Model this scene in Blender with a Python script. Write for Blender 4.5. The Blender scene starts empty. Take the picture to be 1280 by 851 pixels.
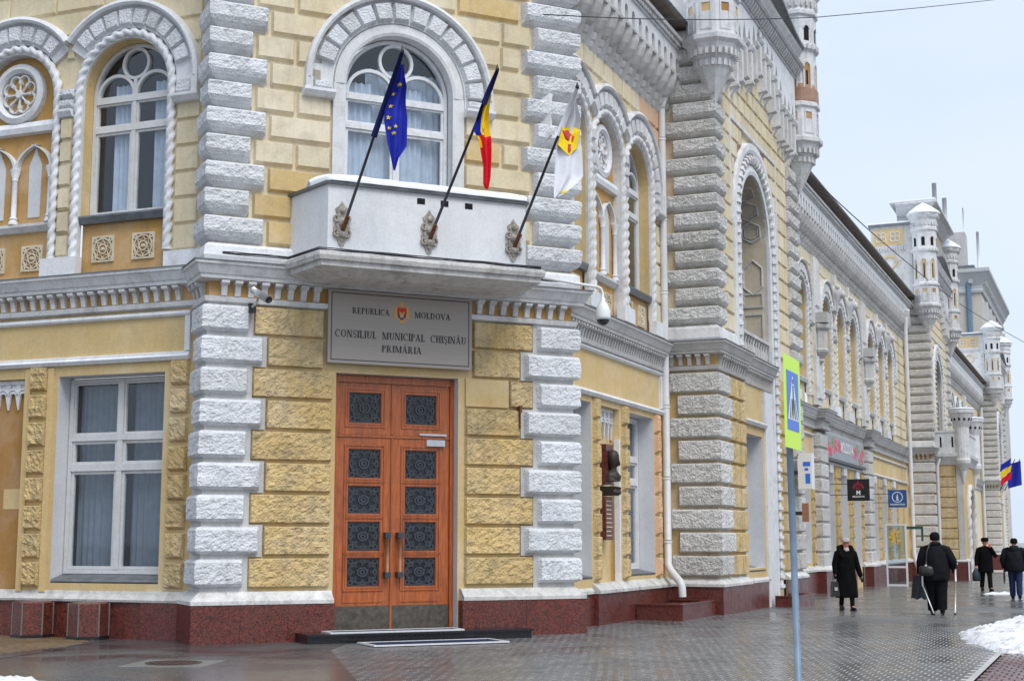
import bpy, math, random
from mathutils import Vector, Matrix, noise
random.seed(7)
S = bpy.context.scene
COL = S.collection
R_ = math.radians
PI = math.pi

# ------------------------------------------------------------------ camera, sky, sun, exposure
cam = bpy.data.cameras.new('camera')
cam.lens = 50.0; cam.sensor_width = 36.0; cam.clip_start = 0.1; cam.clip_end = 3000
camo = bpy.data.objects.new('camera', cam); COL.objects.link(camo)
camo.location = (0, 0, 1.6); camo.rotation_euler = (R_(90 + 8.02), 0, 0)
S.camera = camo

W = bpy.data.worlds.new('World'); S.world = W; W.use_nodes = True
wn = W.node_tree.nodes; wl = W.node_tree.links; wn.clear()
sky = wn.new('ShaderNodeTexSky'); sky.sky_type = 'NISHITA'; sky.sun_disc = False
sky.sun_elevation = R_(54); sky.sun_rotation = R_(151); sky.air_density = 1.0; sky.dust_density = 4.0; sky.ozone_density = 1.0
ovc = wn.new('ShaderNodeRGB'); ovc.outputs[0].default_value = (5.25, 5.95, 6.95, 1)   # even winter cloud cover
mx = wn.new('ShaderNodeMix'); mx.data_type = 'RGBA'; mx.clamp_factor = True
mx.inputs['Factor'].default_value = 0.88
bg = wn.new('ShaderNodeBackground'); bg.inputs['Strength'].default_value = 0.1
wo = wn.new('ShaderNodeOutputWorld')
tc = wn.new('ShaderNodeTexCoord'); mpg = wn.new('ShaderNodeMapping'); mpg.inputs['Scale'].default_value = (1.0, 1.0, 2.6); cn = wn.new('ShaderNodeTexNoise'); cn.inputs['Scale'].default_value = 1.7; cn.inputs['Detail'].default_value = 5; cn.inputs['Roughness'].default_value = 0.55
cr = wn.new('ShaderNodeValToRGB'); cr.color_ramp.elements[0].position = 0.3; cr.color_ramp.elements[1].position = 0.7; cr.color_ramp.elements[0].color = (0.90, 0.94, 0.99, 1); cr.color_ramp.elements[1].color = (1.08, 1.06, 1.02, 1)
cm = wn.new('ShaderNodeMix'); cm.data_type = 'RGBA'; cm.blend_type = 'MULTIPLY'; cm.inputs['Factor'].default_value = 1.0
wl.new(tc.outputs['Generated'], mpg.inputs[0]); wl.new(mpg.outputs[0], cn.inputs['Vector']); wl.new(cn.outputs[0], cr.inputs[0])
wl.new(ovc.outputs[0], cm.inputs[6]); wl.new(cr.outputs[0], cm.inputs[7])
wl.new(sky.outputs[0], mx.inputs[6]); wl.new(cm.outputs[2], mx.inputs[7])
wl.new(mx.outputs[2], bg.inputs[0]); wl.new(bg.outputs[0], wo.inputs[0])

sl = bpy.data.lights.new('sun', 'SUN'); sl.energy = 1.5; sl.angle = R_(32); sl.color = (1.0, 0.975, 0.94)
so = bpy.data.objects.new('sun', sl); COL.objects.link(so)
so.rotation_euler = Vector((0.42, -0.72, 1.15)).to_track_quat('Z', 'Y').to_euler()

S.view_settings.view_transform = 'Standard'; S.view_settings.look = 'None'
S.view_settings.exposure = 0.64; S.view_settings.gamma = 1.0
S.view_settings.use_curve_mapping = False

# ------------------------------------------------------------------ materials
M = {}
def nodes(name):
    m = bpy.data.materials.new(name); m.use_nodes = True
    nt = m.node_tree; nt.nodes.clear()
    o = nt.nodes.new('ShaderNodeOutputMaterial'); b = nt.nodes.new('ShaderNodeBsdfPrincipled')
    nt.links.new(b.outputs[0], o.inputs[0]); M[name] = m
    return m, nt, b
def nz(nt, scale, detail=4, rough=0.6, vec=None, dist=0.0):
    n = nt.nodes.new('ShaderNodeTexNoise'); n.inputs['Scale'].default_value = scale
    n.inputs['Detail'].default_value = detail; n.inputs['Roughness'].default_value = rough
    n.inputs['Distortion'].default_value = dist
    if vec: nt.links.new(vec, n.inputs['Vector'])
    return n.outputs[0]
def ramp(nt, src, a, b, ca=(0, 0, 0, 1), cb=(1, 1, 1, 1)):
    r = nt.nodes.new('ShaderNodeValToRGB'); e = r.color_ramp.elements
    e[0].position = a; e[1].position = b; e[0].color = ca; e[1].color = cb
    nt.links.new(src, r.inputs[0]); return r.outputs[0]
def mixc(nt, f, a, b, mode='MIX'):
    n = nt.nodes.new('ShaderNodeMix'); n.data_type = 'RGBA'; n.blend_type = mode
    for v, i in ((f, 0), (a, 6), (b, 7)):
        if isinstance(v, (int, float)): n.inputs[i].default_value = v
        elif isinstance(v, tuple): n.inputs[i].default_value = (v[0], v[1], v[2], 1)
        else: nt.links.new(v, n.inputs[i])
    return n.outputs[2]
def bump(nt, b, h, strength, dist):
    n = nt.nodes.new('ShaderNodeBump'); n.inputs['Strength'].default_value = strength; n.inputs['Distance'].default_value = dist
    nt.links.new(h, n.inputs['Height']); nt.links.new(n.outputs[0], b.inputs['Normal'])
def pos(nt, sc=(1, 1, 1)):
    g = nt.nodes.new('ShaderNodeNewGeometry'); m = nt.nodes.new('ShaderNodeMapping'); m.inputs['Scale'].default_value = sc
    nt.links.new(g.outputs['Position'], m.inputs[0]); return m.outputs[0]
def stucco(name, c1, c2, dirt=(0.2, 0.19, 0.18), dirtamt=0.35, bs=60, bst=0.4, bd=0.01, rough=0.85, chip=None, streak=0.5, lump=0.0):
    m, nt, b = nodes(name)
    p = pos(nt); ps = pos(nt, (3.2, 3.2, 0.28))
    col = mixc(nt, ramp(nt, nz(nt, 1.3, 6, 0.65, p), 0.35, 0.7), c1, c2)
    fine = ramp(nt, nz(nt, 28, 3, 0.7, p), 0.3, 0.75, (0.86, 0.86, 0.86, 1), (1.06, 1.06, 1.06, 1))
    col = mixc(nt, 1.0, col, fine, 'MULTIPLY')
    fade = ramp(nt, nz(nt, 0.55, 5, 0.6, p, 0.7), 0.48, 0.66, (0, 0, 0, 1), (0.42, 0.42, 0.42, 1))      # sun-bleached, repainted areas
    col = mixc(nt, fade, col, tuple(min(0.84, v * 0.62 + 0.32) for v in c2))
    d = ramp(nt, nz(nt, 2.6, 8, 0.74, p, 0.6), 0.48, 0.74)
    s = ramp(nt, nz(nt, 1.6, 6, 0.72, ps), 0.47, 0.74)
    dd = nt.nodes.new('ShaderNodeMath'); dd.operation = 'MULTIPLY_ADD'; nt.links.new(s, dd.inputs[0]); dd.inputs[1].default_value = streak; nt.links.new(d, dd.inputs[2])
    de = nt.nodes.new('ShaderNodeMath'); de.operation = 'MULTIPLY'; de.use_clamp = True; nt.links.new(dd.outputs[0], de.inputs[0]); de.inputs[1].default_value = dirtamt
    col = mixc(nt, de.outputs[0], col, dirt)
    if chip:
        k = ramp(nt, nz(nt, 5.5, 9, 0.75, p, 0.4), chip[1], chip[1] + 0.012)
        col = mixc(nt, k, col, chip[0])
    oi = nt.nodes.new('ShaderNodeObjectInfo')      # each block its own tone
    col = mixc(nt, 1.0, col, ramp(nt, oi.outputs['Random'], 0.0, 1.0, (0.90, 0.895, 0.88, 1), (1.05, 1.05, 1.06, 1)), 'MULTIPLY')
    nt.links.new(col, b.inputs['Base Color'])
    b.inputs['Roughness'].default_value = rough; b.inputs['Specular IOR Level'].default_value = 0.25
    h = nz(nt, bs, 5, 0.65, p)
    if lump:
        v = nt.nodes.new('ShaderNodeTexVoronoi'); v.inputs['Scale'].default_value = lump; nt.links.new(p, v.inputs['Vector'])
        ad = nt.nodes.new('ShaderNodeMath'); ad.operation = 'ADD'; nt.links.new(h, ad.inputs[0]); nt.links.new(v.outputs[0], ad.inputs[1]); h = ad.outputs[0]
    bump(nt, b, h, bst, bd)
    return m
stucco('ochre', (0.65, 0.47, 0.215), (0.71, 0.545, 0.29), (0.36, 0.28, 0.18), 0.34, 70, 0.25, 0.006, chip=((0.55, 0.52, 0.46), 0.80))
stucco('ochre_rock', (0.65, 0.465, 0.20), (0.73, 0.56, 0.30), (0.19, 0.155, 0.11), 0.75, 38, 0.75, 0.022, lump=30)
stucco('cream', (0.72, 0.61, 0.40), (0.77, 0.69, 0.51), (0.38, 0.31, 0.21), 0.5, 60, 0.3, 0.008, chip=((0.42, 0.36, 0.28), 0.82))
stucco('cream_deep', (0.64, 0.46, 0.20), (0.70, 0.54, 0.29), (0.30, 0.22, 0.12), 0.4, 60, 0.3, 0.008)
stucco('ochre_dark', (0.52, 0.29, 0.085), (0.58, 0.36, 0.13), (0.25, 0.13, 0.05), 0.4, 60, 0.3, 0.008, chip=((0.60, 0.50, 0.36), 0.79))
stucco('niche_brown', (0.40, 0.21, 0.065), (0.46, 0.25, 0.085), (0.22, 0.13, 0.06), 0.3, 50, 0.2, 0.006)
stucco('white', (0.74, 0.755, 0.78), (0.80, 0.815, 0.84), (0.34, 0.325, 0.31), 0.48, 70, 0.3, 0.006)
stucco('white_rock', (0.73, 0.75, 0.785), (0.80, 0.82, 0.85), (0.24, 0.235, 0.23), 0.45, 40, 0.75, 0.022, lump=26)
stucco('white_clean', (0.80, 0.82, 0.86), (0.83, 0.85, 0.88), (0.42, 0.40, 0.37), 0.26, 40, 0.1, 0.004)
stucco('grey_rock', (0.61, 0.60, 0.575), (0.70, 0.69, 0.665), (0.22, 0.21, 0.20), 0.45, 32, 0.85, 0.028, lump=22)
stucco('grey_white', (0.66, 0.665, 0.67), (0.74, 0.745, 0.75), (0.26, 0.245, 0.23), 0.6, 60, 0.4, 0.01)
stucco('grey_trim', (0.52, 0.515, 0.505), (0.62, 0.615, 0.605), (0.24, 0.225, 0.21), 0.5, 60, 0.4, 0.01)
stucco('reveal_grey', (0.60, 0.615, 0.635), (0.67, 0.68, 0.70), (0.44, 0.43, 0.42), 0.28, 40, 0.15, 0.004)
stucco('pink', (0.70, 0.42, 0.25), (0.74, 0.48, 0.30), (0.40, 0.25, 0.16), 0.35, 60, 0.3, 0.008)
stucco('old_brick', (0.38, 0.20, 0.13), (0.50, 0.36, 0.28), (0.18, 0.12, 0.10), 0.5, 24, 0.8, 0.03)
stucco('beige', (0.60, 0.53, 0.40), (0.66, 0.59, 0.46), (0.30, 0.26, 0.2), 0.4, 50, 0.2, 0.006)
stucco('tile_cream', (0.66, 0.57, 0.40), (0.72, 0.64, 0.48), (0.30, 0.25, 0.18), 0.4, 60, 0.3, 0.006)
stucco('peeling_white', (0.66, 0.67, 0.68), (0.72, 0.73, 0.73), (0.42, 0.38, 0.33), 0.5, 60, 0.5, 0.006, chip=((0.26, 0.17, 0.11), 0.68), rough=0.6)
stucco('plaster_ledge', (0.60, 0.59, 0.57), (0.74, 0.74, 0.73), (0.22, 0.20, 0.18), 0.75, 30, 0.6, 0.02, chip=((0.20, 0.18, 0.16), 0.73))
stucco('far_wall', (0.66, 0.62, 0.56), (0.71, 0.67, 0.61), (0.40, 0.38, 0.35), 0.3, 10, 0.2, 0.01)
stucco('far_trim', (0.60, 0.61, 0.62), (0.66, 0.67, 0.68), (0.35, 0.34, 0.33), 0.3, 10, 0.2, 0.01)

def plain(name, c, rough=0.6, metal=0.0, spec=0.5, nscale=0, namt=0.15, bst=0, bscale=80):
    m, nt, b = nodes(name)
    b.inputs['Roughness'].default_value = rough; b.inputs['Metallic'].default_value = metal; b.inputs['Specular IOR Level'].default_value = spec
    if nscale:
        k = ramp(nt, nz(nt, nscale, 5, 0.6, pos(nt)), 0.3, 0.7, (1 - namt, 1 - namt, 1 - namt, 1), (1 + namt, 1 + namt, 1 + namt, 1))
        nt.links.new(mixc(nt, 1.0, c, k, 'MULTIPLY'), b.inputs['Base Color'])
    else: b.inputs['Base Color'].default_value = (*c, 1)
    if bst: bump(nt, b, nz(nt, bscale, 4, 0.6, pos(nt)), bst, 0.01)
    return m
plain('iron', (0.038, 0.047, 0.060), 0.5, 0.0, 0.5, 30, 0.3, 0.3)
plain('dark_glass', (0.006, 0.008, 0.012), 0.12, 0, 0.5)
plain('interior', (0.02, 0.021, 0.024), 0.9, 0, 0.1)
plain('curtain', (0.23, 0.24, 0.255), 0.9, 0, 0.1, 6, 0.12)
plain('curtain_white', (0.60, 0.625, 0.66), 0.9, 0, 0.1, 6, 0.1)
plain('sheet_metal', (0.19, 0.20, 0.21), 0.42, 0.6, 0.5, 5, 0.3, 0.1, 20)
plain('roof_brown', (0.16, 0.135, 0.115), 0.6, 0, 0.4, 4, 0.3)
plain('pipe_white', (0.62, 0.62, 0.63), 0.45, 0, 0.5, 3, 0.1, 0.1, 20)
plain('pole_blue', (0.15, 0.22, 0.30), 0.45, 0, 0.5, 6, 0.15, 0.1)
plain('black_pole', (0.018, 0.016, 0.018), 0.4, 0, 0.5, 8, 0.3)
plain('rust', (0.16, 0.062, 0.03), 0.85, 0, 0.2, 20, 0.4, 0.3)
plain('bronze', (0.035, 0.028, 0.024), 0.5, 0.4, 0.5, 30, 0.3, 0.4)
plain('steel', (0.55, 0.56, 0.58), 0.3, 0.8, 0.5, 10, 0.1)
plain('kick_metal', (0.115, 0.098, 0.082), 0.5, 0.5, 0.5, 12, 0.4, 0.15)
plain('wood_handle', (0.30, 0.15, 0.075), 0.45, 0, 0.4, 14, 0.2)
plain('black_stone', (0.012, 0.013, 0.017), 0.18, 0, 0.5, 40, 0.4)
plain('aluminium', (0.78, 0.79, 0.80), 0.35, 0.35, 0.5, 20, 0.06)
plain('mat_blue', (0.018, 0.024, 0.07), 0.9, 0, 0.2, 60, 0.4, 0.6, 120)
plain('sign_fluo', (0.60, 0.92, 0.02), 0.4)
plain('sign_blue', (0.035, 0.16, 0.66), 0.4)
plain('sign_white', (0.78, 0.82, 0.88), 0.4)
plain('sign_dark', (0.02, 0.02, 0.025), 0.4)
plain('info_blue', (0.022, 0.09, 0.27), 0.4)
plain('shop_black', (0.012, 0.011, 0.013), 0.4)
plain('shop_red', (0.36, 0.018, 0.035), 0.5)
plain('shop_grey', (0.30, 0.32, 0.35), 0.5, 0, 0.4, 6, 0.15)
plain('shop_pink', (0.72, 0.06, 0.11), 0.5)
plain('shop_green', (0.10, 0.36, 0.10), 0.5)
plain('lettering_black', (0.02, 0.02, 0.024), 0.5)
plain('lettering_white', (0.8, 0.8, 0.8), 0.5)
plain('gold', (0.72, 0.36, 0.05), 0.45)
plain('crest_red', (0.55, 0.03, 0.03), 0.45)
plain('crest_blue', (0.03, 0.05, 0.25), 0.45)
plain('sticker_yellow', (0.80, 0.46, 0.03), 0.5)
plain('sticker_green', (0.02, 0.09, 0.08), 0.5)
plain('awning_red', (0.25, 0.012, 0.03), 0.7, 0, 0.2)
plain('plastic_white', (0.74, 0.75, 0.76), 0.35)
plain('plastic_dark', (0.03, 0.032, 0.036), 0.25)
plain('flag_blue', (0.018, 0.03, 0.36), 0.75, 0, 0.2, 30, 0.1)
plain('flag_yellow', (0.86, 0.62, 0.02), 0.75, 0, 0.2, 30, 0.1)
plain('flag_red', (0.70, 0.014, 0.03), 0.75, 0, 0.2, 30, 0.1)
plain('flag_white', (0.74, 0.75, 0.80), 0.75, 0, 0.2, 30, 0.06)
plain('flag_navy', (0.008, 0.01, 0.075), 0.8, 0, 0.2)
plain('flag_purple', (0.13, 0.05, 0.34), 0.75, 0, 0.2)
plain('skin', (0.56, 0.29, 0.21), 0.6, 0, 0.3)
plain('skin_red', (0.62, 0.23, 0.17), 0.6, 0, 0.3)
plain('coat_black', (0.006, 0.006, 0.0065), 0.95, 0, 0.06, 9, 0.35, 0.4, 25)
plain('jacket_navy', (0.007, 0.0075, 0.010), 0.8, 0, 0.14, 9, 0.3, 0.4, 20)
plain('jacket_slate', (0.010, 0.012, 0.016), 0.8, 0, 0.14, 9, 0.3, 0.4, 20)
plain('fur_black', (0.007, 0.006, 0.006), 0.95, 0, 0.1, 60, 0.5, 1.0, 120)
plain('trousers_black', (0.008, 0.008, 0.010), 0.9, 0, 0.1, 12, 0.3, 0.4, 18)
plain('jeans', (0.020, 0.030, 0.085), 0.8, 0, 0.2, 14, 0.3, 0.3, 30)
plain('leather', (0.012, 0.011, 0.011), 0.35, 0, 0.5)
plain('knit_grey', (0.42, 0.38, 0.38), 0.95, 0, 0.1, 50, 0.35, 0.8, 120)
plain('knit_black', (0.010, 0.010, 0.012), 0.95, 0, 0.1, 50, 0.3, 0.8, 120)
plain('scarf', (0.46, 0.40, 0.38), 0.95, 0, 0.1, 40, 0.3)
plain('bag_navy', (0.014, 0.017, 0.026), 0.45, 0, 0.5, 8, 0.2)
plain('bag_green', (0.010, 0.022, 0.024), 0.45, 0, 0.5, 8, 0.2)
plain('eye_dark', (0.02, 0.015, 0.012), 0.3)
plain('lips', (0.40, 0.12, 0.10), 0.5)
plain('cable_black', (0.02, 0.022, 0.03), 0.6)
plain('antenna_white', (0.66, 0.68, 0.70), 0.5)
plain('window_blue', (0.055, 0.085, 0.13), 0.15, 0, 0.6)
plain('plant_green', (0.03, 0.09, 0.025), 0.6)

def m_granite():
    m, nt, b = nodes('granite'); p = pos(nt)
    v = nt.nodes.new('ShaderNodeTexVoronoi'); v.inputs['Scale'].default_value = 55; nt.links.new(p, v.inputs['Vector'])
    c = mixc(nt, ramp(nt, v.outputs['Color'], 0.25, 0.75), (0.042, 0.014, 0.012), (0.20, 0.044, 0.030))
    c = mixc(nt, ramp(nt, nz(nt, 90, 3, 0.7, p), 0.55, 0.72), c, (0.03, 0.014, 0.013))
    c = mixc(nt, ramp(nt, nz(nt, 1.1, 6, 0.7, p), 0.45, 0.8, (0, 0, 0, 1), (0.35, 0.35, 0.35, 1)), c, (0.12, 0.075, 0.07))
    nt.links.new(c, b.inputs['Base Color'])
    nt.links.new(ramp(nt, nz(nt, 2.5, 5, 0.7, p), 0.35, 0.7, (0.22, 0.22, 0.22, 1), (0.5, 0.5, 0.5, 1)), b.inputs['Roughness'])
m_granite()
plain('socket_stone', (0.36, 0.33, 0.29), 0.85, 0, 0.2, 18, 0.45, 0.5, 40)
def m_wood():
    m, nt, b = nodes('door_wood'); p = pos(nt, (9, 9, 0.55)); q = pos(nt)
    c = mixc(nt, ramp(nt, nz(nt, 2.4, 9, 0.75, p, 1.2), 0.34, 0.64), (0.22, 0.045, 0.011), (0.55, 0.145, 0.030))
    c = mixc(nt, ramp(nt, nz(nt, 1.7, 6, 0.7, q), 0.5, 0.8, (0, 0, 0, 1), (0.75, 0.75, 0.75, 1)), c, (0.13, 0.034, 0.014))
    nt.links.new(c, b.inputs['Base Color']); b.inputs['Roughness'].default_value = 0.38; b.inputs['Coat Weight'].default_value = 0.25
    bump(nt, b, nz(nt, 5, 8, 0.7, p), 0.25, 0.004)
m_wood()
def m_glass(name, tint, refl=1.0):
    m = bpy.data.materials.new(name); m.use_nodes = True; nt = m.node_tree; nt.nodes.clear(); M[name] = m
    o = nt.nodes.new('ShaderNodeOutputMaterial'); t = nt.nodes.new('ShaderNodeBsdfTransparent'); g = nt.nodes.new('ShaderNodeBsdfGlossy')
    t.inputs[0].default_value = (*tint, 1); g.inputs['Roughness'].default_value = 0.03; g.inputs[0].default_value = (refl, refl, refl, 1)
    f = nt.nodes.new('ShaderNodeFresnel'); ge = nt.nodes.new('ShaderNodeNewGeometry'); mr = nt.nodes.new('ShaderNodeMapRange'); mr.inputs['To Min'].default_value = 1.5; mr.inputs['To Max'].default_value = 1 / 1.5   # thin pane: same reflectance from both sides
    nt.links.new(ge.outputs['Backfacing'], mr.inputs['Value']); nt.links.new(mr.outputs[0], f.inputs[0])
    bp = nt.nodes.new('ShaderNodeBump'); bp.inputs['Strength'].default_value = 0.06; nt.links.new(nz(nt, 1.6, 2, 0.5, pos(nt)), bp.inputs['Height'])
    nt.links.new(bp.outputs[0], g.inputs['Normal']); nt.links.new(bp.outputs[0], f.inputs['Normal'])
    x = nt.nodes.new('ShaderNodeMixShader'); nt.links.new(f.outputs[0], x.inputs[0]); nt.links.new(t.outputs[0], x.inputs[1]); nt.links.new(g.outputs[0], x.inputs[2]); nt.links.new(x.outputs[0], o.inputs[0])
m_glass('glass', (0.90, 0.94, 0.98))
m_glass('door_glass', (0.75, 0.82, 0.86))
def m_wet(name, c1, c2, r0, r1, bscale=40, bst=0.25, brick=None):
    m, nt, b = nodes(name); p = pos(nt)
    c = mixc(nt, ramp(nt, nz(nt, 0.55, 7, 0.68, p, 0.5), 0.35, 0.68), c1, c2)
    c = mixc(nt, 1.0, c, ramp(nt, nz(nt, 45, 3, 0.7, p), 0.3, 0.7, (0.8, 0.8, 0.8, 1), (1.15, 1.15, 1.15, 1)), 'MULTIPLY')
    ge = nt.nodes.new('ShaderNodeNewGeometry'); c = mixc(nt, 1.0, c, ramp(nt, ge.outputs['Random Per Island'], 0.0, 1.0, (0.80, 0.80, 0.81, 1), (1.20, 1.19, 1.17, 1)), 'MULTIPLY') if 'paver' in name and not brick else c
    h = nz(nt, bscale, 4, 0.6, p)
    if brick:
        rot = nt.nodes.new('ShaderNodeMapping'); rot.inputs['Rotation'].default_value = (0, 0, brick[3]); nt.links.new(p, rot.inputs[0])
        br = nt.nodes.new('ShaderNodeTexBrick'); br.inputs['Scale'].default_value = 1.0; br.inputs['Brick Width'].default_value = brick[0]; br.inputs['Row Height'].default_value = brick[1]; br.inputs['Mortar Size'].default_value = brick[2]
        br.inputs['Color1'].default_value = (0.85, 0.85, 0.85, 1); br.inputs['Color2'].default_value = (1.15, 1.12, 1.08, 1); br.inputs['Mortar'].default_value = (0.45, 0.45, 0.45, 1)
        nt.links.new(rot.outputs[0], br.inputs['Vector']); c = mixc(nt, 1.0, c, br.outputs['Color'], 'MULTIPLY')
    nt.links.new(c, b.inputs['Base Color'])
    nt.links.new(ramp(nt, nz(nt, 0.42, 6, 0.65, p, 0.8), 0.4, 0.62, (r0, r0, r0, 1), (r1, r1, r1, 1)), b.inputs['Roughness'])
    b.inputs['Specular IOR Level'].default_value = 0.5
    bump(nt, b, h, bst, 0.006)
AZC = R_(22.9)
m_wet('asphalt', (0.058, 0.058, 0.060), (0.10, 0.10, 0.10), 0.10, 0.38)
m_wet('paver', (0.098, 0.098, 0.10), (0.165, 0.163, 0.160), 0.11, 0.38, 60, 0.2)
m_wet('paver_far', (0.10, 0.10, 0.102), (0.165, 0.164, 0.162), 0.11, 0.36, 60, 0.2, (0.2, 0.1, 0.008, -(PI / 2 - AZC)))
m_wet('paver_red', (0.12, 0.062, 0.062), (0.17, 0.095, 0.092), 0.2, 0.5, 60, 0.2)
m_wet('paver_yellow', (0.13, 0.088, 0.045), (0.19, 0.13, 0.07), 0.2, 0.5, 60, 0.2)
m_wet('joint', (0.42, 0.41, 0.395), (0.56, 0.55, 0.53), 0.35, 0.6)
m_wet('concrete_wet', (0.15, 0.145, 0.135), (0.20, 0.195, 0.18), 0.2, 0.5)
m_wet('rust_iron', (0.05, 0.026, 0.02), (0.075, 0.04, 0.03), 0.3, 0.55)
def m_snow():
    m, nt, b = nodes('snow'); p = pos(nt)
    c = mixc(nt, ramp(nt, nz(nt, 4.5, 8, 0.8, p), 0.50, 0.66), (0.84, 0.86, 0.90), (0.33, 0.29, 0.25))
    nt.links.new(c, b.inputs['Base Color']); b.inputs['Roughness'].default_value = 0.8
    b.inputs['Subsurface Weight'].default_value = 0.0
    bump(nt, b, nz(nt, 26, 6, 0.7, p), 0.7, 0.03)
m_snow()
plain('snow_clean', (0.84, 0.87, 0.92), 0.8, 0, 0.3, 4, 0.04, 0.4, 18)
def m_metalsign():
    m, nt, b = nodes('sign_metal'); p = pos(nt, (0.6, 0.6, 90))
    c = mixc(nt, ramp(nt, nz(nt, 2, 4, 0.6, p), 0.3, 0.7), (0.335, 0.295, 0.262), (0.38, 0.34, 0.305))
    nt.links.new(c, b.inputs['Base Color']); b.inputs['Roughness'].default_value = 0.42; b.inputs['Metallic'].default_value = 0.0
m_metalsign()
# ------------------------------------------------------------------ helpers
class Fr:
    """a wall frame: u along the wall, w outward, z up"""
    def __init__(s, o, az, face=None, n=None):
        a = R_(az); s.o = Vector((o[0], o[1], 0)); s.d = Vector((math.sin(a), math.cos(a), 0))
        s.n = Vector((s.d.y, -s.d.x, 0)); s.dz = 0.0
        if n is not None and s.n.dot(Vector((n[0], n[1], 0))) < 0: s.n = -s.n
    def P(s, u, w, z): 
        p = s.o + s.d * u + s.n * w
        return (p.x, p.y, z + s.dz)
    def xy(s, u, w=0):
        p = s.o + s.d * u + s.n * w; return Vector((p.x, p.y))
    def sub(s, u, w=0):
        f = Fr((0, 0), 0); f.o = s.o + s.d * u + s.n * w; f.d = s.d; f.n = s.n; f.dz = s.dz; return f
    def ret(s):
        """frame of the return wall: u runs back from the corner, outward is -d"""
        f = Fr((0, 0), 0); f.o = s.o.copy(); f.d = -s.n; f.n = -s.d; f.dz = s.dz; return f
    def up(s, dz):
        f = s.sub(0); f.dz = s.dz + dz; return f
class MB:
    def __init__(s): s.v = []; s.f = []
    def add(s, vs, fs):
        k = len(s.v); s.v += [tuple(v) for v in vs]; s.f += [tuple(i + k for i in f) for f in fs]; return s
    def hexa(s, p):
        return s.add(p, [(0, 1, 2, 3), (7, 6, 5, 4), (0, 4, 5, 1), (1, 5, 6, 2), (2, 6, 7, 3), (3, 7, 4, 0)])
    def box(s, F, u0, u1, w0, w1, z0, z1):
        P = F.P; return s.hexa([P(u0, w0, z0), P(u1, w0, z0), P(u1, w0, z1), P(u0, w0, z1), P(u0, w1, z0), P(u1, w1, z0), P(u1, w1, z1), P(u0, w1, z1)])
    def frus(s, F, u0, u1, z0, z1, w0, w1, b, bb=None):
        P = F.P; bb = b if bb is None else bb
        return s.hexa([P(u0, w0, z0), P(u1, w0, z0), P(u1, w0, z1), P(u0, w0, z1), P(u0 + b, w1, z0 + bb), P(u1 - b, w1, z0 + bb), P(u1 - b, w1, z1 - b), P(u0 + b, w1, z1 - b)])
    def prof(s, F, u0, u1, pr):
        n = len(pr); vs = [F.P(u0, w, z) for w, z in pr] + [F.P(u1, w, z) for w, z in pr]
        fs = [(i, (i + 1) % n, n + (i + 1) % n, n + i) for i in range(n)] + [tuple(range(n)), tuple(range(2 * n - 1, n - 1, -1))]
        return s.add(vs, fs)
    def sweep(s, path, sgn, pr):
        """profile (w,z) swept along an xy path with mitres; sgn=+1 offsets to the right of the walking direction"""
        path = [Vector(p) for p in path]; N = len(path); rows = []
        for i in range(N):
            def nn(a, b):
                d = (b - a).normalized(); return Vector((d.y, -d.x)) * sgn
            if i == 0: m = nn(path[0], path[1]); k = 1
            elif i == N - 1: m = nn(path[-2], path[-1]); k = 1
            else:
                a = nn(path[i - 1], path[i]); b = nn(path[i], path[i + 1]); m = (a + b).normalized(); k = 1 / max(0.3, m.dot(a))
            rows.append([(path[i].x + m.x * w * k, path[i].y + m.y * w * k, z) for w, z in pr])
        n = len(pr); vs = [v for r in rows for v in r]; fs = []
        for i in range(N - 1):
            for j in range(n): fs.append((i * n + j, i * n + (j + 1) % n, (i + 1) * n + (j + 1) % n, (i + 1) * n + j))
        fs += [tuple(range(n)), tuple(range(N * n - 1, (N - 1) * n - 1, -1))]
        return s.add(vs, fs)
    def arc(s, F, uc, zc, r, a0, a1, pr, n=24, ky=1.0):
        """profile (dr,w) swept round an arc; angles from +u, counterclockwise"""
        m = len(pr); vs = []
        for i in range(n + 1):
            a = a0 + (a1 - a0) * i / n
            for dr, w in pr: vs.append(F.P(uc + (r + dr) * math.cos(a), w, zc + (r + dr) * math.sin(a) * ky))
        fs = []; closed = abs(abs(a1 - a0) - 2 * PI) < 1e-4
        for i in range(n):
            for j in range(m): fs.append((i * m + j, i * m + (j + 1) % m, (i + 1) * m + (j + 1) % m, (i + 1) * m + j))
        if not closed: fs += [tuple(range(m)), tuple(range((n + 1) * m - 1, n * m - 1, -1))]
        return s.add(vs, fs)
    def tube(s, pts, r, n=8, cap=True):
        pts = [Vector(p) for p in pts]; N = len(pts); rr = r if isinstance(r, (list, tuple)) else [r] * N
        up = Vector((0, 0, 1)); vs = []; prev = None
        for i in range(N):
            t = (pts[min(i + 1, N - 1)] - pts[max(i - 1, 0)]).normalized()
            if prev is None: x = t.cross(up) if abs(t.z) < 0.95 else t.cross(Vector((0, 1, 0)))
            else: x = prev - t * prev.dot(t)
            x.normalize(); prev = x; y = t.cross(x)
            for j in range(n):
                a = 2 * PI * j / n; vs.append(pts[i] + (x * math.cos(a) + y * math.sin(a)) * rr[i])
        fs = [(i * n + j, i * n + (j + 1) % n, (i + 1) * n + (j + 1) % n, (i + 1) * n + j) for i in range(N - 1) for j in range(n)]
        if cap: fs += [tuple(range(n)), tuple(range(N * n - 1, (N - 1) * n - 1, -1))]
        return s.add(vs, fs)
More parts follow.
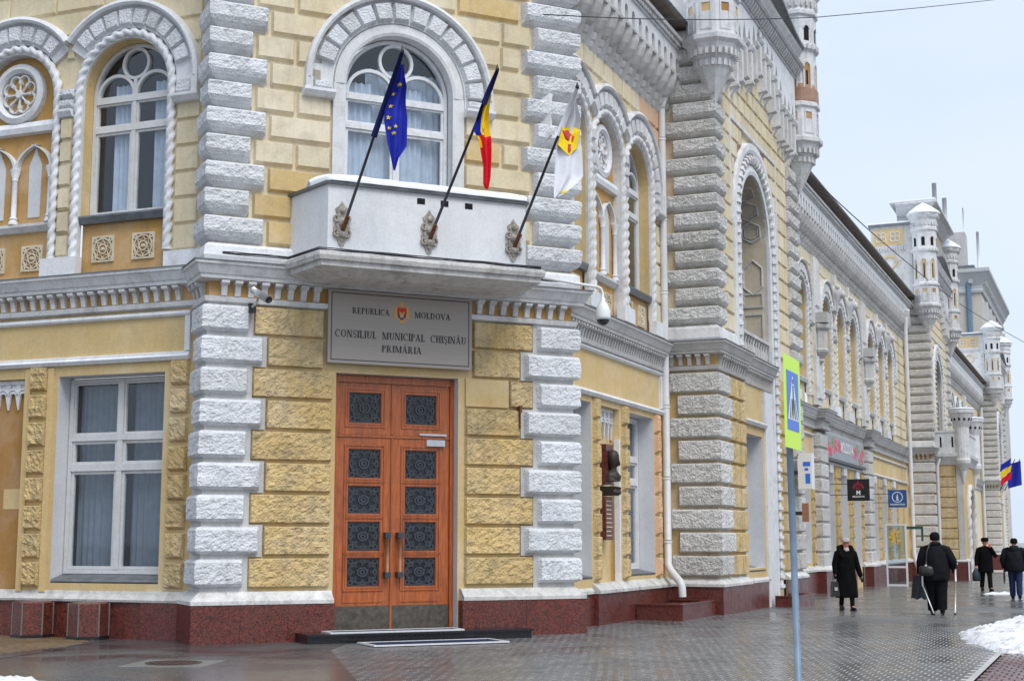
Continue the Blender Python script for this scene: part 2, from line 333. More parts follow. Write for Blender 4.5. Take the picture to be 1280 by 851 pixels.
    def rope(s, pts, r, pitch, n=12, lobes=2, step=None):
        """twisted cable moulding along a path"""
        pts = [Vector(p) for p in pts]; out = [pts[0]]; step = step or pitch / 7
        for a, b in zip(pts, pts[1:]):
            k = max(1, int((b - a).length / step))
            for i in range(1, k + 1): out.append(a.lerp(b, i / k))
        N = len(out); vs = []; L = 0; prev = None
        for i in range(N):
            t = (out[min(i + 1, N - 1)] - out[max(i - 1, 0)]).normalized()
            if prev is None: x = t.cross(Vector((0, 0, 1))) if abs(t.z) < 0.95 else t.cross(Vector((0, 1, 0)))
            else: x = prev - t * prev.dot(t)
            x.normalize(); prev = x; y = t.cross(x)
            if i: L += (out[i] - out[i - 1]).length
            for j in range(n):
                a = 2 * PI * j / n; q = r * (0.52 + 0.53 * abs(math.cos(lobes * 0.5 * a - PI * L / pitch)))
                vs.append(out[i] + (x * math.cos(a) + y * math.sin(a)) * q)
        fs = [(i * n + j, i * n + (j + 1) % n, (i + 1) * n + (j + 1) % n, (i + 1) * n + j) for i in range(N - 1) for j in range(n)]
        fs += [tuple(range(n)), tuple(range(N * n - 1, (N - 1) * n - 1, -1))]
        return s.add(vs, fs)
    def lathe(s, c, pr, n=16, rot=0.0, sx=1.0, sy=1.0):
        m = len(pr); vs = []
        for r, z in pr:
            for j in range(n):
                a = 2 * PI * j / n + rot; vs.append((c[0] + r * sx * math.cos(a), c[1] + r * sy * math.sin(a), c[2] + z))
        fs = [(i * n + j, i * n + (j + 1) % n, (i + 1) * n + (j + 1) % n, (i + 1) * n + j) for i in range(m - 1) for j in range(n)]
        fs += [tuple(range(n - 1, -1, -1)), tuple(range((m - 1) * n, m * n))]
        return s.add(vs, fs)
    def slab(s, F, pts, w0, w1):
        """polygon in (u,z) extruded between w0 and w1"""
        n = len(pts); vs = [F.P(u, w0, z) for u, z in pts] + [F.P(u, w1, z) for u, z in pts]
        return s.add(vs, [tuple(range(n)), tuple(range(2 * n - 1, n - 1, -1))] + [(i, (i + 1) % n, n + (i + 1) % n, n + i) for i in range(n)])
    def grid(s, fn, nu, nv):
        vs = [fn(i / nu, j / nv) for j in range(nv + 1) for i in range(nu + 1)]
        return s.add(vs, [(j * (nu + 1) + i, j * (nu + 1) + i + 1, (j + 1) * (nu + 1) + i + 1, (j + 1) * (nu + 1) + i) for j in range(nv) for i in range(nu)])
    def build(s, name, mat, parent=None, smooth=False, kind=None, label=None):
        me = bpy.data.meshes.new(name); me.from_pydata(s.v, [], s.f); me.validate(); me.update()
        me.materials.append(M[mat])
        if smooth: me.polygons.foreach_set('use_smooth', [True] * len(me.polygons))
        o = bpy.data.objects.new(name, me); COL.objects.link(o)
        if parent is not None: o.parent = parent
        if kind: o['kind'] = kind
        if label: o['label'] = label
        return o
def smooth_angle(o, deg=35):
    me = o.data; me.polygons.foreach_set('use_smooth', [True] * len(me.polygons))
    try: me.set_sharp_from_angle(angle=R_(deg))
    except Exception: pass
    return o
def thing(name, label, cat, loc=(0, 0, 0), group=None):
    o = bpy.data.objects.new(name, None); COL.objects.link(o); o.empty_display_size = 0.2
    o.location = loc; o['label'] = label; o['category'] = cat
    if group: o['group'] = group
    return o
def tag(o, label, cat, group=None):
    o['label'] = label; o['category'] = cat
    if group: o['group'] = group
    return o
def adopt(o, root):
    """parent a world-space mesh to a thing whose empty is not at the origin"""
    o.parent = root; o.matrix_parent_inverse = Matrix.Translation(root.location).inverted(); return o
def copy_part(src, parent, mat4=None):
    c = src.copy(); COL.objects.link(c); c.parent = parent
    if mat4 is not None: c.matrix_world = mat4
    return c
def hsh(*a):
    x = math.sin(sum((i + 1) * 12.9898 * v for i, v in enumerate(a)) + 4.1) * 43758.5453; return x - math.floor(x)
def rock_block(path, sgn, z0, z1, prot, bev, amp, step, mat, parent, name='quoin_block', bz=None, back=0.0):
    """rock-faced block laid along an xy path on the wall (wrapping corners), pillowed and chiselled"""
    bz = bev if bz is None else bz
    path = [Vector(p) for p in path]; segs = []
    pts = []
    for i, (a, b) in enumerate(zip(path, path[1:])):
        L = (b - a).length; k = max(1, round(L / step))
        for j in range(k + (1 if i == len(path) - 2 else 0)): pts.append((a.lerp(b, j / k), i, j == 0 and i > 0))
    N = len(path)
    nor = []
    for i in range(N - 1):
        d = (path[i + 1] - path[i]).normalized(); nor.append(Vector((d.y, -d.x)) * sgn)
    tot = sum((b - a).length for a, b in zip(path, path[1:]))
    def offs(k):
        p, i, corner = pts[k]
        if corner:
            m = (nor[i - 1] + nor[i]).normalized(); return m / max(0.3, m.dot(nor[i]))
        return nor[i]
    acc = [0]
    for k in range(1, len(pts)): acc.append(acc[-1] + (pts[k][0] - pts[k - 1][0]).length)
    nzs = max(1, round((z1 - z0 - bz - bev) / step))
    zs = [(z0, 0), (z0 + bz * .5, .74), (z0 + bz, 1)] + [(z0 + bz + (z1 - bev - z0 - bz) * j / nzs, 1) for j in range(1, nzs)] + [(z1 - bev, 1), (z1 - bev * .4, .80), (z1, 0)]
    n = len(pts); vs = []; sd = hsh(path[0].x, path[0].y, z0) * 50
    # plan: pulled in at both ends by the bevel
    d0 = (path[1] - path[0]).normalized(); d1 = (path[-2] - path[-1]).normalized()
    cols = [(path[0], 0.0, nor[0])]
    for k in range(n):
        p = pts[k][0]
        if acc[k] < bev: p = path[0] + d0 * bev
        if tot - acc[k] < bev: p = path[-1] + d1 * bev
        cols.append((p, 1.0, offs(k)))
    cols.append((path[-1], 0.0, nor[-1]))
    m = len(cols)
    for zi, (z, full) in enumerate(zs):
        for ci, (p, f, no) in enumerate(cols):
            w = prot * f * full - back * (1 - f * full)
            if amp and f and full and 2 <= ci <= m - 3 and 1 < zi < len(zs) - 2:
                q = Vector((p.x * 13 + sd, p.y * 13, z * 13)); w += amp * (noise.noise(q) * 1.3 + noise.noise(q * 2.1) * 0.8)
            elif amp and f and full:
                w += amp * 0.8 * noise.noise(Vector((p.x * 7 + sd, p.y * 7, z * 7)))
            vs.append((p.x + no.x * w, p.y + no.y * w, z))
    fs = [(j * m + i, j * m + i + 1, (j + 1) * m + i + 1, (j + 1) * m + i) for j in range(len(zs) - 1) for i in range(m - 1)]
    b = MB().add(vs, fs); return b.build(name, mat, parent)
def wall_mesh(F, u0, u1, z0, z1, w, ops, thick=0.0):
    """flat wall with openings: (uc, hw, zb, zs, arched) or rectangular (.., zt, False)"""
    us = {u0, u1}
    for uc, hw, zb, zt, ar in ops:
        for e in (uc - hw, uc + hw):
            if u0 < e < u1: us.add(e)
        if ar:
            for i in range(1, 20):
                e = uc - hw * math.cos(PI * i / 20)
                if u0 < e < u1: us.add(e)
    us = sorted(us); mb = MB()
    for a, b in zip(us, us[1:]):
        mid = (a + b) / 2; cur = [(z0, z0)]; segs = []
        lo = (z0, z0)
        for uc, hw, zb, zt, ar in sorted([o for o in ops if o[0] - o[1] < mid < o[0] + o[1]], key=lambda o: o[2]):
            if ar: t = tuple(zt + math.sqrt(max(0, hw * hw - (x - uc) ** 2)) for x in (a, b))
            else: t = (zt, zt)
            segs.append((lo, (zb, zb))); lo = t
        segs.append((lo, (z1, z1)))
        for (la, lb), (ha, hb) in segs:
            if ha - la < 1e-4 and hb - lb < 1e-4: continue
            mb.add([F.P(a, w, la), F.P(b, w, lb), F.P(b, w, hb), F.P(a, w, ha)], [(0, 1, 2, 3)])
    return mb
def op_path(uc, hw, zb, zt, ar, n=20):
    if not ar: return [(uc - hw, zb), (uc - hw, zt), (uc + hw, zt), (uc + hw, zb)]
    return [(uc - hw, zb)] + [(uc - hw * math.cos(PI * i / n), zt + hw * math.sin(PI * i / n)) for i in range(n + 1)] + [(uc + hw, zb)]
def reveal(F, op, w0, w1, bottom=True):
    p = op_path(*op); n = len(p); mb = MB()
    vs = [F.P(u, w0, z) for u, z in p] + [F.P(u, w1, z) for u, z in p]
    return mb.add(vs, [(i, i + 1, n + i + 1, n + i) for i in range(n - 1)] + ([(n - 1, 0, n, 2 * n - 1)] if bottom else []))
def sheet(F, op, w):
    p = op_path(*op); return MB().add([F.P(u, w, z) for u, z in p], [tuple(range(len(p)))])

# ------------------------------------------------------------------ the plan of the place
FB = Fr((-4.963, 22.623), 65.0, n=(0.42, -0.91))          # canted corner with the entrance
FA = Fr((-5.341, 23.531), -68.5, n=(-0.37, -0.93))        # side street front, u runs left
FC = Fr((1.536, 27.646), 22.9, n=(0.92, -0.39))           # long front on the boulevard
FP = Fr((4.589, 31.893), 22.9, n=(0.92, -0.39))           # plane of the projecting pavilions
BWID = 6.8
DC = Vector((math.sin(AZC), math.cos(AZC)))
def gz(x, y):
    s = (x - 1.65) * DC.x + (y - 27.6) * DC.y
    return -0.0065 * min(max(0.0, s - 4.0), 110.0)
town = thing('town_hall', 'ochre and white ornamented two storey town hall with corner entrance and turreted pavilions', 'building', (0, 0, 0))
# ------------------------------------------------------------------ ground and paving
def struct(o):
    o['kind'] = 'structure'; return o
def gp(x, y, dz=0.0): return (x, y, gz(x, y) + dz)
def build_ground():
    mb = MB(); xs = [-900, -200, -60, -20, 0, 20, 60, 200, 900]; ys = [-300, -50, 0, 15, 25, 35, 45, 60, 90, 150, 300, 900, 1800]
    k = len(xs); vs = [gp(x, y, -0.055) for y in ys for x in xs]
    mb.add(vs, [(j * k + i, j * k + i + 1, (j + 1) * k + i + 1, (j + 1) * k + i) for j in range(len(ys) - 1) for i in range(k - 1)])
    struct(mb.build('ground', 'asphalt'))
    # pavement bed: wide sheet along the boulevard front
    def PC(s, t, dz): 
        p = FC.xy(s, t); return gp(p.x, p.y, dz)
    bed = MB()
    SS = [-26, -20, -10, 0, 5, 12, 20, 28, 40, 70, 120, 220]
    TT = [-8, -2, 2, 7.7]
    vs = [PC(s, t, -0.0045) for s in SS for t in TT]; k = len(TT)
    bed.add(vs, [(j * k + i, j * k + i + 1, (j + 1) * k + i + 1, (j + 1) * k + i) for j in range(len(SS) - 1) for i in range(k - 1)])
    pav = struct(bed.build('pavement', 'joint'))
    # far paving, material only
    far = MB(); SS = [10.2, 16, 22, 28, 34, 40, 60, 90, 140, 220]; TT = [-6, 0, 3, 7.68]
    vs = [PC(s, t, 0.0) for s in SS for t in TT]; k = len(TT)
    far.add(vs, [(j * k + i, j * k + i + 1, (j + 1) * k + i + 1, (j + 1) * k + i) for j in range(len(SS) - 1) for i in range(k - 1)])
    o = far.build('far_paving', 'paver_far', pav); o['kind'] = 'stuff'
    # pavers: running bond along the boulevard, 200 x 100 mm, chamfered edges
    L, Bd, c, g = 0.21, 0.14, 0.004, 0.008
    near = []; rest = MB()
    lim0 = Vector((-2.85, 21.56)); limd = (Vector((-1.94, 16.81)) - lim0).normalized(); limn = Vector((-limd.y, limd.x))
    if limn.x < 0: limn = -limn
    tanv = 0.40
    s = -18.06; row = 0
    while s < 10.1:
        t = -7.49 + (0 if row % 2 else Bd / 2)
        while t < 7.55:
            p = FC.xy(s + L / 2, t + Bd / 2)
            if p.y > 14.2 and abs(p.x) < tanv * p.y + 0.4 and (p - lim0).dot(limn) > 0 and not (t < -0.1 and s > -0.6) and t < 7.6:
                near.append((p.y, s, t))
            t += Bd
        s += L; row += 1
    def paver_pts(s, t):
        a, b = s + g, s + L - g; e, f = t + g, t + Bd - g; h = (hsh(s, t) - 0.5) * 0.003
        return ([PC(a, e, -0.02), PC(b, e, -0.02), PC(b, f, -0.02), PC(a, f, -0.02),
                 PC(a + c, e + c, h), PC(b - c, e + c, h + (hsh(t, s) - .5) * 0.003), PC(b - c, f - c, h), PC(a + c, f - c, h)],
                [(4, 5, 6, 7), (0, 1, 5, 4), (1, 2, 6, 5), (2, 3, 7, 6), (3, 0, 4, 7)])
    # the row of pavers nearest the camera and in frame are objects of their own
    vis = sorted([q for q in near if q[0] > 16.75 and abs(FC.xy(q[1], q[2]).x) < 0.352 * q[0]])[:300]
    vset = set(vis)
    for q in near:
        if q in vset:
            vs, fs = paver_pts(q[1], q[2]); MB().add(vs, fs).build('paver', 'paver', pav)
        else: rest.add(*paver_pts(q[1], q[2]))
    o = rest.build('paver_field', 'paver', pav); o['kind'] = 'stuff'
    # red paved lane along the kerb side
    red = MB(); t = 7.72; row = 0
    base = MB(); base.add([PC(-20, 7.70, -0.003), PC(60, 7.70, -0.003), PC(60, 11.6, -0.003), PC(-20, 11.6, -0.003)], [(0, 1, 2, 3)])
    lane = struct(base.build('path', 'paver_red'))
    s = -14.0
    while s < 6:
        t = 7.72 + (0 if row % 2 else Bd / 2)
        while t < 11.4:
            p = FC.xy(s, t)
            if p.y > 14 and p.x < tanv * p.y + 0.5: red.add(*paver_pts(s, t))
            t += Bd
        s += L; row += 1
    o = red.build('red_paver_field', 'paver_red', lane); o['kind'] = 'stuff'
    # asphalt apron on the side street, with a patch of ochre paving by the wall
    ap = MB(); ap.add([(-14, 10, .002), (-.85, 10, .004), (-1.79, 16.81, .004), (-2.70, 21.56, .004), (-2.60, 23.4, .004), (-5.2, 23.6, .002), (-16, 28, .002), (-30, 30, .002), (-30, 10, .002)], [tuple(range(9))])
    struct(ap.build('road', 'asphalt'))
    yl = MB(); L2 = 0.2
    ybase = MB(); ybase.add([(-6.45, 23.55, .006), (-6.75, 22.4, .006), (-6.74, 21.5, .006), (-7.04, 19.9, .006), (-14, 19.4, .006), (-14, 26.8, .006)], [tuple(range(6))])
    yp = struct(ybase.build('ochre_paving', 'asphalt'))
    row = 0; t = 0.1
    while t < 5.2:
        u = 0.9 + (0.1 if row % 2 else 0)
        while u < 7.5:
            p = FA.xy(u, t)
            if p.x < -6.76 - 0.13 * max(0, 22.4 - p.y) * 1.1 and p.y > 19.9 - 0.3:
                P = lambda a, b, z: (*FA.xy(a, b), z)
                yl.add([P(u, t, .004), P(u + .19, t, .004), P(u + .19, t + .09, .004), P(u, t + .09, .004), P(u + .01, t + .01, .013), P(u + .18, t + .01, .013), P(u + .18, t + .08, .013), P(u + .01, t + .08, .013)],
                       [(4, 5, 6, 7), (0, 1, 5, 4), (1, 2, 6, 5), (2, 3, 7, 6), (3, 0, 4, 7)])
            u += 0.2
        t += 0.1; row += 1
    o = yl.build('ochre_paver_field', 'paver_yellow', yp); o['kind'] = 'stuff'
build_ground()

# ------------------------------------------------------------------ town hall: shared facade parts
GR = 0.6      # top of the granite plinth
def plinth(F, path, sgn, z1=GR, prot=0.0, slab=0.9, zb=-0.7):
    """granite plinth along an xy path, one slab per piece"""
    path = [Vector(p) for p in path]; core = MB().sweep(path, sgn, [(-0.05, zb), (-0.012, zb), (-0.012, z1), (-0.05, z1)])
    po = core.build('plinth', 'concrete_wet', town)
    for i, (a, b) in enumerate(zip(path, path[1:])):
        L = (b - a).length; d = (b - a) / L; n = Vector((d.y, -d.x)) * sgn
        k = max(1, round(L / slab))
        for j in range(k):
            g = 0.003; p = a + d * (L * j / k + g); q = a + d * (L * (j + 1) / k - g)
            o = n * (0.0 + 0.002 * hsh(p.x, j)); bk = n * -0.03
            m = MB().hexa([(p.x + bk.x, p.y + bk.y, zb), (q.x + bk.x, q.y + bk.y, zb), (q.x + bk.x, q.y + bk.y, z1 - .004), (p.x + bk.x, p.y + bk.y, z1 - .004),
                           (p.x + o.x, p.y + o.y, zb), (q.x + o.x, q.y + o.y, zb), (q.x + o.x, q.y + o.y, z1), (p.x + o.x, p.y + o.y, z1)])
            m.build('granite_slab', 'granite', po)
    return po
def base_moulding(path, sgn, z=GR, h=0.2, out=0.03):
    pr = [(-0.16, z + 0.002), (out, z + 0.002), (out, z + 0.06), (out - 0.03, z + 0.09), (-0.06, z + h), (-0.16, z + h)]
    return MB().sweep(path, sgn, pr).build('base_moulding', 'plaster_ledge', town)
CORN = [(0.02, 0.0), (0.10, 0.02), (0.12, 0.10), (0.02, 0.12), (0.02, 0.36), (0.20, 0.38), (0.21, 0.44), (0.23, 0.45), (0.29, 0.58), (0.32, 0.60), (0.32, 0.655), (-0.05, 0.70), (-0.05, 0.0)]
def corbel_pts(F, u, w, z, wd, h, dp):
    """one small bracket of a string course: block head, curved foot"""
    m = MB()
    m.prof(F, u - wd / 2, u + wd / 2, [(w, z), (w + dp * 0.35, z), (w + dp * 0.45, z + h * 0.3), (w + dp * 0.6, z + h * 0.62), (w + dp * 0.6, z + h * 0.74), (w, z + h * 0.74)])
    m.prof(F, u - wd * 0.68, u + wd * 0.68, [(w, z + h * 0.70), (w + dp * 0.8, z + h * 0.72), (w + dp, z + h * 0.82), (w + dp, z + h), (w, z + h)])
    return m
def cornice(path, sgn, z, runs, mat='grey_white', back='ochre_dark', pitch=0.23, single=True):
    """string course with a row of brackets; runs = [(frame,u0,u1,w)]"""
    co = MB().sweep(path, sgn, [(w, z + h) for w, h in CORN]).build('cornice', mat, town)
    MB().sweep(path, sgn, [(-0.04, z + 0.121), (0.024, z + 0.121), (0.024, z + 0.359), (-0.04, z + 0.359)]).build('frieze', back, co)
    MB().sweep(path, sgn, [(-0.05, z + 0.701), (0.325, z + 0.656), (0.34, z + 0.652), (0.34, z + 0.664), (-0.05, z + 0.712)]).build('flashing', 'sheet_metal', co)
    for F, u0, u1, w in runs:
        n = max(1, round((u1 - u0) / pitch)); allb = MB()
        for i in range(n):
            u = u0 + (u1 - u0) * (i + 0.5) / n
            b = corbel_pts(F, u, w + 0.015, z + 0.122, pitch * 0.40, 0.245, 0.17)
            if single: b.build('corbel', mat, co)
            else: allb.add(b.v, b.f)
        if not single:
            o = allb.build('corbel_row', mat, co); o['kind'] = 'stuff'
    return co
def voussoir(F, uc, zc, r0, r1, a0, a1, w0, w1, mat, parent, b=0.03):
    P = lambda r, a, w: F.P(uc + r * math.cos(a), w, zc + r * math.sin(a))
    da = b / ((r0 + r1) / 2)
    am = (a0 + a1) / 2
    lo = [P(r0, a0, w0), P(r0, a1, w0), P(r1, a1, w0), P(r1, a0, w0)]
    hi = [P(r0 + b * 1.6, a0 + da, w1), P(r0 + b * 1.6, a1 - da, w1), P(r1 - b, a1 - da, w1), P(r1 - b, a0 + da, w1)]
    return MB().hexa(lo + hi).build('voussoir', mat, parent)
def rosette_tile(F, uc, zc, s, w, parent, mat='tile_cream'):
    m = MB(); h = s / 2
    for a, b, c, d in ((-h, h, -h, -h + .03), (-h, h, h - .03, h), (-h, -h + .03, -h + .03, h - .03), (h - .03, h, -h + .03, h - .03)):
        m.box(F, uc + a, uc + b, w, w + .03, zc + c, zc + d)
    bk = MB().box(F, uc - h + .03, uc + h - .03, w - .01, w + .006, zc - h + .03, zc + h - .03)
    pr = [(-.012, w), (.012, w), (.012, w + .035), (-.012, w + .035)]
    m.arc(F, uc, zc, h * 0.80, 0, 2 * PI, pr, 20); m.arc(F, uc, zc, h * 0.36, 0, 2 * PI, pr, 14)
    for i in range(8):
        a = PI / 4 * i; b_ = a + PI / 8; c_ = a + PI / 4; q_ = lambda r, t: F.P(uc + h * r * math.cos(t), w + .02, zc + h * r * math.sin(t)); m.tube([q_(.72, a), q_(.46, b_), q_(.72, c_)], .011, 4)
    for i in range(4):
        a = PI / 4 + PI / 2 * i; m.arc(F, uc + h * 1.02 * math.cos(a), zc + h * 1.02 * math.sin(a), h * 0.13, 0, 2 * PI, pr, 8)
    m.lathe(F.P(uc, w + .005, zc - .04), [(0.005, 0), (0.05, .02), (0.05, .06), (0.005, .08)], 8)
    bk.build('tile_ground', 'niche_brown', parent)
    return m.build('rosette_tile', mat, parent)
def curtain(F, u0, u1, z0, z1, w, mat, parent, folds=9, amp=0.035):
    ph = hsh(u0, z0) * 6
    def fn(a, b):
        u = u0 + (u1 - u0) * a; x = a * folds * 2 * PI + ph
        return F.P(u, w + amp * math.sin(x + 0.6 * math.sin(x * 0.37)) * (0.7 + 0.3 * b), z0 + (z1 - z0) * b)
    return MB().grid(fn, folds * 6, 3).build('curtain', mat, parent, True)
def sash(F, u0, u1, z0, z1, w, bar, mb):
    mb.box(F, u0, u0 + bar, w - .03, w + .03, z0, z1); mb.box(F, u1 - bar, u1, w - .03, w + .03, z0, z1)
    mb.box(F, u0 + bar, u1 - bar, w - .03, w + .028, z0, z0 + bar); mb.box(F, u0 + bar, u1 - bar, w - .03, w + .028, z1 - bar, z1)
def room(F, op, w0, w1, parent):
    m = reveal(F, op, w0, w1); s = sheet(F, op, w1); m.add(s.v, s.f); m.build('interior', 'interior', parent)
def arched_window(F, uc, hw, zb, zc, w, parent, z_tr=(9.33, 8.79), mat='peeling_white', drape='curtain_white', split=0.0, full=True):
    """round-headed casement: frame, mullion, two transoms, circle-and-lobes tracery, panes, curtains"""
    m = MB(); t = 0.065
    r = hw
    m.arc(F, uc, zc, r - t / 2, 0, PI, [(-t / 2, w - .05), (t / 2, w - .05), (t / 2, w + .05), (-t / 2, w + .05)], 24)
    for sgn in (-1, 1):
        a, b = sorted((uc + sgn * r, uc + sgn * (r - t))); m.box(F, a, b, w - .05, w + .05, zb, zc)
    m.box(F, uc - r + t, uc + r - t, w - .05, w + .049, zb, zb + 0.07)
    a1, a2 = z_tr
    m.box(F, uc - r + t, uc + r - t, w - .05, w + .062, a1 - .05, a1 + .07)
    m.box(F, uc - r + t, uc + r - t, w - .05, w + .058, a2 - .04, a2 + .06)
    um = uc + split
    m.box(F, um - .04, um + .04, w - .05, w + .052, zb + .07, a2 - .04); m.box(F, um - .04, um + .04, w - .05, w + .052, a2 + .06, a1 - .05)
    for x0, x1 in ((uc - r + t, um - .04), (um + .04, uc + r - t)):
        sash(F, x0 + .003, x1 - .003, zb + .073, a2 - .043, w, 0.045, m); sash(F, x0 + .003, x1 - .003, a2 + .063, a1 - .053, w, 0.035, m)
    # tracery
    pr = [(-.028, w - .04), (.028, w - .04), (.028, w + .045), (-.028, w + .045)]
    R = r - t; zt = a1 + .07; cr = R * 0.33; cz = zc + R - cr - 0.02
    m.arc(F, uc, cz, cr, 0, 2 * PI, pr, 24)
    lr = R * 0.5
    m.arc(F, uc - R + lr, zt, lr - .02, 0, PI, pr, 16); m.arc(F, uc + R - lr, zt, lr - .02, 0, PI, pr, 16)
    m.box(F, uc - .035, uc + .035, w - .04, w + .046, zt, cz - cr)
    wo = m.build('window', mat, parent)
    for x0, x1 in ((uc - r + t, um), (um, uc + r - t)):
        MB().box(F, x0 + .05, x1 - .05, w - .006, w, zb + .11, a2 - .08).build('pane', 'glass', wo)
        MB().box(F, x0 + .05, x1 - .05, w - .006, w, a2 + .09, a1 - .08).build('pane', 'glass', wo)
    tp = [(uc + R * math.cos(PI * i / 20), zc + R * math.sin(PI * i / 20)) for i in range(21)]
    tp = [(u, z) for u, z in tp if z > zt] or tp
    if tp[0][1] > zt + .01: tp = [(uc + R, zt)] + tp + [(uc - R, zt)]
    MB().slab(F, tp, w - .008, w - .002).build('pane', 'glass', wo)
    room(F, (uc, hw, zb, zc, True), w - .05, w - .75, wo)
    if drape:
        curtain(F, uc - r + .05, uc - r * 0.42, zb + .05, a1 + .3, w - .10, drape, wo, 4)
        curtain(F, um + .02, um + r * 0.55, zb + .05, a1 + .3, w - .10, drape, wo, 4)
        if full: curtain(F, uc - r * .5, uc + r - .05, zb + .05, zc + r * .5, w - .18, drape, wo, 11, 0.02)
    return wo
def arch_ring(F, uc, zc, r0, r1, n, w0, w1, aL, aR, zimp, parent, mat='white_rock', trim='white', hoodw=0.12, stilt=True, wall_w=0.0, imp=(True, True)):
    """ring of rock-faced voussoirs under a hood mould, on imposts; aR, aL clip the ring on +u and -u sides"""
    hd = MB().arc(F, uc, zc, r1 + 0.02, aR, PI - aL, [(0, w0 - .05), (0.015, w1 + .03), (0.06, w1 + .06), (hoodw, w1 + .03), (hoodw + .01, w0 - .05)], 28)
    ring = MB().arc(F, uc, zc, r0 - 0.02, 0, PI, [(-0.05, w0 - .1), (0.0, w0 + .02), (r1 - r0 + .05, w0 + .02), (r1 - r0 + .05, w0 - .1)], 24) if aL < .02 and aR < .02 else \
        MB().arc(F, uc, zc, r0 - 0.02, aR * .9, PI - aL * .9, [(-0.05, w0 - .1), (0.0, w0 + .02), (r1 - r0 + .05, w0 + .02), (r1 - r0 + .05, w0 - .1)], 24)
    if stilt and zc - zimp > .02:
        for sg, al, ii in ((1, aR, imp[0]), (-1, aL, imp[1])):
            if al < .02:
                a, b = sorted((uc + sg * (r1 + .022), uc + sg * (r1 + .022 + hoodw))); hd.box(F, a, b, w0 - .05, w1 + .04, zimp, zc)
                a, b = sorted((uc + sg * (r0 - .02), uc + sg * (r1 + .03))); ring.box(F, a, b, w0 - .1, w0 + .02, zimp, zc)
    po = ring.build('arch', trim, parent)
    hd.build('hood_mould', trim, po)
    for i in range(n):
        a0 = PI * i / n; a1 = PI * (i + 1) / n
        if a0 < aR * .75 or a1 > PI - aL * .75: continue
        voussoir(F, uc, zc, r0, r1, a0 + .006, a1 - .006, w0 + .015, w1, mat, po)
    if stilt and zc - zimp > .05:
        for sg, al, ii in ((1, aR, imp[0]), (-1, aL, imp[1])):
            if al < .02:
                k = max(1, round((zc - zimp) / .26))
                for j in range(k):
                    a, b = sorted((uc + sg * r0, uc + sg * r1))
                    MB().frus(F, a, b, zimp + (zc - zimp) * j / k + .006, zimp + (zc - zimp) * (j + 1) / k - .006, w0 + .015, w1, .03, .05).build('voussoir', mat, po)
    for sg, al, ii in ((1, aR, imp[0]), (-1, aL, imp[1])):
        if ii and al < .02:
            a, b = sorted((uc + sg * (r0 - .03), uc + sg * (r1 + hoodw + .05)))
            MB().prof(F, a, b, [(wall_w - .02, zimp - .15), (w1 + .0, zimp - .13), (w1 + .07, zimp - .05), (w1 + .07, zimp - .002), (wall_w - .02, zimp - .002)]).build('impost', trim, po)
    return po
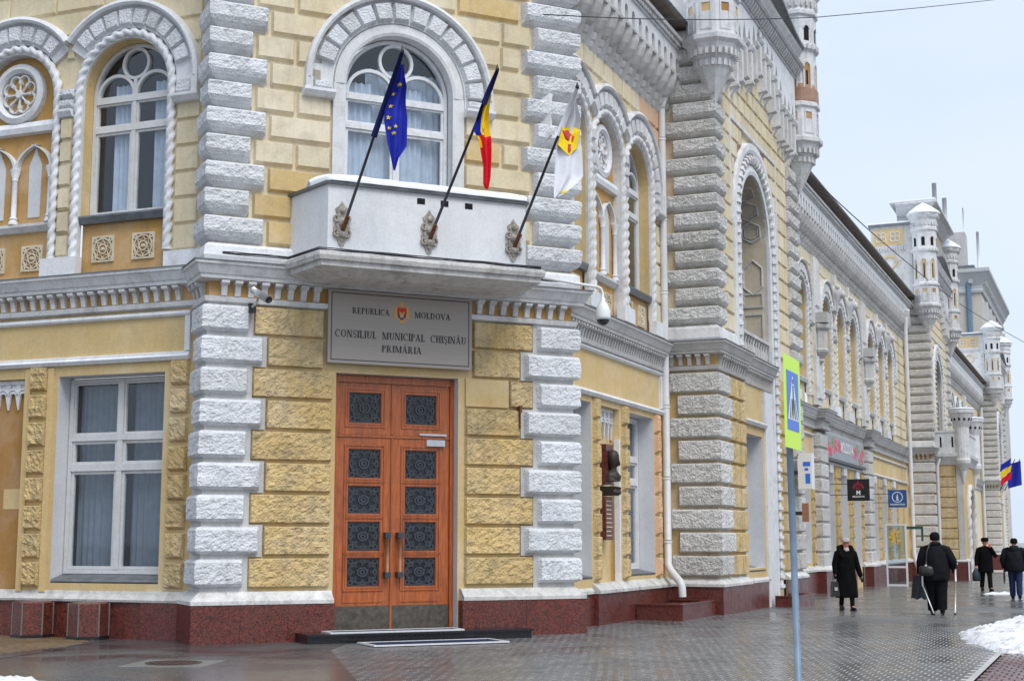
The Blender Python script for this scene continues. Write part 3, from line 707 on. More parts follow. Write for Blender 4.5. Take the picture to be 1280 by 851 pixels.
# ------------------------------------------------------------------ canted corner (entrance front)
WB = -0.12
def corner_front():
    F = FB; RT = Fr((0, 0), 0); 
    door_op = (3.39, 1.11, 0.10, 4.40, False); win_op = (3.34, 1.0, 7.62, 9.40, True)
    lo = wall_mesh(F, .12, 6.68, -0.3, 5.9, WB, [door_op])
    lo.add([F.P(.12, WB, -.3), F.P(.12, -3, -.3), F.P(.12, -3, 5.9), F.P(.12, WB, 5.9)], [(0, 1, 2, 3)])
    lo.add([F.P(6.68, WB, -.3), F.P(6.68, -4.5, -.3), F.P(6.68, -4.5, 5.9), F.P(6.68, WB, 5.9)], [(0, 1, 2, 3)])
    lo.build('wall', 'ochre', town)
    up = wall_mesh(F, .12, 6.68, 5.9, 14.2, WB, [win_op])
    up.add([F.P(.12, WB, 5.9), F.P(.12, -3, 5.9), F.P(.12, -3, 14.2), F.P(.12, WB, 14.2)], [(0, 1, 2, 3)])
    up.add([F.P(6.68, WB, 5.9), F.P(6.68, -4.5, 5.9), F.P(6.68, -4.5, 14.2), F.P(6.68, WB, 14.2)], [(0, 1, 2, 3)])
    up.build('wall', 'cream', town)
    path = [F.xy(.12, -1.25), F.xy(.12, WB), F.xy(6.68, WB), F.xy(6.68, -2.2)]
    pp = [F.xy(-.08 + .0, -1.1), F.xy(-.08, .08), F.xy(2.26, .08)]
    plinth(F, pp, 1); plinth(F, [F.xy(2.26, .08), F.xy(2.26, -.42)], 1, slab=.5)
    plinth(F, [F.xy(4.52, -.42), F.xy(4.52, .08)], 1, slab=.5); plinth(F, [F.xy(4.52, .08), F.xy(6.9, .08), F.xy(6.9, -2.2)], 1, slab=1.2)
    base_moulding([F.xy(.0, -1.05), F.xy(.0, .0), F.xy(2.24, .0)], 1, out=.09)
    base_moulding([F.xy(4.54, .0), F.xy(6.8, .0), F.xy(6.8, -2.2)], 1, out=.09)
    # lower rusticated quoins and blocks
    p = 0.511
    for i in range(9):
        z0 = .84 + p * i; z1 = z0 + p; g = .022
        ul = .79 if i % 2 == 0 else 1.03; ur = 5.97 if i % 2 == 0 else 5.72
        rock_block([F.xy(.12, -.80 + .18 * (i % 2)), F.xy(.12, WB), F.xy(ul, WB)], 1, z0 + g, z1 - g, .15, .07, .013, .04, 'white_rock', town)
        rock_block([F.xy(ur, WB), F.xy(6.68, WB), F.xy(6.68, -.8)], 1, z0 + g, z1 - g, .15, .07, .013, .04, 'white_rock', town)
        ue = 2.21 if i < 7 else 2.04
        rock_block([F.xy(ul + .05, WB), F.xy(ue, WB)], 1, z0 + g, z1 - g, .075, .022, .02, .038, 'ochre_rock', town, 'stone_block')
        us = 4.62 if i < 7 else 4.76
        if i == 6:
            MB().frus(F, us, 5.45, z0 + .01, z1 - .01, WB, WB + .05, .006).build('stone_block', 'cream_deep', town, label='smooth replastered block')
            rock_block([F.xy(5.46, WB), F.xy(ur - .05, WB)], 1, z0 + g, z1 - g, .075, .022, .02, .038, 'ochre_rock', town, 'stone_block')
        else:
            rock_block([F.xy(us, WB), F.xy(ur - .05, WB)], 1, z0 + g, z1 - g, .075, .022, .02, .038, 'ochre_rock', town, 'stone_block')
    # smooth bed behind the quoins
    MB().sweep([F.xy(.12, -.85), F.xy(.12, WB), F.xy(.84, WB)], 1, [(-.02, .80), (.045, .80), (.045, 5.44), (-.02, 5.44)]).build('quoin_bed', 'grey_trim', town)
    MB().sweep([F.xy(5.92, WB), F.xy(6.68, WB), F.xy(6.68, -.85)], 1, [(-.02, .80), (.045, .80), (.045, 5.44), (-.02, 5.44)]).build('quoin_bed', 'grey_trim', town)
    for i in range(1, 9, 2):
        z0 = .84 + p * i
        MB().box(F, .84, 1.07, WB, WB + .044, z0, z0 + p).build('quoin_bed', 'grey_trim', town); MB().box(F, 5.68, 5.92, WB, WB + .044, z0, z0 + p).build('quoin_bed', 'grey_trim', town)
    # string course
    cornice(path, 1, 5.43, [(F, .22, 2.0, WB), (F, 4.75, 6.6, WB), (F.sub(.12, WB).ret(), .15, .95, 0)], 'grey_white', 'ochre_dark', .235)
    # pedestal course above the string course
    MB().sweep(path, 1, [(-.05, 6.13), (.14, 6.13), (.16, 6.2), (.14, 6.36), (.06, 6.42), (-.05, 6.42)]).build('base_course', 'white', town)
    # upper quoins: deep undercut blocks
    q = .456
    for i in range(17):
        z0 = 6.43 + q * i; z1 = z0 + q
        ul = .97 if i % 2 == 0 else .72; ur = 5.71 if i % 2 == 0 else 5.93; bk = -.75 if i % 2 == 0 else -.55
        rock_block([F.xy(.12, bk), F.xy(.12, WB), F.xy(ul, WB)], 1, z0 + .014, z1 - .014, .18, .05, .014, .04, 'white_rock', town, bz=.16)
        rock_block([F.xy(ur, WB), F.xy(6.68, WB), F.xy(6.68, bk)], 1, z0 + .014, z1 - .014, .18, .05, .014, .04, 'white_rock', town, bz=.16)
        # cream ashlar between quoins and window
        uc, zc, rr = 3.34, 9.40, 1.40
        zm = min(max(zc, z0), z1) if z1 > zc else None
        def half(zA, zB):
            if zB <= zc: return 1.22
            d = max(zA - zc, 0); return math.sqrt(rr * rr - d * d) if d < rr else 0
        h = half(z0, z1)
        for a, b, sd in ((ul + .03, uc - h, 0), (uc + h, ur - .03, 1)) if h > .2 else ((ul + .03, ur - .03, 2),):
            cuts = [a]; x = a
            first = .72 if (i + sd) % 2 else 1.12
            w_ = first
            while b - x > w_ + .35:
                x += w_ + .04 * (hsh(i, x) - .5); cuts.append(x); w_ = 1.15 if sd == 2 else 1.0
            cuts.append(b)
            for c0, c1 in zip(cuts, cuts[1:]):
                if c1 - c0 < .08: continue
                MB().frus(F, c0 + .022, c1 - .022, z0 + .022, z1 - .02, WB - .002, WB + .07, .03, .045).build('stone_block', 'cream_deep' if (i < 3 and sd == 0) or hsh(i, c0) > .9 else 'cream', town)
    # window surround
    reveal(F, win_op, WB, -.40).build('reveal', 'white', town)
    m = MB(); pr = [(0.0, WB - .02), (0.0, WB + .07), (.05, WB + .09), (.2, WB + .07), (.22, WB - .02)]
    m.arc(F, 3.34, 9.40, 1.0, 0, PI, pr, 28)
    m.box(F, 2.12, 2.34, WB - .02, WB + .07, 7.0, 9.40); m.box(F, 4.34, 4.56, WB - .02, WB + .07, 7.0, 9.40)
    m.build('architrave', 'white', town)
    arch_ring(F, 3.34, 9.40, 1.25, 1.60, 13, WB + .05, WB + .16, 0, 0, 9.22, town, wall_w=WB)
    arched_window(F, 3.34, .98, 7.55, 9.40, -.33, town, (9.27, 8.74), 'white', 'curtain_white')
    # top of the corner block
    MB().sweep([F.xy(.12, -2.2), F.xy(.12, WB), F.xy(6.68, WB), F.xy(6.68, -3.5)], 1, [(-.1, 14.0), (.3, 14.0), (.6, 14.4), (.6, 14.55), (-.1, 14.7)]).build('eaves', 'grey_white', town)
    # door reveal and lintel
    reveal(F, door_op, WB, -.42, False).build('reveal', 'reveal_grey', town)
corner_front()

def door():
    F = FB; fr = MB()
    # frame
    for a, b in ((2.29, 2.37), (4.43, 4.49)): fr.box(F, a, b, -.44, -.30, .12, 4.39)
    fr.box(F, 2.37, 4.43, -.44, -.31, 4.27, 4.39); fr.box(F, 2.37, 4.43, -.44, -.325, 3.345, 3.385)
    d = fr.build('door', 'door_wood', town)
    gu = (2.88, 3.90); gzs = [(3.59, 4.10), (2.66, 3.14), (2.06, 2.52), (1.44, 1.92), (.85, 1.32)]
    hw = .285
    for k, (a, b) in enumerate(((2.375, 3.355), (3.375, 4.425))):
        uc = gu[k]
        for nm, z0, z1, rows in (('transom_leaf', 3.39, 4.265, gzs[:1]), ('door_leaf', .13, 3.34, gzs[1:])):
            ops = [(uc, hw, r[0], r[1], False) for r in rows]
            lf = wall_mesh(F, a, b, z0, z1, -.345, ops)
            for o in ops:
                rv = reveal(F, o, -.345, -.40); lf.add(rv.v, rv.f)
                # mouldings round each light
                for e, wq, t in ((.055, -.327, .022), (.012, -.335, .02)):
                    x0, x1, y0, y1 = uc - hw - e, uc + hw + e, o[2] - e, o[3] + e
                    lf.box(F, x0 - t, x0, -.346, wq, y0 - t, y1 + t); lf.box(F, x1, x1 + t, -.346, wq, y0 - t, y1 + t)
                    lf.box(F, x0, x1, -.346, wq - .001, y0 - t, y0); lf.box(F, x0, x1, -.346, wq - .001, y1, y1 + t)
            lf.box(F, a, a + .012, -.41, -.346, z0, z1); lf.box(F, b - .012, b, -.41, -.346, z0, z1)
            if nm == 'door_leaf':
                x0, x1 = uc - hw - .06, uc + hw + .06
                lf.box(F, x0, x1, -.346, -.333, .585, .60); lf.box(F, x0, x1, -.346, -.333, .78, .792)
            lf.build(nm, 'door_wood', d)
        MB().box(F, a + .01, b - .01, -.345, -.328, .14, .53).build('kick_plate', 'kick_metal', d)
    # cover strip on the meeting stiles
    MB().box(F, 3.35, 3.385, -.35, -.318, .13, 3.34).build('meeting_strip', 'door_wood', d)
    MB().box(F, 3.345, 3.385, -.35, -.32, 3.40, 4.26).build('meeting_strip', 'door_wood', d)
    # cast grilles
    src = None
    for k in range(2):
        for r in gzs:
            zc = (r[0] + r[1]) / 2; uc = gu[k]
            MB().box(F, uc - hw, uc + hw, -.402, -.396, r[0], r[1]).build('pane', 'dark_glass', d)
            if src is None or abs((r[1] - r[0]) - src[3]) > .03:
                m = MB(); w = -.388; hh = (r[1] - r[0]) / 2; kx = hw / hh
                G = Fr((0, 0), 0); G.o = F.o.copy(); G.d = F.d; G.n = F.n
                pr = [(-.013, w - .008), (.013, w - .008), (.013, w + .014), (-.013, w + .014)]
                def A(x, z, rr, a0, a1, n):
                    vs = MB().arc(G, 0, 0, rr, a0, a1, pr, n); mm = []
                    for v in vs.v:
                        rel = Vector((v[0], v[1], 0)) - G.o; uu = rel.dot(G.d); ww = rel.dot(G.n); mm.append(G.P(uc + (x + uu) * kx, ww, zc + z + v[2]))
                    m.add(mm, vs.f)
                A(0, 0, hh * .86, 0, 2 * PI, 28); A(0, 0, hh * .30, 0, 2 * PI, 16); A(0, 0, hh * .14, 0, 2 * PI, 10)
                for i in range(8):
                    a = PI / 4 * i + PI / 8; c, s_ = math.cos(a), math.sin(a)
                    A(hh * .60 * c, hh * .60 * s_, hh * .215, a - 2.35, a + 2.35, 9)
                    m.tube([G.P(uc + hh * .32 * c * kx, w, zc + hh * .32 * s_), G.P(uc + hh * .40 * c * kx, w, zc + hh * .40 * s_)], .011, 5)
                for i in range(4):
                    a = PI / 4 + PI / 2 * i; A(hh * 1.08 * math.cos(a), hh * 1.08 * math.sin(a), hh * .15, 0, 2 * PI, 9)
                m.box(F, uc - hw, uc - hw + .02, w - .01, w + .01, r[0], r[1]); m.box(F, uc + hw - .02, uc + hw, w - .01, w + .01, r[0], r[1])
                m.box(F, uc - hw + .02, uc + hw - .02, w - .01, w + .01, r[0], r[0] + .02); m.box(F, uc - hw + .02, uc + hw - .02, w - .01, w + .01, r[1] - .02, r[1])
                o = m.build('grille', 'iron', d); src = (o, uc, zc, r[1] - r[0])
            else:
                v = F.d * (uc - src[1]); c = copy_part(src[0], d); c.location = (v.x, v.y, zc - src[2])
    for u in (3.275, 3.50):
        h = MB().tube([F.P(u, -.24, 1.06), F.P(u, -.24, 1.70)], .028, 10).build('handle', 'wood_handle', d, True)
        for z in (1.04, 1.70): MB().box(F, u - .05, u + .05, -.345, -.20, z - .045, z + .045).build('handle_mount', 'iron', d)
    m = MB().box(F, 3.98, 4.32, -.345, -.27, 3.22, 3.33); m.build('door_closer', 'steel', d)
    MB().box(F, 3.86, 4.36, -.33, -.30, 3.40, 3.435).build('closer_arm', 'steel', d)
    room(F, (3.36, 1.03, .1, 4.3, False), -.43, -.6, d)
door()

def steps():
    F = FB
    s = thing('doorstep', 'black polished stone doorstep in front of the wooden entrance door', 'step', F.P(3.4, .4, 0))
    def ad(m, nm, mat): return adopt(m.build(nm, mat), s)
    m = MB(); m.box(F, 1.62, 5.50, .085, .72, -.05, .115); ad(m, 'riser', 'black_stone')
    m = MB(); m.box(F, 1.60, 5.53, .083, .75, .117, .15); ad(m, 'tread', 'black_stone')
    m = MB(); m.box(F, 2.27, 4.51, -.5, .083, -.05, .125); ad(m, 'threshold', 'black_stone')
    for nm, lb, u0, u1, w0, w1, z in (('door_mat', 'blue door mat in a white metal frame lying on the doorstep', 2.0, 4.30, .18, .68, .151), ('door_mat', 'blue door mat in a white metal frame lying on the pavement below the doorstep', 2.35, 4.62, .95, 1.75, .012)):
        t = thing(nm, lb, 'mat', F.P((u0 + u1) / 2, (w0 + w1) / 2, z))
        b = .07
        fr = MB()
        for a, c, e, f in ((u0, u1, w0, w0 + b), (u0, u1, w1 - b, w1), (u0, u0 + b, w0 + b, w1 - b), (u1 - b, u1, w0 + b, w1 - b)): fr.box(F, a, c, e, f, z, z + .022)
        adopt(fr.build('frame', 'aluminium'), t)
        adopt(MB().box(F, u0 + b, u1 - b, w0 + b, w1 - b, z, z + .014).build('pad', 'mat_blue'), t)
steps()

# balcony over the door
def balcony():
    F = FB
    def ring(pts, z0, z1, inset=0.0):
        return [F.P(u, w, z0) for u, w in pts], [F.P(u, w, z1) for u, w in pts]
    sl = MB(); pl = [(1.28, -.2), (1.55, 1.28), (5.42, 1.28), (5.66, -.2)]; lowp = [(1.75, -.2), (1.98, .95), (5.05, .95), (5.2, -.2)]
    vs = [F.P(u, w, 5.80 + .02) for u, w in lowp] + [F.P(u, w, 5.93) for u, w in pl] + [F.P(u, w, 6.13) for u, w in pl]
    sl.add(vs, [(3, 2, 1, 0), (8, 9, 10, 11)] + [(i + 4 * k, (i + 1) % 4 + 4 * k, (i + 1) % 4 + 4 * (k + 1), i + 4 * (k + 1)) for k in range(2) for i in range(4)])
    b = sl.build('balcony', 'plaster_ledge', town)
    MB().sweep([F.xy(1.28, -.05), F.xy(1.55, 1.28), F.xy(5.42, 1.28), F.xy(5.66, -.05)], 1, [(-.1, 6.02), (.05, 6.02), (.07, 6.09), (.05, 6.15), (-.1, 6.15)]).build('slab_edge', 'plaster_ledge', b)
    pth = [F.xy(1.42, -.1), F.xy(1.70, 1.10), F.xy(5.22, 1.10), F.xy(5.50, -.1)]
    MB().sweep(pth, 1, [(0, 6.13), (0, 7.30), (-.14, 7.30), (-.14, 6.13)]).build('parapet', 'white_clean', b)
    MB().sweep(pth, 1, [(.05, 7.30), (.06, 7.345), (-.2, 7.37), (-.2, 7.30)]).build('coping', 'sheet_metal', b)
    sp = MB()
    rows = []
    N = 60
    for i in range(N + 1):
        t = i / N; L = 4.75; x = t * L
        if x < .6: p = Vector(F.xy(1.55, .5)).lerp(F.xy(1.70, 1.10), x / .6)
        elif x < 4.12: p = Vector(F.xy(1.70, 1.10)).lerp(F.xy(5.22, 1.10), (x - .6) / 3.52)
        else: p = Vector(F.xy(5.22, 1.10)).lerp(F.xy(5.36, .5), (x - 4.12) / .63)
        n2 = Vector((F.n.x, F.n.y)); hgt = .11 + .03 * noise.noise(Vector((x * 2.3, 1, 0))); e = .075 + .012 * noise.noise(Vector((x * 5, 7, 0)))
        rows += [(p.x + n2.x * e, p.y + n2.y * e, 7.372 - .02), (p.x + n2.x * (e + .004), p.y + n2.y * (e + .004), 7.372 + hgt * .4), (p.x - n2.x * .03, p.y - n2.y * .03, 7.372 + hgt), (p.x - n2.x * .2, p.y - n2.y * .2, 7.36)]
    sp.add(rows, [(i * 4 + j, i * 4 + j + 1, (i + 1) * 4 + j + 1, (i + 1) * 4 + j) for i in range(N) for j in range(3)])
    sp.build('snow_cover', 'snow_clean', b, True)
    for u in (3.30, 3.72, 4.16): MB().box(F, u - .07, u + .07, 1.09, 1.104, 7.12, 7.22).build('drain_slot', 'interior', b)
    # cast flag sockets
    for u in (1.93, 3.44, 4.98):
        m = MB(); zc = 6.70
        out = [(0, .33), (.06, .25), (.13, .20), (.10, .12), (.15, .05), (.12, -.04), (.17, -.10), (.14, -.18), (.16, -.26), (.09, -.30), (.05, -.38), (0, -.42)]
        pts = [(u + x * .85, zc + z) for x, z in out] + [(u - x * .85, zc + z) for x, z in out[-2:0:-1]]
        m.slab(F, pts, 1.10, 1.125)
        pts2 = [(u + (a - u) * .72, zc + (b_ - zc) * .8) for a, b_ in pts]; m.slab(F, pts2, 1.125, 1.15)
        for dz, r in ((.17, .055), (-.02, .075), (-.22, .06)): m.lathe(F.P(u, 1.15, zc + dz - r), [(.01, 0), (r * .8, r * .4), (r, r), (r * .8, r * 1.6), (.01, 2 * r)], 10)
        for sg in (-1, 1):
            m.arc(F, u + sg * .085, zc + .04, .05, 0, 2 * PI, [(-.014, 1.12), (.014, 1.12), (.014, 1.155), (-.014, 1.155)], 10); m.arc(F, u + sg * .085, zc - .2, .055, 0, 2 * PI, [(-.014, 1.12), (.014, 1.12), (.014, 1.155), (-.014, 1.155)], 10)
        o = m.build('flag_socket', 'socket_stone', b)
        MB().tube([F.P(u, 1.13, 6.50), F.P(u + .03, 1.32, 6.74)], .035, 8).build('socket_tube', 'rust', b)
    return b
balcony()
# rusty hinge pin left in the wall right of the door
tag(MB().box(FB, 5.615, 5.655, -.1, .04, 3.84, 3.96).box(FB, 5.625, 5.645, -.1, .01, 3.56, 3.84).build('hinge_pin', 'rust'), 'rusty iron hinge pin in the ochre blocks right of the entrance', 'hinge')
# ------------------------------------------------------------------ side street front and boulevard wing: common bays
FAR_CREAM = MB(); FAR_OCHRE = MB()          # small far blocks past the count, joined
def casement(F, u0, u1, z0, z1, w, parent, trans, mat='peeling_white', drape='curtain', two_top=True):
    """tall two-leaf window with transom lights; trans = heights of the rails"""
    m = MB(); t = .075
    m.box(F, u0, u0 + t, w - .06, w + .05, z0, z1); m.box(F, u1 - t, u1, w - .06, w + .05, z0, z1)
    m.box(F, u0 + t, u1 - t, w - .06, w + .049, z1 - t, z1); m.box(F, u0 + t, u1 - t, w - .06, w + .049, z0, z0 + t)
    um = (u0 + u1) / 2; zs = [z0 + t] + list(trans) + [z1 - t]
    for z in trans: m.box(F, u0 + t, u1 - t, w - .06, w + .062, z - .055, z + .055)
    for i in range(len(zs) - 1):
        a = zs[i] + (.055 if i else 0); b = zs[i + 1] - (.055 if i < len(zs) - 2 else 0)
        m.box(F, um - .055, um + .055, w - .06, w + .057, a, b)
        for x0, x1 in ((u0 + t, um - .055), (um + .055, u1 - t)): sash(F, x0 + .004, x1 - .004, a + .004, b - .004, w, .05 if i < 2 else .03, m)
    wo = m.build('window', mat, parent)
    for i in range(len(zs) - 1):
        for x0, x1 in ((u0 + t, um - .055), (um + .055, u1 - t)):
            MB().box(F, x0 + .045, x1 - .045, w - .006, w, zs[i] + .05, zs[i + 1] - .05).build('pane', 'glass', wo)
    room(F, (um, (u1 - u0) / 2, z0, z1, False), w - .06, w - .8, wo)
    if drape:
        curtain(F, u0 + .06, u0 + (u1 - u0) * .46, z0 + .05, z1 - .05, w - .22, drape, wo, 8, .03)
        curtain(F, u0 + (u1 - u0) * .55, u1 - .06, z0 + .05, z1 - .05, w - .22, drape, wo, 7, .03)
    return wo
def small_blocks(F, u0, u1, z0, z1, n, w0, w1, mat, step=.06, amp=.012, joined=None):
    for i in range(n):
        a = z0 + (z1 - z0) * i / n; b = z0 + (z1 - z0) * (i + 1) / n
        if joined is not None: joined.frus(F, u0, u1, a + .02, b - .02, w0, w1, .02, .05)
        elif step: 
            sg = 1 if F.n.dot(Vector((F.d.y, -F.d.x, 0))) > 0 else -1
            rock_block([F.xy(u0, w0), F.xy(u1, w0)], sg, a + .025, b - .025, w1 - w0, .025, amp, step, mat, town, 'stone_block', bz=.05)
        else: MB().frus(F, u0, u1, a + .02, b - .02, w0, w1, .02, .05).build('stone_block', mat, town)
def lambrequin(F, u0, u1, z1, h, w, parent, n=6, mat='white'):
    m = MB(); m.box(F, u0, u1, w, w + .06, z1 - .07, z1)
    p = (u1 - u0) / n
    for i in range(n):
        uc = u0 + p * (i + .5); zc = z1 - h * .55
        m.arc(F, uc, zc, p * .36, 0, PI, [(-.02, w), (.03, w), (.02, w + .05), (-.02, w + .05)], 8)
        m.arc(F, uc, zc + .02, p * .5, 0.2, PI - .2, [(-.015, w), (.02, w), (.015, w + .06), (-.015, w + .06)], 8)
    for i in range(n + 1):
        uc = u0 + p * i; a = max(u0, uc - .05); b = min(u1, uc + .05)
        m.hexa([F.P(a, w, z1 - h * .55), F.P(b, w, z1 - h * .55), F.P(b, w, z1 - .07), F.P(a, w, z1 - .07), F.P(a, w + .05, z1 - h * .55), F.P(b, w + .05, z1 - h * .55), F.P(b, w + .05, z1 - .07), F.P(a, w + .05, z1 - .07)])
        m.hexa([F.P(uc - .01 if u0 < uc < u1 else a, w, z1 - h), F.P(uc + .01 if u0 < uc < u1 else b, w, z1 - h), F.P(b, w, z1 - h * .551), F.P(a, w, z1 - h * .551),
                F.P(uc - .01 if u0 < uc < u1 else a, w + .03, z1 - h), F.P(uc + .01 if u0 < uc < u1 else b, w + .03, z1 - h), F.P(b, w + .05, z1 - h * .551), F.P(a, w + .05, z1 - h * .551)])
    m.box(F, u0, u1, w - .002, w + .02, z1 - h * .42, z1 - .07)
    return m.build('lambrequin', mat, parent)
def blind_bay(F, uc, hw, zb, zsill, zc, w, parent, detail=True, mat='white'):
    """blind bay: rosette roundel over a bar, two pointed niches on colonnettes, tiled apron"""
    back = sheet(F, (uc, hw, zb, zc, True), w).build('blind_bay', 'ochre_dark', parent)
    m = MB(); zr = zc + .18; rr = hw * .56
    m.arc(F, uc, zr, rr, 0, 2 * PI, [(-.10, w), (-.09, w + .08), (-.03, w + .13), (.07, w + .10), (.08, w)], 28)
    m.build('roundel', mat, back)
    rs = MB(); ri = rr - .11
    rs.arc(F, uc, zr, .05, 0, 2 * PI, [(-.045, w), (.03, w), (.02, w + .09), (-.045, w + .09)], 10)
    for i in range(8):
        a = PI / 4 * i + PI / 8; rs.arc(F, uc + ri * .66 * math.cos(a), zr + ri * .66 * math.sin(a), ri * .29, a - 2.3, a + 2.3, [(-.025, w), (.025, w), (.012, w + .07), (-.012, w + .07)], 9)
        rs.tube([F.P(uc + .05 * math.cos(a + PI / 8), w + .04, zr + .05 * math.sin(a + PI / 8)), F.P(uc + ri * .55 * math.cos(a + PI / 8), w + .04, zr + ri * .55 * math.sin(a + PI / 8))], .022, 5)
    rs.build('rosette', mat, back)
    zbar = zr - rr - .28
    b = MB(); b.prof(F, uc - hw, uc + hw, [(w, zbar), (w + .10, zbar + .02), (w + .12, zbar + .12), (w + .08, zbar + .22), (w, zbar + .24)]); b.build('bar', mat, back)
    # pointed arches
    hz = hw * .92; ztop = zbar - .02; zsp = ztop - .62
    ar = MB()
    for c in (-hz / 2, hz / 2):
        r = hz / 2 - .02
        for sg in (-1, 1):
            pts = []
            for i in range(9):
                a = (PI / 3) * i / 8 * 1.08
                pts.append((uc + c + sg * (r - r * 2 * (1 - math.cos(a)) * .98), zsp + 2 * r * math.sin(a) * .62))
            for (a0, b0), (a1, b1) in zip(pts, pts[1:]):
                ar.hexa([F.P(a0 - .035, w, b0), F.P(a0 + .035, w, b0), F.P(a1 + .035, w, b1), F.P(a1 - .035, w, b1), F.P(a0 - .025, w + .09, b0), F.P(a0 + .025, w + .09, b0), F.P(a1 + .025, w + .09, b1), F.P(a1 - .025, w + .09, b1)])
        lan = [(uc + c - .13, zsill + .12), (uc + c + .13, zsill + .12), (uc + c + .14, zsp + .05), (uc + c + .05, zsp + .25), (uc + c, zsp + .42), (uc + c - .05, zsp + .25), (uc + c - .14, zsp + .05)]
        MB().slab(F, lan, w, w + .015).build('niche_panel', 'reveal_grey', back)
    ar.build('pointed_arch', mat, back)
    for c in (-hz + .02, 0, hz - .02):
        p = F.P(uc + c, w + .06, zsill); k = MB()
        k.lathe(p, [(.085, 0), (.085, .05), (.06, .08), (.075, .11), (.05, .15), (.048, zsp - zsill - .22), (.06, zsp - zsill - .2), (.05, zsp - zsill - .17), (.095, zsp - zsill - .04), (.10, zsp - zsill), (.005, zsp - zsill)], 10)
        smooth_angle(k.build('colonnette', mat, back), 40)
    s = MB(); s.prof(F, uc - hw, uc + hw, [(w, zsill - .16), (w + .05, zsill - .15), (w + .12, zsill - .06), (w + .12, zsill - .01), (w, zsill)]); s.build('sill', 'grey_white', back)
    for c in (-.42, .42): rosette_tile(F, uc + c, (zb + zsill) / 2 - .12, .46, w, back)
    return back
def upper_bays(F, bays, D, wall_w, zb, zsill, zimp, zc, hw, parent, ends=(True, True), rope_mat='white', detail=True, mat_v='white_rock', trim='white', split=0.0, drape='curtain_white', piermat='cream'):
    """row of arched bays: bays=[(uc,'win'|'blind')], ring stones, cable mouldings, imposts and pedestals"""
    r0, r1 = hw + .21, hw + .54
    al = math.acos(min(1, D / 2 / (r1 + .13)))
    n = len(bays)
    sgn = 1 if F.n.dot(Vector((F.d.y, -F.d.x, 0))) > 0 else -1
    for i, (uc, kind) in enumerate(bays):
        left = i > 0; right = i < n - 1           # neighbours on -u / +u
        op = (uc, hw, zb, zc, True)
        arch_ring(F, uc, zc, r0, r1, 13, wall_w + .04, wall_w + .14, al if left else 0, al if right else 0, zimp, parent, mat_v, trim, wall_w=wall_w, imp=(True, True))
        if kind == 'win':
            reveal(F, (uc, hw, zsill, zc, True), wall_w, wall_w - .34).build('reveal', 'cream_deep', parent)
            arched_window(F, uc, hw - .01, zsill, zc, wall_w - .28, parent, (zc - .12, zc - .66), 'peeling_white', drape, split, False)
            ap = MB(); ap.add([F.P(uc - hw, wall_w - .08, zb), F.P(uc + hw, wall_w - .08, zb), F.P(uc + hw, wall_w - .08, zsill), F.P(uc - hw, wall_w - .08, zsill)], [(0, 1, 2, 3)])
            apo = ap.build('apron', 'ochre_dark' if detail else 'cream', parent)
            if detail:
                for c in (-.42, .42): rosette_tile(F, uc + c, (zb + zsill) / 2 - .08, .46, wall_w - .08, apo)
            MB().prof(F, uc - hw, uc + hw, [(wall_w - .34, zsill - .14), (wall_w + .02, zsill - .14), (wall_w + .06, zsill - .03), (wall_w + .06, zsill), (wall_w - .34, zsill + .05)]).build('sill', 'sheet_metal' if detail else 'grey_white', apo)
        elif kind == 'blind':
            reveal(F, op, wall_w, wall_w - .2).build('reveal', trim, parent)
            blind_bay(F, uc, hw, zb, zsill, zc, wall_w - .14, parent, detail)
        # cable moulding round the opening
        rr = hw + .10; wq = wall_w + .045
        pts = [F.P(uc - rr, wq, zb + .3)] + [F.P(uc - rr, wq, zb + .3 + (zc - zb - .3) * k / 6) for k in range(1, 6)] + [F.P(uc + rr * math.cos(PI - PI * k / 24), wq, zc + rr * math.sin(PI * k / 24)) for k in range(25)]
        pts += [F.P(uc + rr, wq, zc - (zc - zb - .3) * k / 6) for k in range(1, 7)]
        mb = MB().rope(pts, .085, .20, 8)
        o = mb.build('cable_moulding', rope_mat, parent, True)
        fl = MB()
        for sg in (-1, 1):
            a, b = sorted((uc + sg * (hw + .005), uc + sg * (hw + .045))); fl.box(F, a, b, wall_w - .04, wall_w + .05, zb + .3, zc)
        fl.arc(F, uc, zc, hw + .005, 0, PI, [(0, wall_w - .04), (.04, wall_w - .04), (.04, wall_w + .05), (0, wall_w + .05)], 24)
        fl.build('fillet', trim, parent)
    # piers between bays: cream blocks between the cables, ring-stone stack above the impost
    for i in range(n - 1):
        um = (bays[i][0] + bays[i + 1][0]) / 2; half = max(.08, D / 2 - hw - .21)
        k = round((zimp - .15 - zb - .3) / .42)
        for j in range(k):
            a = zb + .3 + (zimp - .15 - zb - .3) * j / k; b = zb + .3 + (zimp - .15 - zb - .3) * (j + 1) / k
            (MB().frus(F, um - half, um + half, a + .012, b - .012, wall_w, wall_w + .09, .015, .05).build('stone_block', piermat, parent) if detail else FAR_CREAM.frus(F, um - half, um + half, a + .012, b - .012, wall_w, wall_w + .09, .015, .05))
        MB().prof(F, um - half - .02, um + half + .02, [(wall_w, zimp - .15), (wall_w + .12, zimp - .13), (wall_w + .17, zimp - .05), (wall_w + .17, zimp - .002), (wall_w, zimp - .002)]).build('impost', trim, parent)
        ztop = zc + math.sqrt(max(.01, r0 * r0 - (D / 2 - half * .4) ** 2)) if D / 2 - half * .4 < r0 else zc
        ztop = max(ztop, zc + .1); kk = max(2, round((ztop - zimp) / .26))
        for j in range(kk):
            a = zimp + (ztop - zimp) * j / kk; b = zimp + (ztop - zimp) * (j + 1) / kk
            MB().frus(F, um - half - .03, um + half + .03, a + .008, b - .008, wall_w, wall_w + .145, .025, .06).build('voussoir', mat_v, parent)
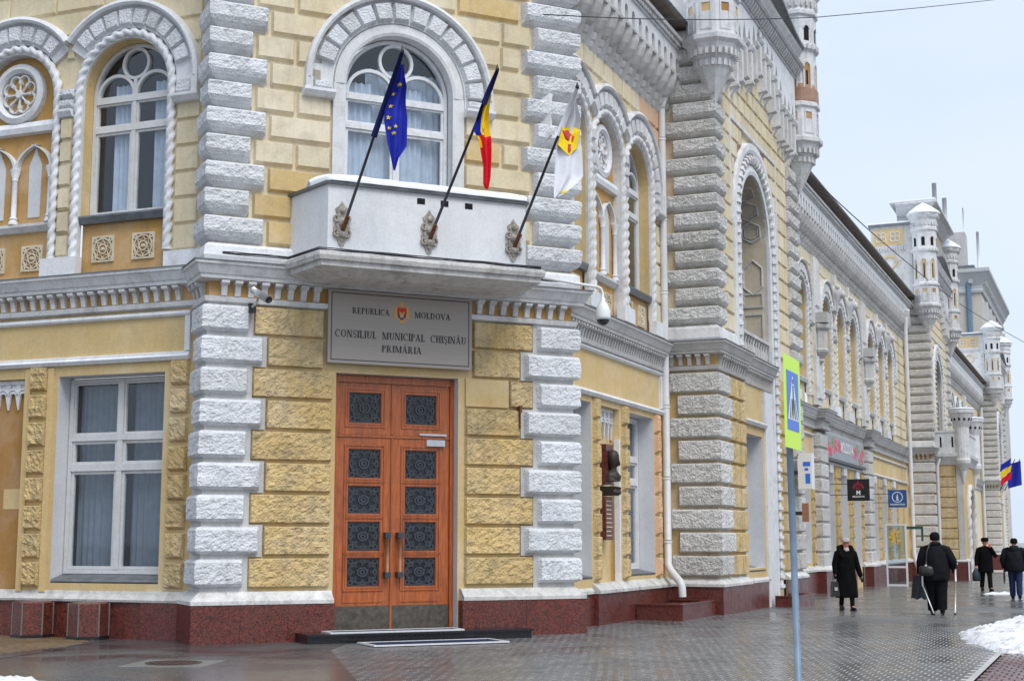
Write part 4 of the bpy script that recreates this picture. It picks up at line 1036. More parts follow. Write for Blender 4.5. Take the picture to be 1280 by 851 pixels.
        MB().box(F, um - half - .26, um + half + .26, wall_w - .02, wall_w + .16, zb - .02, zb + .3).build('pedestal', 'white', parent)
def ashlar(F, u0, u1, z0, z1, pitch, wall_w, bays, hw, zc, zimp, name_mat, blk=1.1, prot=.045, skip=None, rclip=None, joined=None):
    """coursed ashlar round a row of arches; pieces clipped behind the ring stones"""
    rc = rclip or hw + .40
    n = max(1, round((z1 - z0) / pitch)); pitch = (z1 - z0) / n
    for i in range(n):
        a, b = z0 + pitch * i, z0 + pitch * (i + 1)
        iv = [(u0, u1)]
        for uc, kind in bays:
            if b <= zc: h = hw + .19
            else:
                d = max(a - zc, 0); h = math.sqrt(rc * rc - d * d) if d < rc else 0
                if a < zimp < b: h = max(h, hw + .19)
            if h <= 0: continue
            nv = []
            for x, y in iv:
                if uc - h > x: nv.append((x, min(y, uc - h)))
                if uc + h < y: nv.append((max(x, uc + h), y))
            iv = [q for q in nv if q[1] - q[0] > .1]
        for x, y in iv:
            if skip and skip(x, y, a, b): continue
            k = max(1, round((y - x) / blk)); off = (.5 if i % 2 else 0) if k > 1 else 0
            cuts = [x] + [x + (y - x) * (j + off) / k for j in range(0 if off else 1, k)] + [y]
            for c0, c1 in zip(cuts, cuts[1:]):
                if c1 - c0 < .1: continue
                mat = name_mat(c0, a) if callable(name_mat) else name_mat
                blkm = MB().frus(F, c0 + .014, c1 - .014, a + .014, b - .014, wall_w - .002, wall_w + prot, .02, .035)
                if joined is None: blkm.build('stone_block', mat, town)
                else: joined.add(blkm.v, blkm.f)
def side_front():
    F = FA; ww = 0.0
    U1 = 9.2
    wop = (1.615, 1.095, .90, 4.42, False); nop = (4.30, .88, .72, 4.41, False); wop2 = (6.98, 1.095, .90, 4.42, False)
    wall_mesh(F, -.6, U1, -.3, 5.9, ww, [wop, nop, wop2]).build('wall', 'ochre', town)
    hw, zc = .88, 9.47
    bays = [(1.52, 'win'), (3.94, 'blind'), (6.36, 'win')]
    ops = [(u, hw, 6.2 if k == 'blind' else 6.2, zc, True) for u, k in bays]
    wall_mesh(F, -.6, U1, 5.9, 14.2, ww, ops).build('wall', 'cream', town)
    plinth(F, [F.xy(-.3, .10), F.xy(.78, .10), F.xy(.78, .03), F.xy(U1, .03)], -1, slab=.85)
    MB().sweep([F.xy(-.2, .06), F.xy(.78, .06), F.xy(.78, .02), F.xy(U1, .02)], -1, [(-.1, .602), (.05, .602), (.06, .64), (.0, .72), (-.02, .78), (-.1, .78)]).build('base_moulding', 'plaster_ledge', town)
    # ground floor window
    reveal(F, wop, ww, -.42).build('reveal', 'reveal_grey', town)
    casement(F, .54, 2.69, 1.05, 4.40, -.36, town, (2.85, 3.37))
    MB().prof(F, .53, 2.70, [(-.42, .91), (-.02, .91), (.0, .93), (-.02, .96), (-.34, 1.05), (-.42, 1.05)]).build('sill', 'sheet_metal', town)
    reveal(F, wop2, ww, -.42).build('reveal', 'reveal_grey', town)
    casement(F, 5.90, 8.06, 1.05, 4.40, -.36, town, (2.85, 3.37))
    # blind niche with scalloped valance
    reveal(F, nop, ww, -.16).build('reveal', 'ochre', town)
    nb = sheet(F, nop, -.14).build('niche', 'niche_brown', town)
    lambrequin(F, 3.43, 5.17, 4.40, .52, -.13, nb, 8)
    MB().box(F, 3.44, 3.9, -.142, -.134, 2.15, 2.5).build('plaster_patch', 'cream_deep', nb)
    # rock-faced pilaster strips
    for u0, u1 in ((.02, .37), (2.93, 3.28)):
        for i in range(8):
            a = .80 + .478 * i; b = a + .478
            rock_block([F.xy(u0, ww), F.xy(u1, ww)], -1, a + .03, b - .03, .085, .02, .022, .045, 'ochre_rock', town, 'stone_block', bz=.05)
    for u0, u1 in ((2.80, 2.92), (3.29, 3.41), (5.19, 5.31)): MB().box(F, u0, u1, -.02, .03, .75, 4.57).build('pilaster', 'ochre', town)
    # framed panel over the windows
    m = MB(); e = [(.0, 4.60), (.05, 4.60), (.09, 4.66), (.06, 4.70), (.06, 4.73), (.0, 4.75)]
    m.prof(F, .02, U1, e); m.prof(F, .02, U1, [(0, 5.34), (.05, 5.35), (.07, 5.38), (.06, 5.43), (0, 5.44)])
    m.box(F, .02, .12, 0, .055, 4.75, 5.34); m.build('panel_frame', 'white', town)
    # string course
    cornice([F.xy(-.9, ww), F.xy(U1, ww)], -1, 5.48, [(F, .15, U1, ww)], 'grey_white', 'ochre_dark', .213)
    # upper floor
    upper_bays(F, bays, 2.42, ww, 6.2, 7.22, 9.18, zc, hw, town)
    MB().box(F, -.3, .55, -.02, .13, 6.15, 6.45).build('pedestal', 'white', town)
    ashlar(F, -.05, 5.2, 6.46, 11.92, .455, ww, bays, hw, zc, 9.18, 'cream', 1.05)
    MB().sweep([F.xy(-1.5, ww), F.xy(U1, ww)], -1, [(-.1, 14.0), (.3, 14.0), (.6, 14.4), (.6, 14.55), (-.1, 14.7)]).build('eaves', 'grey_white', town)
    # granite posts against the plinth
    for i, (u, lb) in enumerate(((2.80, 'six sided granite post against the plinth, farther from the corner'), (1.66, 'six sided granite post against the plinth below the ground floor window, nearer the corner'))):
        t = thing('granite_post', lb, 'post', F.P(u, .30, 0), 'granite posts by the side street plinth')
        c = F.P(u, .28, 0)
        rot = math.atan2(F.n.y, F.n.x) + .15
        o = MB().lathe(c, [(.33, .06), (.32, .58), (.30, .60)], 6, rot).build('shaft', 'granite'); adopt(o, t)
        adopt(MB().lathe(c, [(.345, -.02), (.345, .06), (.31, .062)], 6, rot).build('foot', 'black_stone'), t)
        for j in range(6):
            a = rot + PI / 3 * j; x, y = c[0] + .325 * math.cos(a), c[1] + .325 * math.sin(a)
            adopt(MB().tube([(x, y, .05), (x, y, .59)], .014, 6).build('edge_strip', 'concrete_wet'), t)
side_front()

# ------------------------------------------------------------------ boulevard wing
def corbel_table(F, u0, u1, w, z, pitch, mat, parent, single):
    """stacked shell corbels carrying a row of little arches, white band, dentils, frieze and eaves"""
    n = max(1, round((u1 - u0) / pitch)); pitch = (u1 - u0) / n
    band = MB()
    zb = z + .92
    # band with arched slots
    ops = [(u0 + pitch * (i + .5), pitch * .23, zb + .02, zb + .30, True) for i in range(n)]
    us = wall_mesh(F, u0, u1, zb, zb + .62, w + .46, ops); band.add(us.v, us.f)
    for o in ops:
        r = reveal(F, o, w + .46, w + .16, False); band.add(r.v, r.f)
    band.add([F.P(u0, w + .16, zb), F.P(u1, w + .16, zb), F.P(u1, w + .16, zb + .5), F.P(u0, w + .16, zb + .5)], [(0, 1, 2, 3)])
    band.prof(F, u0, u1, [(w, zb + .62), (w + .5, zb + .621), (w + .5, zb + .66), (w, zb + .66)])
    bo = band.build('corbel_table', mat, parent)
    def one(u):
        m = MB(); h = pitch * .46
        nn = 9
        # pendant, then a deep shell bowl
        for rings in ([(.0, .15, .05), (.06, .4, .10), (.14, .5, .13), (.16, .5, .13)], [(.14, .3, .10), (.20, .55, .17), (.30, .66, .21), (.33, .66, .21)], [(.30, .35, .14), (.40, .75, .30), (.56, .98, .42), (.74, 1.06, .49), (.88, 1.08, .51)]):
            vs = []
            for zz, sw, dp in rings:
                for q in range(nn):
                    t = PI * q / (nn - 1); vs.append(F.P(u - h * sw * math.cos(t), w + dp * math.sin(t) ** .55, z + zz))
            R3 = len(rings); fs = [(r * nn + q, r * nn + q + 1, (r + 1) * nn + q + 1, (r + 1) * nn + q) for r in range(R3 - 1) for q in range(nn - 1)] + [tuple(range((R3 - 1) * nn, R3 * nn)), tuple(range(nn - 1, -1, -1))]
            m.add(vs, fs)
        m.box(F, u - h, u + h, w, w + .49, z + .88, z + .95)
        return m
    allm = MB()
    for i in range(n + 1):
        m = one(u0 + pitch * i)
        if single: m.build('shell_corbel', 'grey_trim', bo)
        else: allm.add(m.v, m.f)
    if not single: allm.build('shell_corbel_row', 'grey_trim', bo)['kind'] = 'stuff'
    MB().add([F.P(u0, w + .03, z), F.P(u1, w + .03, z), F.P(u1, w + .4, z + .93), F.P(u0, w + .4, z + .93)], [(0, 1, 2, 3)]).build('soffit', 'grey_trim', bo)
    # dentils
    d = MB(); k = max(1, round((u1 - u0) / .12))
    for i in range(k): d.box(F, u0 + (u1 - u0) * i / k, u0 + (u1 - u0) * (i + .5) / k, w + .3, w + .56, zb + .67, zb + .77)
    d.prof(F, u0, u1, [(w, zb + .772), (w + .60, zb + .775), (w + .62, zb + .84), (w + .50, zb + .86), (w, zb + .86)])
    d.build('dentil_course', 'grey_white', bo)
    return zb + .86
def boulevard_front():
    F = FC; ww = 0.0; UA, UB = -1.62, 100.0
    hw, zc = .86, 9.40
    D1 = 2.08
    bays1 = [(-1.06, 'win'), (1.02, 'blind'), (3.10, 'win')]
    # wing between the pavilions: groups of three arches between pilasters
    g2 = []
    for c in (17.8, 27.8, 37.7): g2 += [[(c - 2.8, 'win'), (c, 'win'), (c + 2.8, 'win')]]
    ops_lo = [(-.93, .93, .9, 4.28, False), (1.11, .62, .75, 4.28, False), (3.16, .90, .9, 4.28, False)]
    for c in (25.0, 27.8, 30.6, 35.0, 37.8, 40.6, 17.8, 20.6): ops_lo.append((c, .85, .55 if c in (25.0, 30.6, 27.8) else .9, 4.2, False))
    wall_mesh(F, UA, 46.0, -.5, 5.9, ww, ops_lo).build('wall', 'ochre', town)
    ops_up = [(u, hw, 6.15, zc, True) for u, k in bays1] + [(u, hw, 6.15, zc, True) for g in g2 for u, k in g]
    wall_mesh(F, UA, 46.0, 5.9, 13.3, ww, ops_up).build('wall', 'cream', town)
    # first section, between the corner and the first pavilion

    plinth(F, [F.xy(.02, -.1), F.xy(.02, .12), F.xy(5.1, .12)], 1, slab=.8)
    plinth(F, [F.xy(-1.62, .02), F.xy(.02, .02)], 1, slab=.9)
    base_moulding([F.xy(-1.62, .0), F.xy(.0, .0)], 1, out=.05); base_moulding([F.xy(.04, .06), F.xy(5.2, .06)], 1, out=.1)
    for o in ops_lo[:3:2]:
        reveal(F, o, ww, -.5).build('reveal', 'reveal_grey', town)
        casement(F, o[0] - o[1] + .02, o[0] + o[1] - .02, 1.0, 4.26, -.40, town, (2.85, 3.35))
        MB().prof(F, o[0] - o[1], o[0] + o[1], [(-.5, .88), (.0, .88), (.02, .92), (-.4, 1.0), (-.5, 1.0)]).build('sill', 'sheet_metal', town)
    no = ops_lo[1]
    reveal(F, no, ww, -.22).build('reveal', 'ochre', town)
    nb = sheet(F, no, -.20).build('niche', 'ochre', town)
    lambrequin(F, .50, 1.72, 4.27, .62, -.19, nb, 5)
    MB().box(F, 1.66, 1.73, -.1, .012, .80, 3.66).build('fillet', 'white', nb)
    for u0, u1, mt in ((.08, .38, 'ochre_rock'), (1.84, 2.16, 'ochre_rock'), (4.12, 4.42, 'pink')):
        small_blocks(F, u0, u1, .82, 4.40, 8, ww, .09, mt, .055, .014)
    m = MB(); m.prof(F, UA, 4.66, [(.0, 4.40), (.06, 4.40), (.10, 4.46), (.07, 4.50), (.0, 4.53)]); m.prof(F, UA, 4.66, [(0, 5.27), (.05, 5.28), (.08, 5.32), (.06, 5.36), (0, 5.37)])
    m.box(F, 4.52, 4.64, 0, .06, 4.53, 5.27); m.build('panel_frame', 'white', town)
    cornice([F.xy(UA, ww), F.xy(4.66, ww)], 1, 5.36, [(F, -1.5, 4.6, ww)], 'grey_trim', 'grey_trim', .155, False)
    upper_bays(F, bays1, D1, ww, 6.15, 6.98, 8.98, zc, hw, town, rope_mat='grey_white', mat_v='grey_white', trim='grey_white')
    MB().box(F, 3.95, 4.62, -.02, .15, 6.13, 6.45).build('pedestal', 'white', town)
    pk = lambda u, z: 'pink' if (u > 3.2 and z > 8.3) else 'cream'
    ashlar(F, -1.6, 5.1, 6.46, 11.45, .455, ww, bays1, hw, zc, 8.98, pk, .62)
    zt = corbel_table(F, -1.9, 5.1, ww, 11.40, .47, 'white', town, True)
    fr = MB(); fr.box(F, -1.9, 5.1, -.05, .22, zt, zt + .30); fr.build('frieze', 'grey_trim', town)
    # eaves and roof along the whole front
    for a, b in ((-2.2, 5.5), (13.6, 46.0), (54.0, 87.4)):
        e = MB(); e.prof(F, a, b, [(-.1, zt + .30), (.3, zt + .32), (.66, zt + .30), (.70, zt + .33), (.70, zt + .37), (-1.2, zt + 1.0), (-1.2, zt + .3)]); eo = e.build('eaves', 'roof_brown', town)
        g = MB(); g.tube([F.P(a, .69, zt + .39), F.P(b, .69, zt + .39)], .04, 8); g.build('gutter', 'sheet_metal', eo)
        s = MB(); s.add([F.P(a, .72, zt + .40), F.P(b, .72, zt + .40), F.P(b, -1.2, zt + 1.05), F.P(a, -1.2, zt + 1.05)], [(0, 1, 2, 3)]); s.add([F.P(a, -1.2, zt + 1.05), F.P(b, -1.2, zt + 1.05), F.P(b, -6, zt + 2.2), F.P(a, -6, zt + 2.2)], [(0, 1, 2, 3)]); s.build('roof', 'snow_clean', town)
    # ---- second section
    U0, U1 = 14.0, 45.6
    zt2 = corbel_table(F, U0, U1, ww, 11.40, .44, 'white', town, False)
    MB().box(F, U0, U1, -.05, .22, zt2, zt2 + .30).build('frieze', 'grey_trim', town)
    bk = MB()
    for i in range(60):
        u = U0 + 8 + (U1 - U0 - 8) * i / 60; bk.box(F, u, u + .3, .2, .235, zt2 + .02, zt2 + .10 + .1 * hsh(i))
    bk.build('exposed_brick', 'cream_deep', town)['kind'] = 'stuff'
    allb = [b for g in g2 for b in g]
    for g in g2: upper_bays(F, g, 2.8, ww, 6.15, 6.98, 8.98, zc, hw, town, rope_mat='grey_white', mat_v='grey_white', trim='grey_white', detail=False, drape=None)
    ashlar(F, 19.3, U1, 6.46, 11.45, .455, ww, allb, hw, zc, 8.98, 'cream', .95, joined=FAR_CREAM)
    ap = [22.8, 32.8]
    for u in ap:
        # pilaster with canopy niche
        m = MB(); m.box(F, u - .42, u + .42, .02, .16, 6.2, 11.35); m.frus(F, u - .36, u + .36, 6.4, 7.9, .16, .22, .04); m.frus(F, u - .36, u + .36, 9.6, 11.3, .16, .22, .04)
        po = m.build('pilaster', 'grey_white', town)
        c = F.P(u, .22, 7.6)
        k = MB().lathe(c, [(.04, 0), (.16, .12), (.12, .2), (.30, .42), (.32, .5), (.27, .55), (.27, 1.15), (.38, 1.25), (.40, 1.36), (.30, 1.42), (.30, 1.75), (.02, 1.8)], 8, AZC); k.build('canopy', 'grey_trim', po)
        n = MB()
        n.box(F, u - .36, u + .36, .1, .56, 9.02, 9.38); n.build('canopy_block', 'grey_trim', po)
    for u in (26.4, 29.2, 36.4, 39.1):
        # lion-like mask bracket in the spandrel
        m = MB(); c = F.P(u, .16, 10.55)
        m.lathe(c, [(.05, -.55), (.12, -.4), (.16, -.2), (.26, 0), (.30, .18), (.25, .34), (.10, .44), (.02, .45)], 10)
        m.lathe(F.P(u, .42, 10.6), [(.03, -.14), (.11, -.06), (.13, .04), (.08, .14), (.02, .17)], 8)
        for sg in (-1, 1): m.lathe(F.P(u + sg * .2, .3, 10.85), [(.02, -.1), (.09, -.03), (.09, .06), (.02, .13)], 7)
        m.box(F, u - .2, u + .2, 0, .2, 10.0, 11.35)
        smooth_angle(m.build('mask_bracket', 'grey_white', town), 50)
    # ground floor of the second section
    cornice([F.xy(U0, ww), F.xy(U1, ww)], 1, 5.34, [(F, 19.5, U1, ww)], 'grey_trim', 'grey_trim', .17, False)
    for u in ap:
        pth = [F.xy(u - .62, 0), F.xy(u - .62, .26), F.xy(u + .62, .26), F.xy(u + .62, 0)]
        cornice(pth, 1, 5.345, [(F, u - .6, u + .6, .26)], 'grey_trim', 'grey_trim', .17, False)
        for i in range(9):
            a = .72 + .5 * i; rock_block([F.xy(u - .62, .0), F.xy(u - .62, .20), F.xy(u + .62, .20), F.xy(u + .62, 0)], 1, a + .02, a + .48, .07, .045, .012, .14, 'grey_rock', town)
        MB().box(F, u - .62, u + .62, -.05, .2, .6, 5.25).build('pilaster', 'grey_trim', town)
        plinth(F, [F.xy(u - .78, 0), F.xy(u - .78, .36), F.xy(u + .78, .36), F.xy(u + .78, 0)], 1, slab=.5)
        base_moulding([F.xy(u - .72, 0), F.xy(u - .72, .30), F.xy(u + .72, .30), F.xy(u + .72, 0)], 1, out=.09)
    for a, b in ((14.0, 22.1), (23.5, 32.1), (33.5, 45.4)):
        m = MB(); m.prof(F, a, b, [(.0, 4.30), (.06, 4.30), (.10, 4.36), (.07, 4.40), (.0, 4.43)]); m.prof(F, a, b, [(0, 5.08), (.05, 5.09), (.08, 5.13), (.06, 5.17), (0, 5.18)])
        m.box(F, a + .1, a + .22, 0, .06, 4.43, 5.08); m.box(F, b - .22, b - .1, 0, .06, 4.43, 5.08); m.build('panel_frame', 'grey_white', town)
    for c in (20.6, 17.8, 25.0, 27.8, 30.6, 35.0, 37.8, 40.6):
        op = (c, .85, .55 if c in (25.0, 30.6, 27.8) else .9, 4.2, False)
        reveal(F, op, ww, -.55).build('reveal', 'reveal_grey', town)
        b = MB(); sash(F, c - .83, c + .83, op[2] + .02, 4.18, -.45, .08, b); b.box(F, c - .04, c + .04, -.48, -.42, op[2] + .1, 4.1); b.box(F, c - .75, c + .75, -.48, -.415, 3.0, 3.08)
        wo = b.build('window', 'plastic_white', town); MB().box(F, c - .8, c + .8, -.46, -.45, op[2] + .05, 4.15).build('pane', 'glass', wo); room(F, op, -.5, -1.0, wo)
        for sg in (-1, 1):
            a0, a1 = sorted((c + sg * .95, c + sg * 1.3)); small_blocks(F, a0, a1, .8, 4.25, 8, ww, .09, 'ochre_rock', .16, .012, joined=FAR_OCHRE)
        MB().box(F, c - .35, c + .35, .0, .10, 4.0, 4.28).build('keystone', 'grey_white', town)
    plinth(F, [F.xy(14, .10), F.xy(24.1, .10)], 1, slab=1.2); plinth(F, [F.xy(25.9, .10), F.xy(26.9, .10)], 1); plinth(F, [F.xy(28.7, .10), F.xy(29.7, .10)], 1); plinth(F, [F.xy(31.5, .10), F.xy(45.6, .10)], 1, slab=1.2)
    base_moulding([F.xy(14, .05), F.xy(24.1, .05)], 1, out=.09); base_moulding([F.xy(31.5, .05), F.xy(45.6, .05)], 1, out=.09)
    # ---- third section beyond the second pavilion
    U0, U1 = 54.3, 87.0
    wall_mesh(F, U0, U1, -.8, 13.3, ww, [(c, .86, 6.9, 9.4, True) for c in (57, 60, 63, 67, 70, 73, 77, 80)] + [(c, .85, .9, 4.2, False) for c in (57, 60, 63, 67, 70, 73, 77, 80)]).build('wall', 'cream', town)
    zt3 = corbel_table(F, U0, U1, ww, 11.40, .6, 'white', town, False)
    MB().box(F, U0, U1, -.05, .22, zt3, zt3 + .30).build('frieze', 'grey_trim', town)
    cornice([F.xy(U0, ww), F.xy(U1, ww)], 1, 5.34, [(F, U0, U1, ww)], 'grey_trim', 'grey_trim', .25, False)
    plinth(F, [F.xy(U0, .10), F.xy(U1, .10)], 1, slab=2.5, zb=-1.0)
    for c in (57, 60, 63, 67, 70, 73, 77, 80):
        arch_ring(F, c, 9.4, 1.07, 1.4, 9, .04, .14, 0, 0, 8.98, town, 'grey_white', 'grey_white')
        op = (c, .86, 6.9, 9.4, True); reveal(F, op, 0, -.4).build('reveal', 'cream_deep', town); sheet(F, op, -.38).build('window', 'dark_glass', town)
        op = (c, .85, .9, 4.2, False); reveal(F, op, 0, -.4).build('reveal', 'reveal_grey', town); sheet(F, op, -.38).build('window', 'dark_glass', town)
    for u in (65, 75): MB().box(F, u - .4, u + .4, 0, .25, .6, 11.4).build('pilaster', 'grey_white', town)
boulevard_front()
# ------------------------------------------------------------------ turreted pavilions
class TF(Fr):
    def P(s, u, w, z):
        p = s.o + s.d * u + s.n * w; return (p.x, p.y, ZT(z))
def oct_face(c, r, i, rot):
    r = r * 1.12
    a = rot + 2 * PI * (i + .5) / 8; f = TF((0, 0), 0); ap = r * math.cos(PI / 8)
    f.n = Vector((math.cos(a), math.sin(a), 0)); f.d = Vector((-math.sin(a), math.cos(a), 0)); f.o = Vector((c[0], c[1], 0)) + f.n * ap; return f
def ZT(z): return 11.56 + (z - 11.35) * 1.095
def turret(c, parent, lod=1, ruin=False):
    rot = -AZC + PI / 8
    pr = [(.02, 11.35), (.37, 12.12), (.40, 12.14), (.42, 12.24), (.39, 12.28), (.46, 12.36), (.56, 12.60), (.64, 12.66), (.65, 12.76), (.55, 12.80), (.54, 13.58), (.60, 13.62), (.60, 13.72), (.53, 13.76), (.52, 15.12), (.60, 15.2), (.60, 15.3), (.55, 15.34), (.55, 16.08), (.61, 16.14), (.61, 16.24), (.57, 16.30), (.60, 16.62), (.68, 16.72), (.71, 16.80), (.71, 16.88), (.02, 16.9)]
    pr = [(r * 1.12, ZT(z)) for r, z in pr]
    t = MB().lathe((c[0], c[1], 0), pr, 8, rot).build('turret', 'grey_white', parent)
    MB().lathe((c[0], c[1], 0), [(.80, 17.62), (.83, 17.68), (.74, 17.80), (.34, 18.10), (.02, 18.28)], 16, rot).build('snow_cap', 'snow_clean', t, True)
    if ruin: MB().lathe((c[0], c[1], 0), [(.62, 14.18), (.64, 14.22), (.635, 14.58), (.59, 14.71)], 8, rot).build('bare_brick', 'old_brick', t)
    d = MB()
    for zc_, r, n in ((12.42, .57, 24), (16.42, .645, 24), (15.24, .64, 24), (12.20, .45, 20)):
        for i in range(n):
            a = rot + 2 * PI * (i + .5) / n; f = TF((0, 0), 0); f.n = Vector((math.cos(a), math.sin(a), 0)); f.d = Vector((-math.sin(a), math.cos(a), 0)); f.o = Vector((c[0], c[1], 0)) + f.n * (r * .985)
            d.box(f, -.035, .035, -.06, .035, zc_ - .07, zc_ + .07)
    d.build('dentils', 'grey_white', t)['kind'] = 'stuff'
    for i in range(8):
        f = oct_face(c, .54, i, rot); a = f.n
        if a.x * .2 - a.y < -.55: continue           # faces turned well away from the street are plain
        MB().box(f, -.10, .10, -.02, .004, 12.92, 13.46).build('light', 'cream_deep' if i % 3 else 'niche_brown', t)
        fr = MB()
        for x0, x1, z0, z1 in ((-.135, -.101, 12.88, 13.5), (.101, .135, 12.88, 13.5)): fr.box(f, x0, x1, -.02, .025, z0, z1)
        fr.box(f, -.10, .10, -.02, .024, 13.461, 13.5); fr.box(f, -.10, .10, -.02, .024, 12.88, 12.919)
        g = oct_face(c, .525, i, rot)
        fr.arc(g, 0, 14.72, .12, 0, PI, [(-.025, -.02), (.025, -.02), (.025, .035), (-.025, .035)], 8)
        for x0, x1 in ((-.145, -.096), (.096, .145)): fr.box(g, x0, x1, -.02, .035, 13.85, 14.72)
        h = oct_face(c, .55, i, rot)
        fr.arc(h, 0, 15.75, .10, 0, PI, [(-.02, -.02), (.02, -.02), (.02, .03), (-.02, .03)], 8)
        fr.build('turret_frame', 'grey_white', t)['kind'] = 'stuff'
        MB().box(g, -.10, .10, -.02, .004, 13.86, 14.78).build('slit', ('niche_brown' if ruin else 'cream_deep'), t); MB().box(g, -.03, .03, -.02, .008, 13.95, 14.6).build('slit', 'interior', t)
        MB().box(h, -.085, .085, -.02, .004, 15.42, 15.82).build('light', 'interior', t)
    return t
def pavilion(G, name_i, Wd=9.1, lod=1, tall=False, porch=False):
    RD = 1.16; dA = .62; GA = G.up(dA); sgn = 1; RTf = G.ret()
    uc, hw, zc = 4.0, 1.55, 9.3
    lo_op = (3.53, .98, .95, 4.20, False); up_op = (uc, hw, 6.05, zc, True)
    m = wall_mesh(G, 0, Wd, -1.0, 5.9, 0, [lo_op]); m.add([RTf.P(0, 0, -1), RTf.P(RD + 1.5, 0, -1), RTf.P(RD + 1.5, 0, 5.9), RTf.P(0, 0, 5.9)], [(0, 1, 2, 3)])
    m.add([G.P(Wd, 0, -1), G.P(Wd, -RD - 1, -1), G.P(Wd, -RD - 1, 5.9), G.P(Wd, 0, 5.9)], [(0, 1, 2, 3)]); m.build('wall', 'ochre', town)
    m = wall_mesh(G, 0, Wd, 5.9, 15.0, 0, [up_op]); m.add([RTf.P(0, 0, 5.9), RTf.P(RD + 3, 0, 5.9), RTf.P(RD + 3, 0, 15.0), RTf.P(0, 0, 15.0)], [(0, 1, 2, 3)])
    m.add([G.P(Wd, 0, 5.9), G.P(Wd, -RD - 3, 5.9), G.P(Wd, -RD - 3, 15.0), G.P(Wd, 0, 15.0)], [(0, 1, 2, 3)]); m.build('wall', 'cream', town)
    path = [G.xy(0, -RD), G.xy(0, 0), G.xy(2.52, 0)]
    plinth(G, [G.xy(-.13, -RD), G.xy(-.13, .12), G.xy(2.5, .12)], 1, slab=.75, zb=-1.2)
    plinth(G, [G.xy(2.5, .03), G.xy(4.9, .03)], 1, slab=.8, zb=-1.2); plinth(G, [G.xy(6.55, .12), G.xy(Wd + .1, .12), G.xy(Wd + .1, -RD)], 1, slab=.75, zb=-1.2)
    base_moulding([G.xy(-.06, -RD), G.xy(-.06, .06), G.xy(2.52, .06)], 1, out=.1); base_moulding([G.xy(2.53, .0), G.xy(4.9, .0)], 1, out=.05); base_moulding([G.xy(6.55, .06), G.xy(Wd + .06, .06), G.xy(Wd + .06, -RD)], 1, out=.1)
    st = .06 if lod == 0 else (.13 if lod == 1 else .3)
    am = .018 if lod == 0 else .014
    for i in range(9):
        a = .80 + .512 * i; b = a + .512
        rw = 1.08 if i % 2 == 0 else .90; fw = .95 if i % 2 == 0 else 1.15
        rock_block([G.xy(0, -rw), G.xy(0, 0), G.xy(fw, 0)], 1, a + .02, b - .02, .12, .05, am, st, 'grey_rock', town)
        rock_block([G.xy(Wd - fw, 0), G.xy(Wd, 0), G.xy(Wd, -.8)], 1, a + .02, b - .02, .12, .05, am, st * 1.5, 'grey_rock', town)
        for c0, c1 in ((fw + .05, 1.84), (1.88, 2.50)): FAR_OCHRE.frus(G, c0, c1, a + .02, b - .02, 0, .09, .03) if lod else rock_block([G.xy(c0, 0), G.xy(c1, 0)], 1, a + .02, b - .02, .09, .03, am * .8, st * 1.3, 'ochre_rock', town, 'stone_block')
        FAR_OCHRE.frus(G, 6.6, Wd - fw - .05, a + .02, b - .02, 0, .07, .03)
    n = 16; z0_ = 6.46; pq = .437
    for i in range(n):
        a = z0_ + pq * i; b = a + pq
        rw = 1.08 if i % 2 == 0 else .90; fw = .62 if i % 2 == 0 else .80
        rock_block([G.xy(0, -rw), G.xy(0, 0), G.xy(fw, 0)], 1, a + .012, b - .012, .16, .045, am, st, 'grey_rock', town, bz=.13)
        if i > 12: continue
        rock_block([G.xy(Wd - fw - .5, 0), G.xy(Wd, 0), G.xy(Wd, -.6)], 1, a + .012, b - .012, .16, .045, am, st * 1.4, 'grey_rock', town, bz=.13)
    MB().sweep([G.xy(0, -RD), G.xy(0, 0), G.xy(1.6, 0)], 1, [(-.05, 6.08), (.16, 6.08), (.18, 6.15), (.14, 6.38), (.06, 6.45), (-.05, 6.45)]).build('base_course', 'grey_white', town)
    cornice([G.xy(0, -RD), G.xy(0, 0), G.xy(2.52, 0)], 1, 5.42, [(RTf, .05, 1.1, 0), (G, .1, 2.5, 0)], 'grey_trim', 'ochre_dark', .22, lod == 0)
    cornice([G.xy(2.53, -.06), G.xy(5.50, -.06)], 1, 5.40, [(G, 2.55, 5.5, -.06)], 'grey_trim', 'grey_trim', .17, False)
    # lower window
    reveal(G, lo_op, 0, -.62).build('reveal', 'reveal_grey', town)
    casement(G, 2.57, 4.49, 1.0, 4.18, -.55, town, (2.85, 3.3))
    MB().prof(G, 2.55, 4.51, [(-.6, .86), (.0, .86), (.02, .9), (-.5, 1.02), (-.6, 1.02)]).build('sill', 'sheet_metal', town)
    m = MB(); m.prof(G, 2.55, 4.7, [(0, 4.42), (.07, 4.42), (.11, 4.5), (.05, 4.56), (0, 4.56)]); m.box(G, 4.52, 4.70, 0, .06, 4.56, 5.35); m.build('panel_frame', 'grey_white', town)
    # great arch: flat fillets, collared bead, jamb down to the ground on one side
    m = MB()
    m.arc(G, uc, zc, hw, 0, PI, [(0, -.05), (0, .07), (.10, .09), (.24, .05), (.25, -.05)], 32); m.arc(G, uc, zc, hw + .55, 0, PI, [(0, -.05), (0, .10), (.08, .13), (.24, .12), (.28, -.05)], 32)
    m.box(G, uc + hw, uc + hw + .25, -.05, .08, -.3, zc); m.box(G, uc + hw + .55, uc + hw + .83, -.05, .12, 6.05, zc)
    m.box(G, uc - hw - .25, uc - hw, -.05, .08, 6.05, zc); m.box(G, uc - hw - .83, uc - hw - .55, -.05, .12, 6.05, zc)
    m.box(G, 4.72, uc + hw, -.05, .05, -.3, 5.38)
    ao = m.build('great_arch', 'white', town)
    bd = MB(); ub = uc + hw + .40
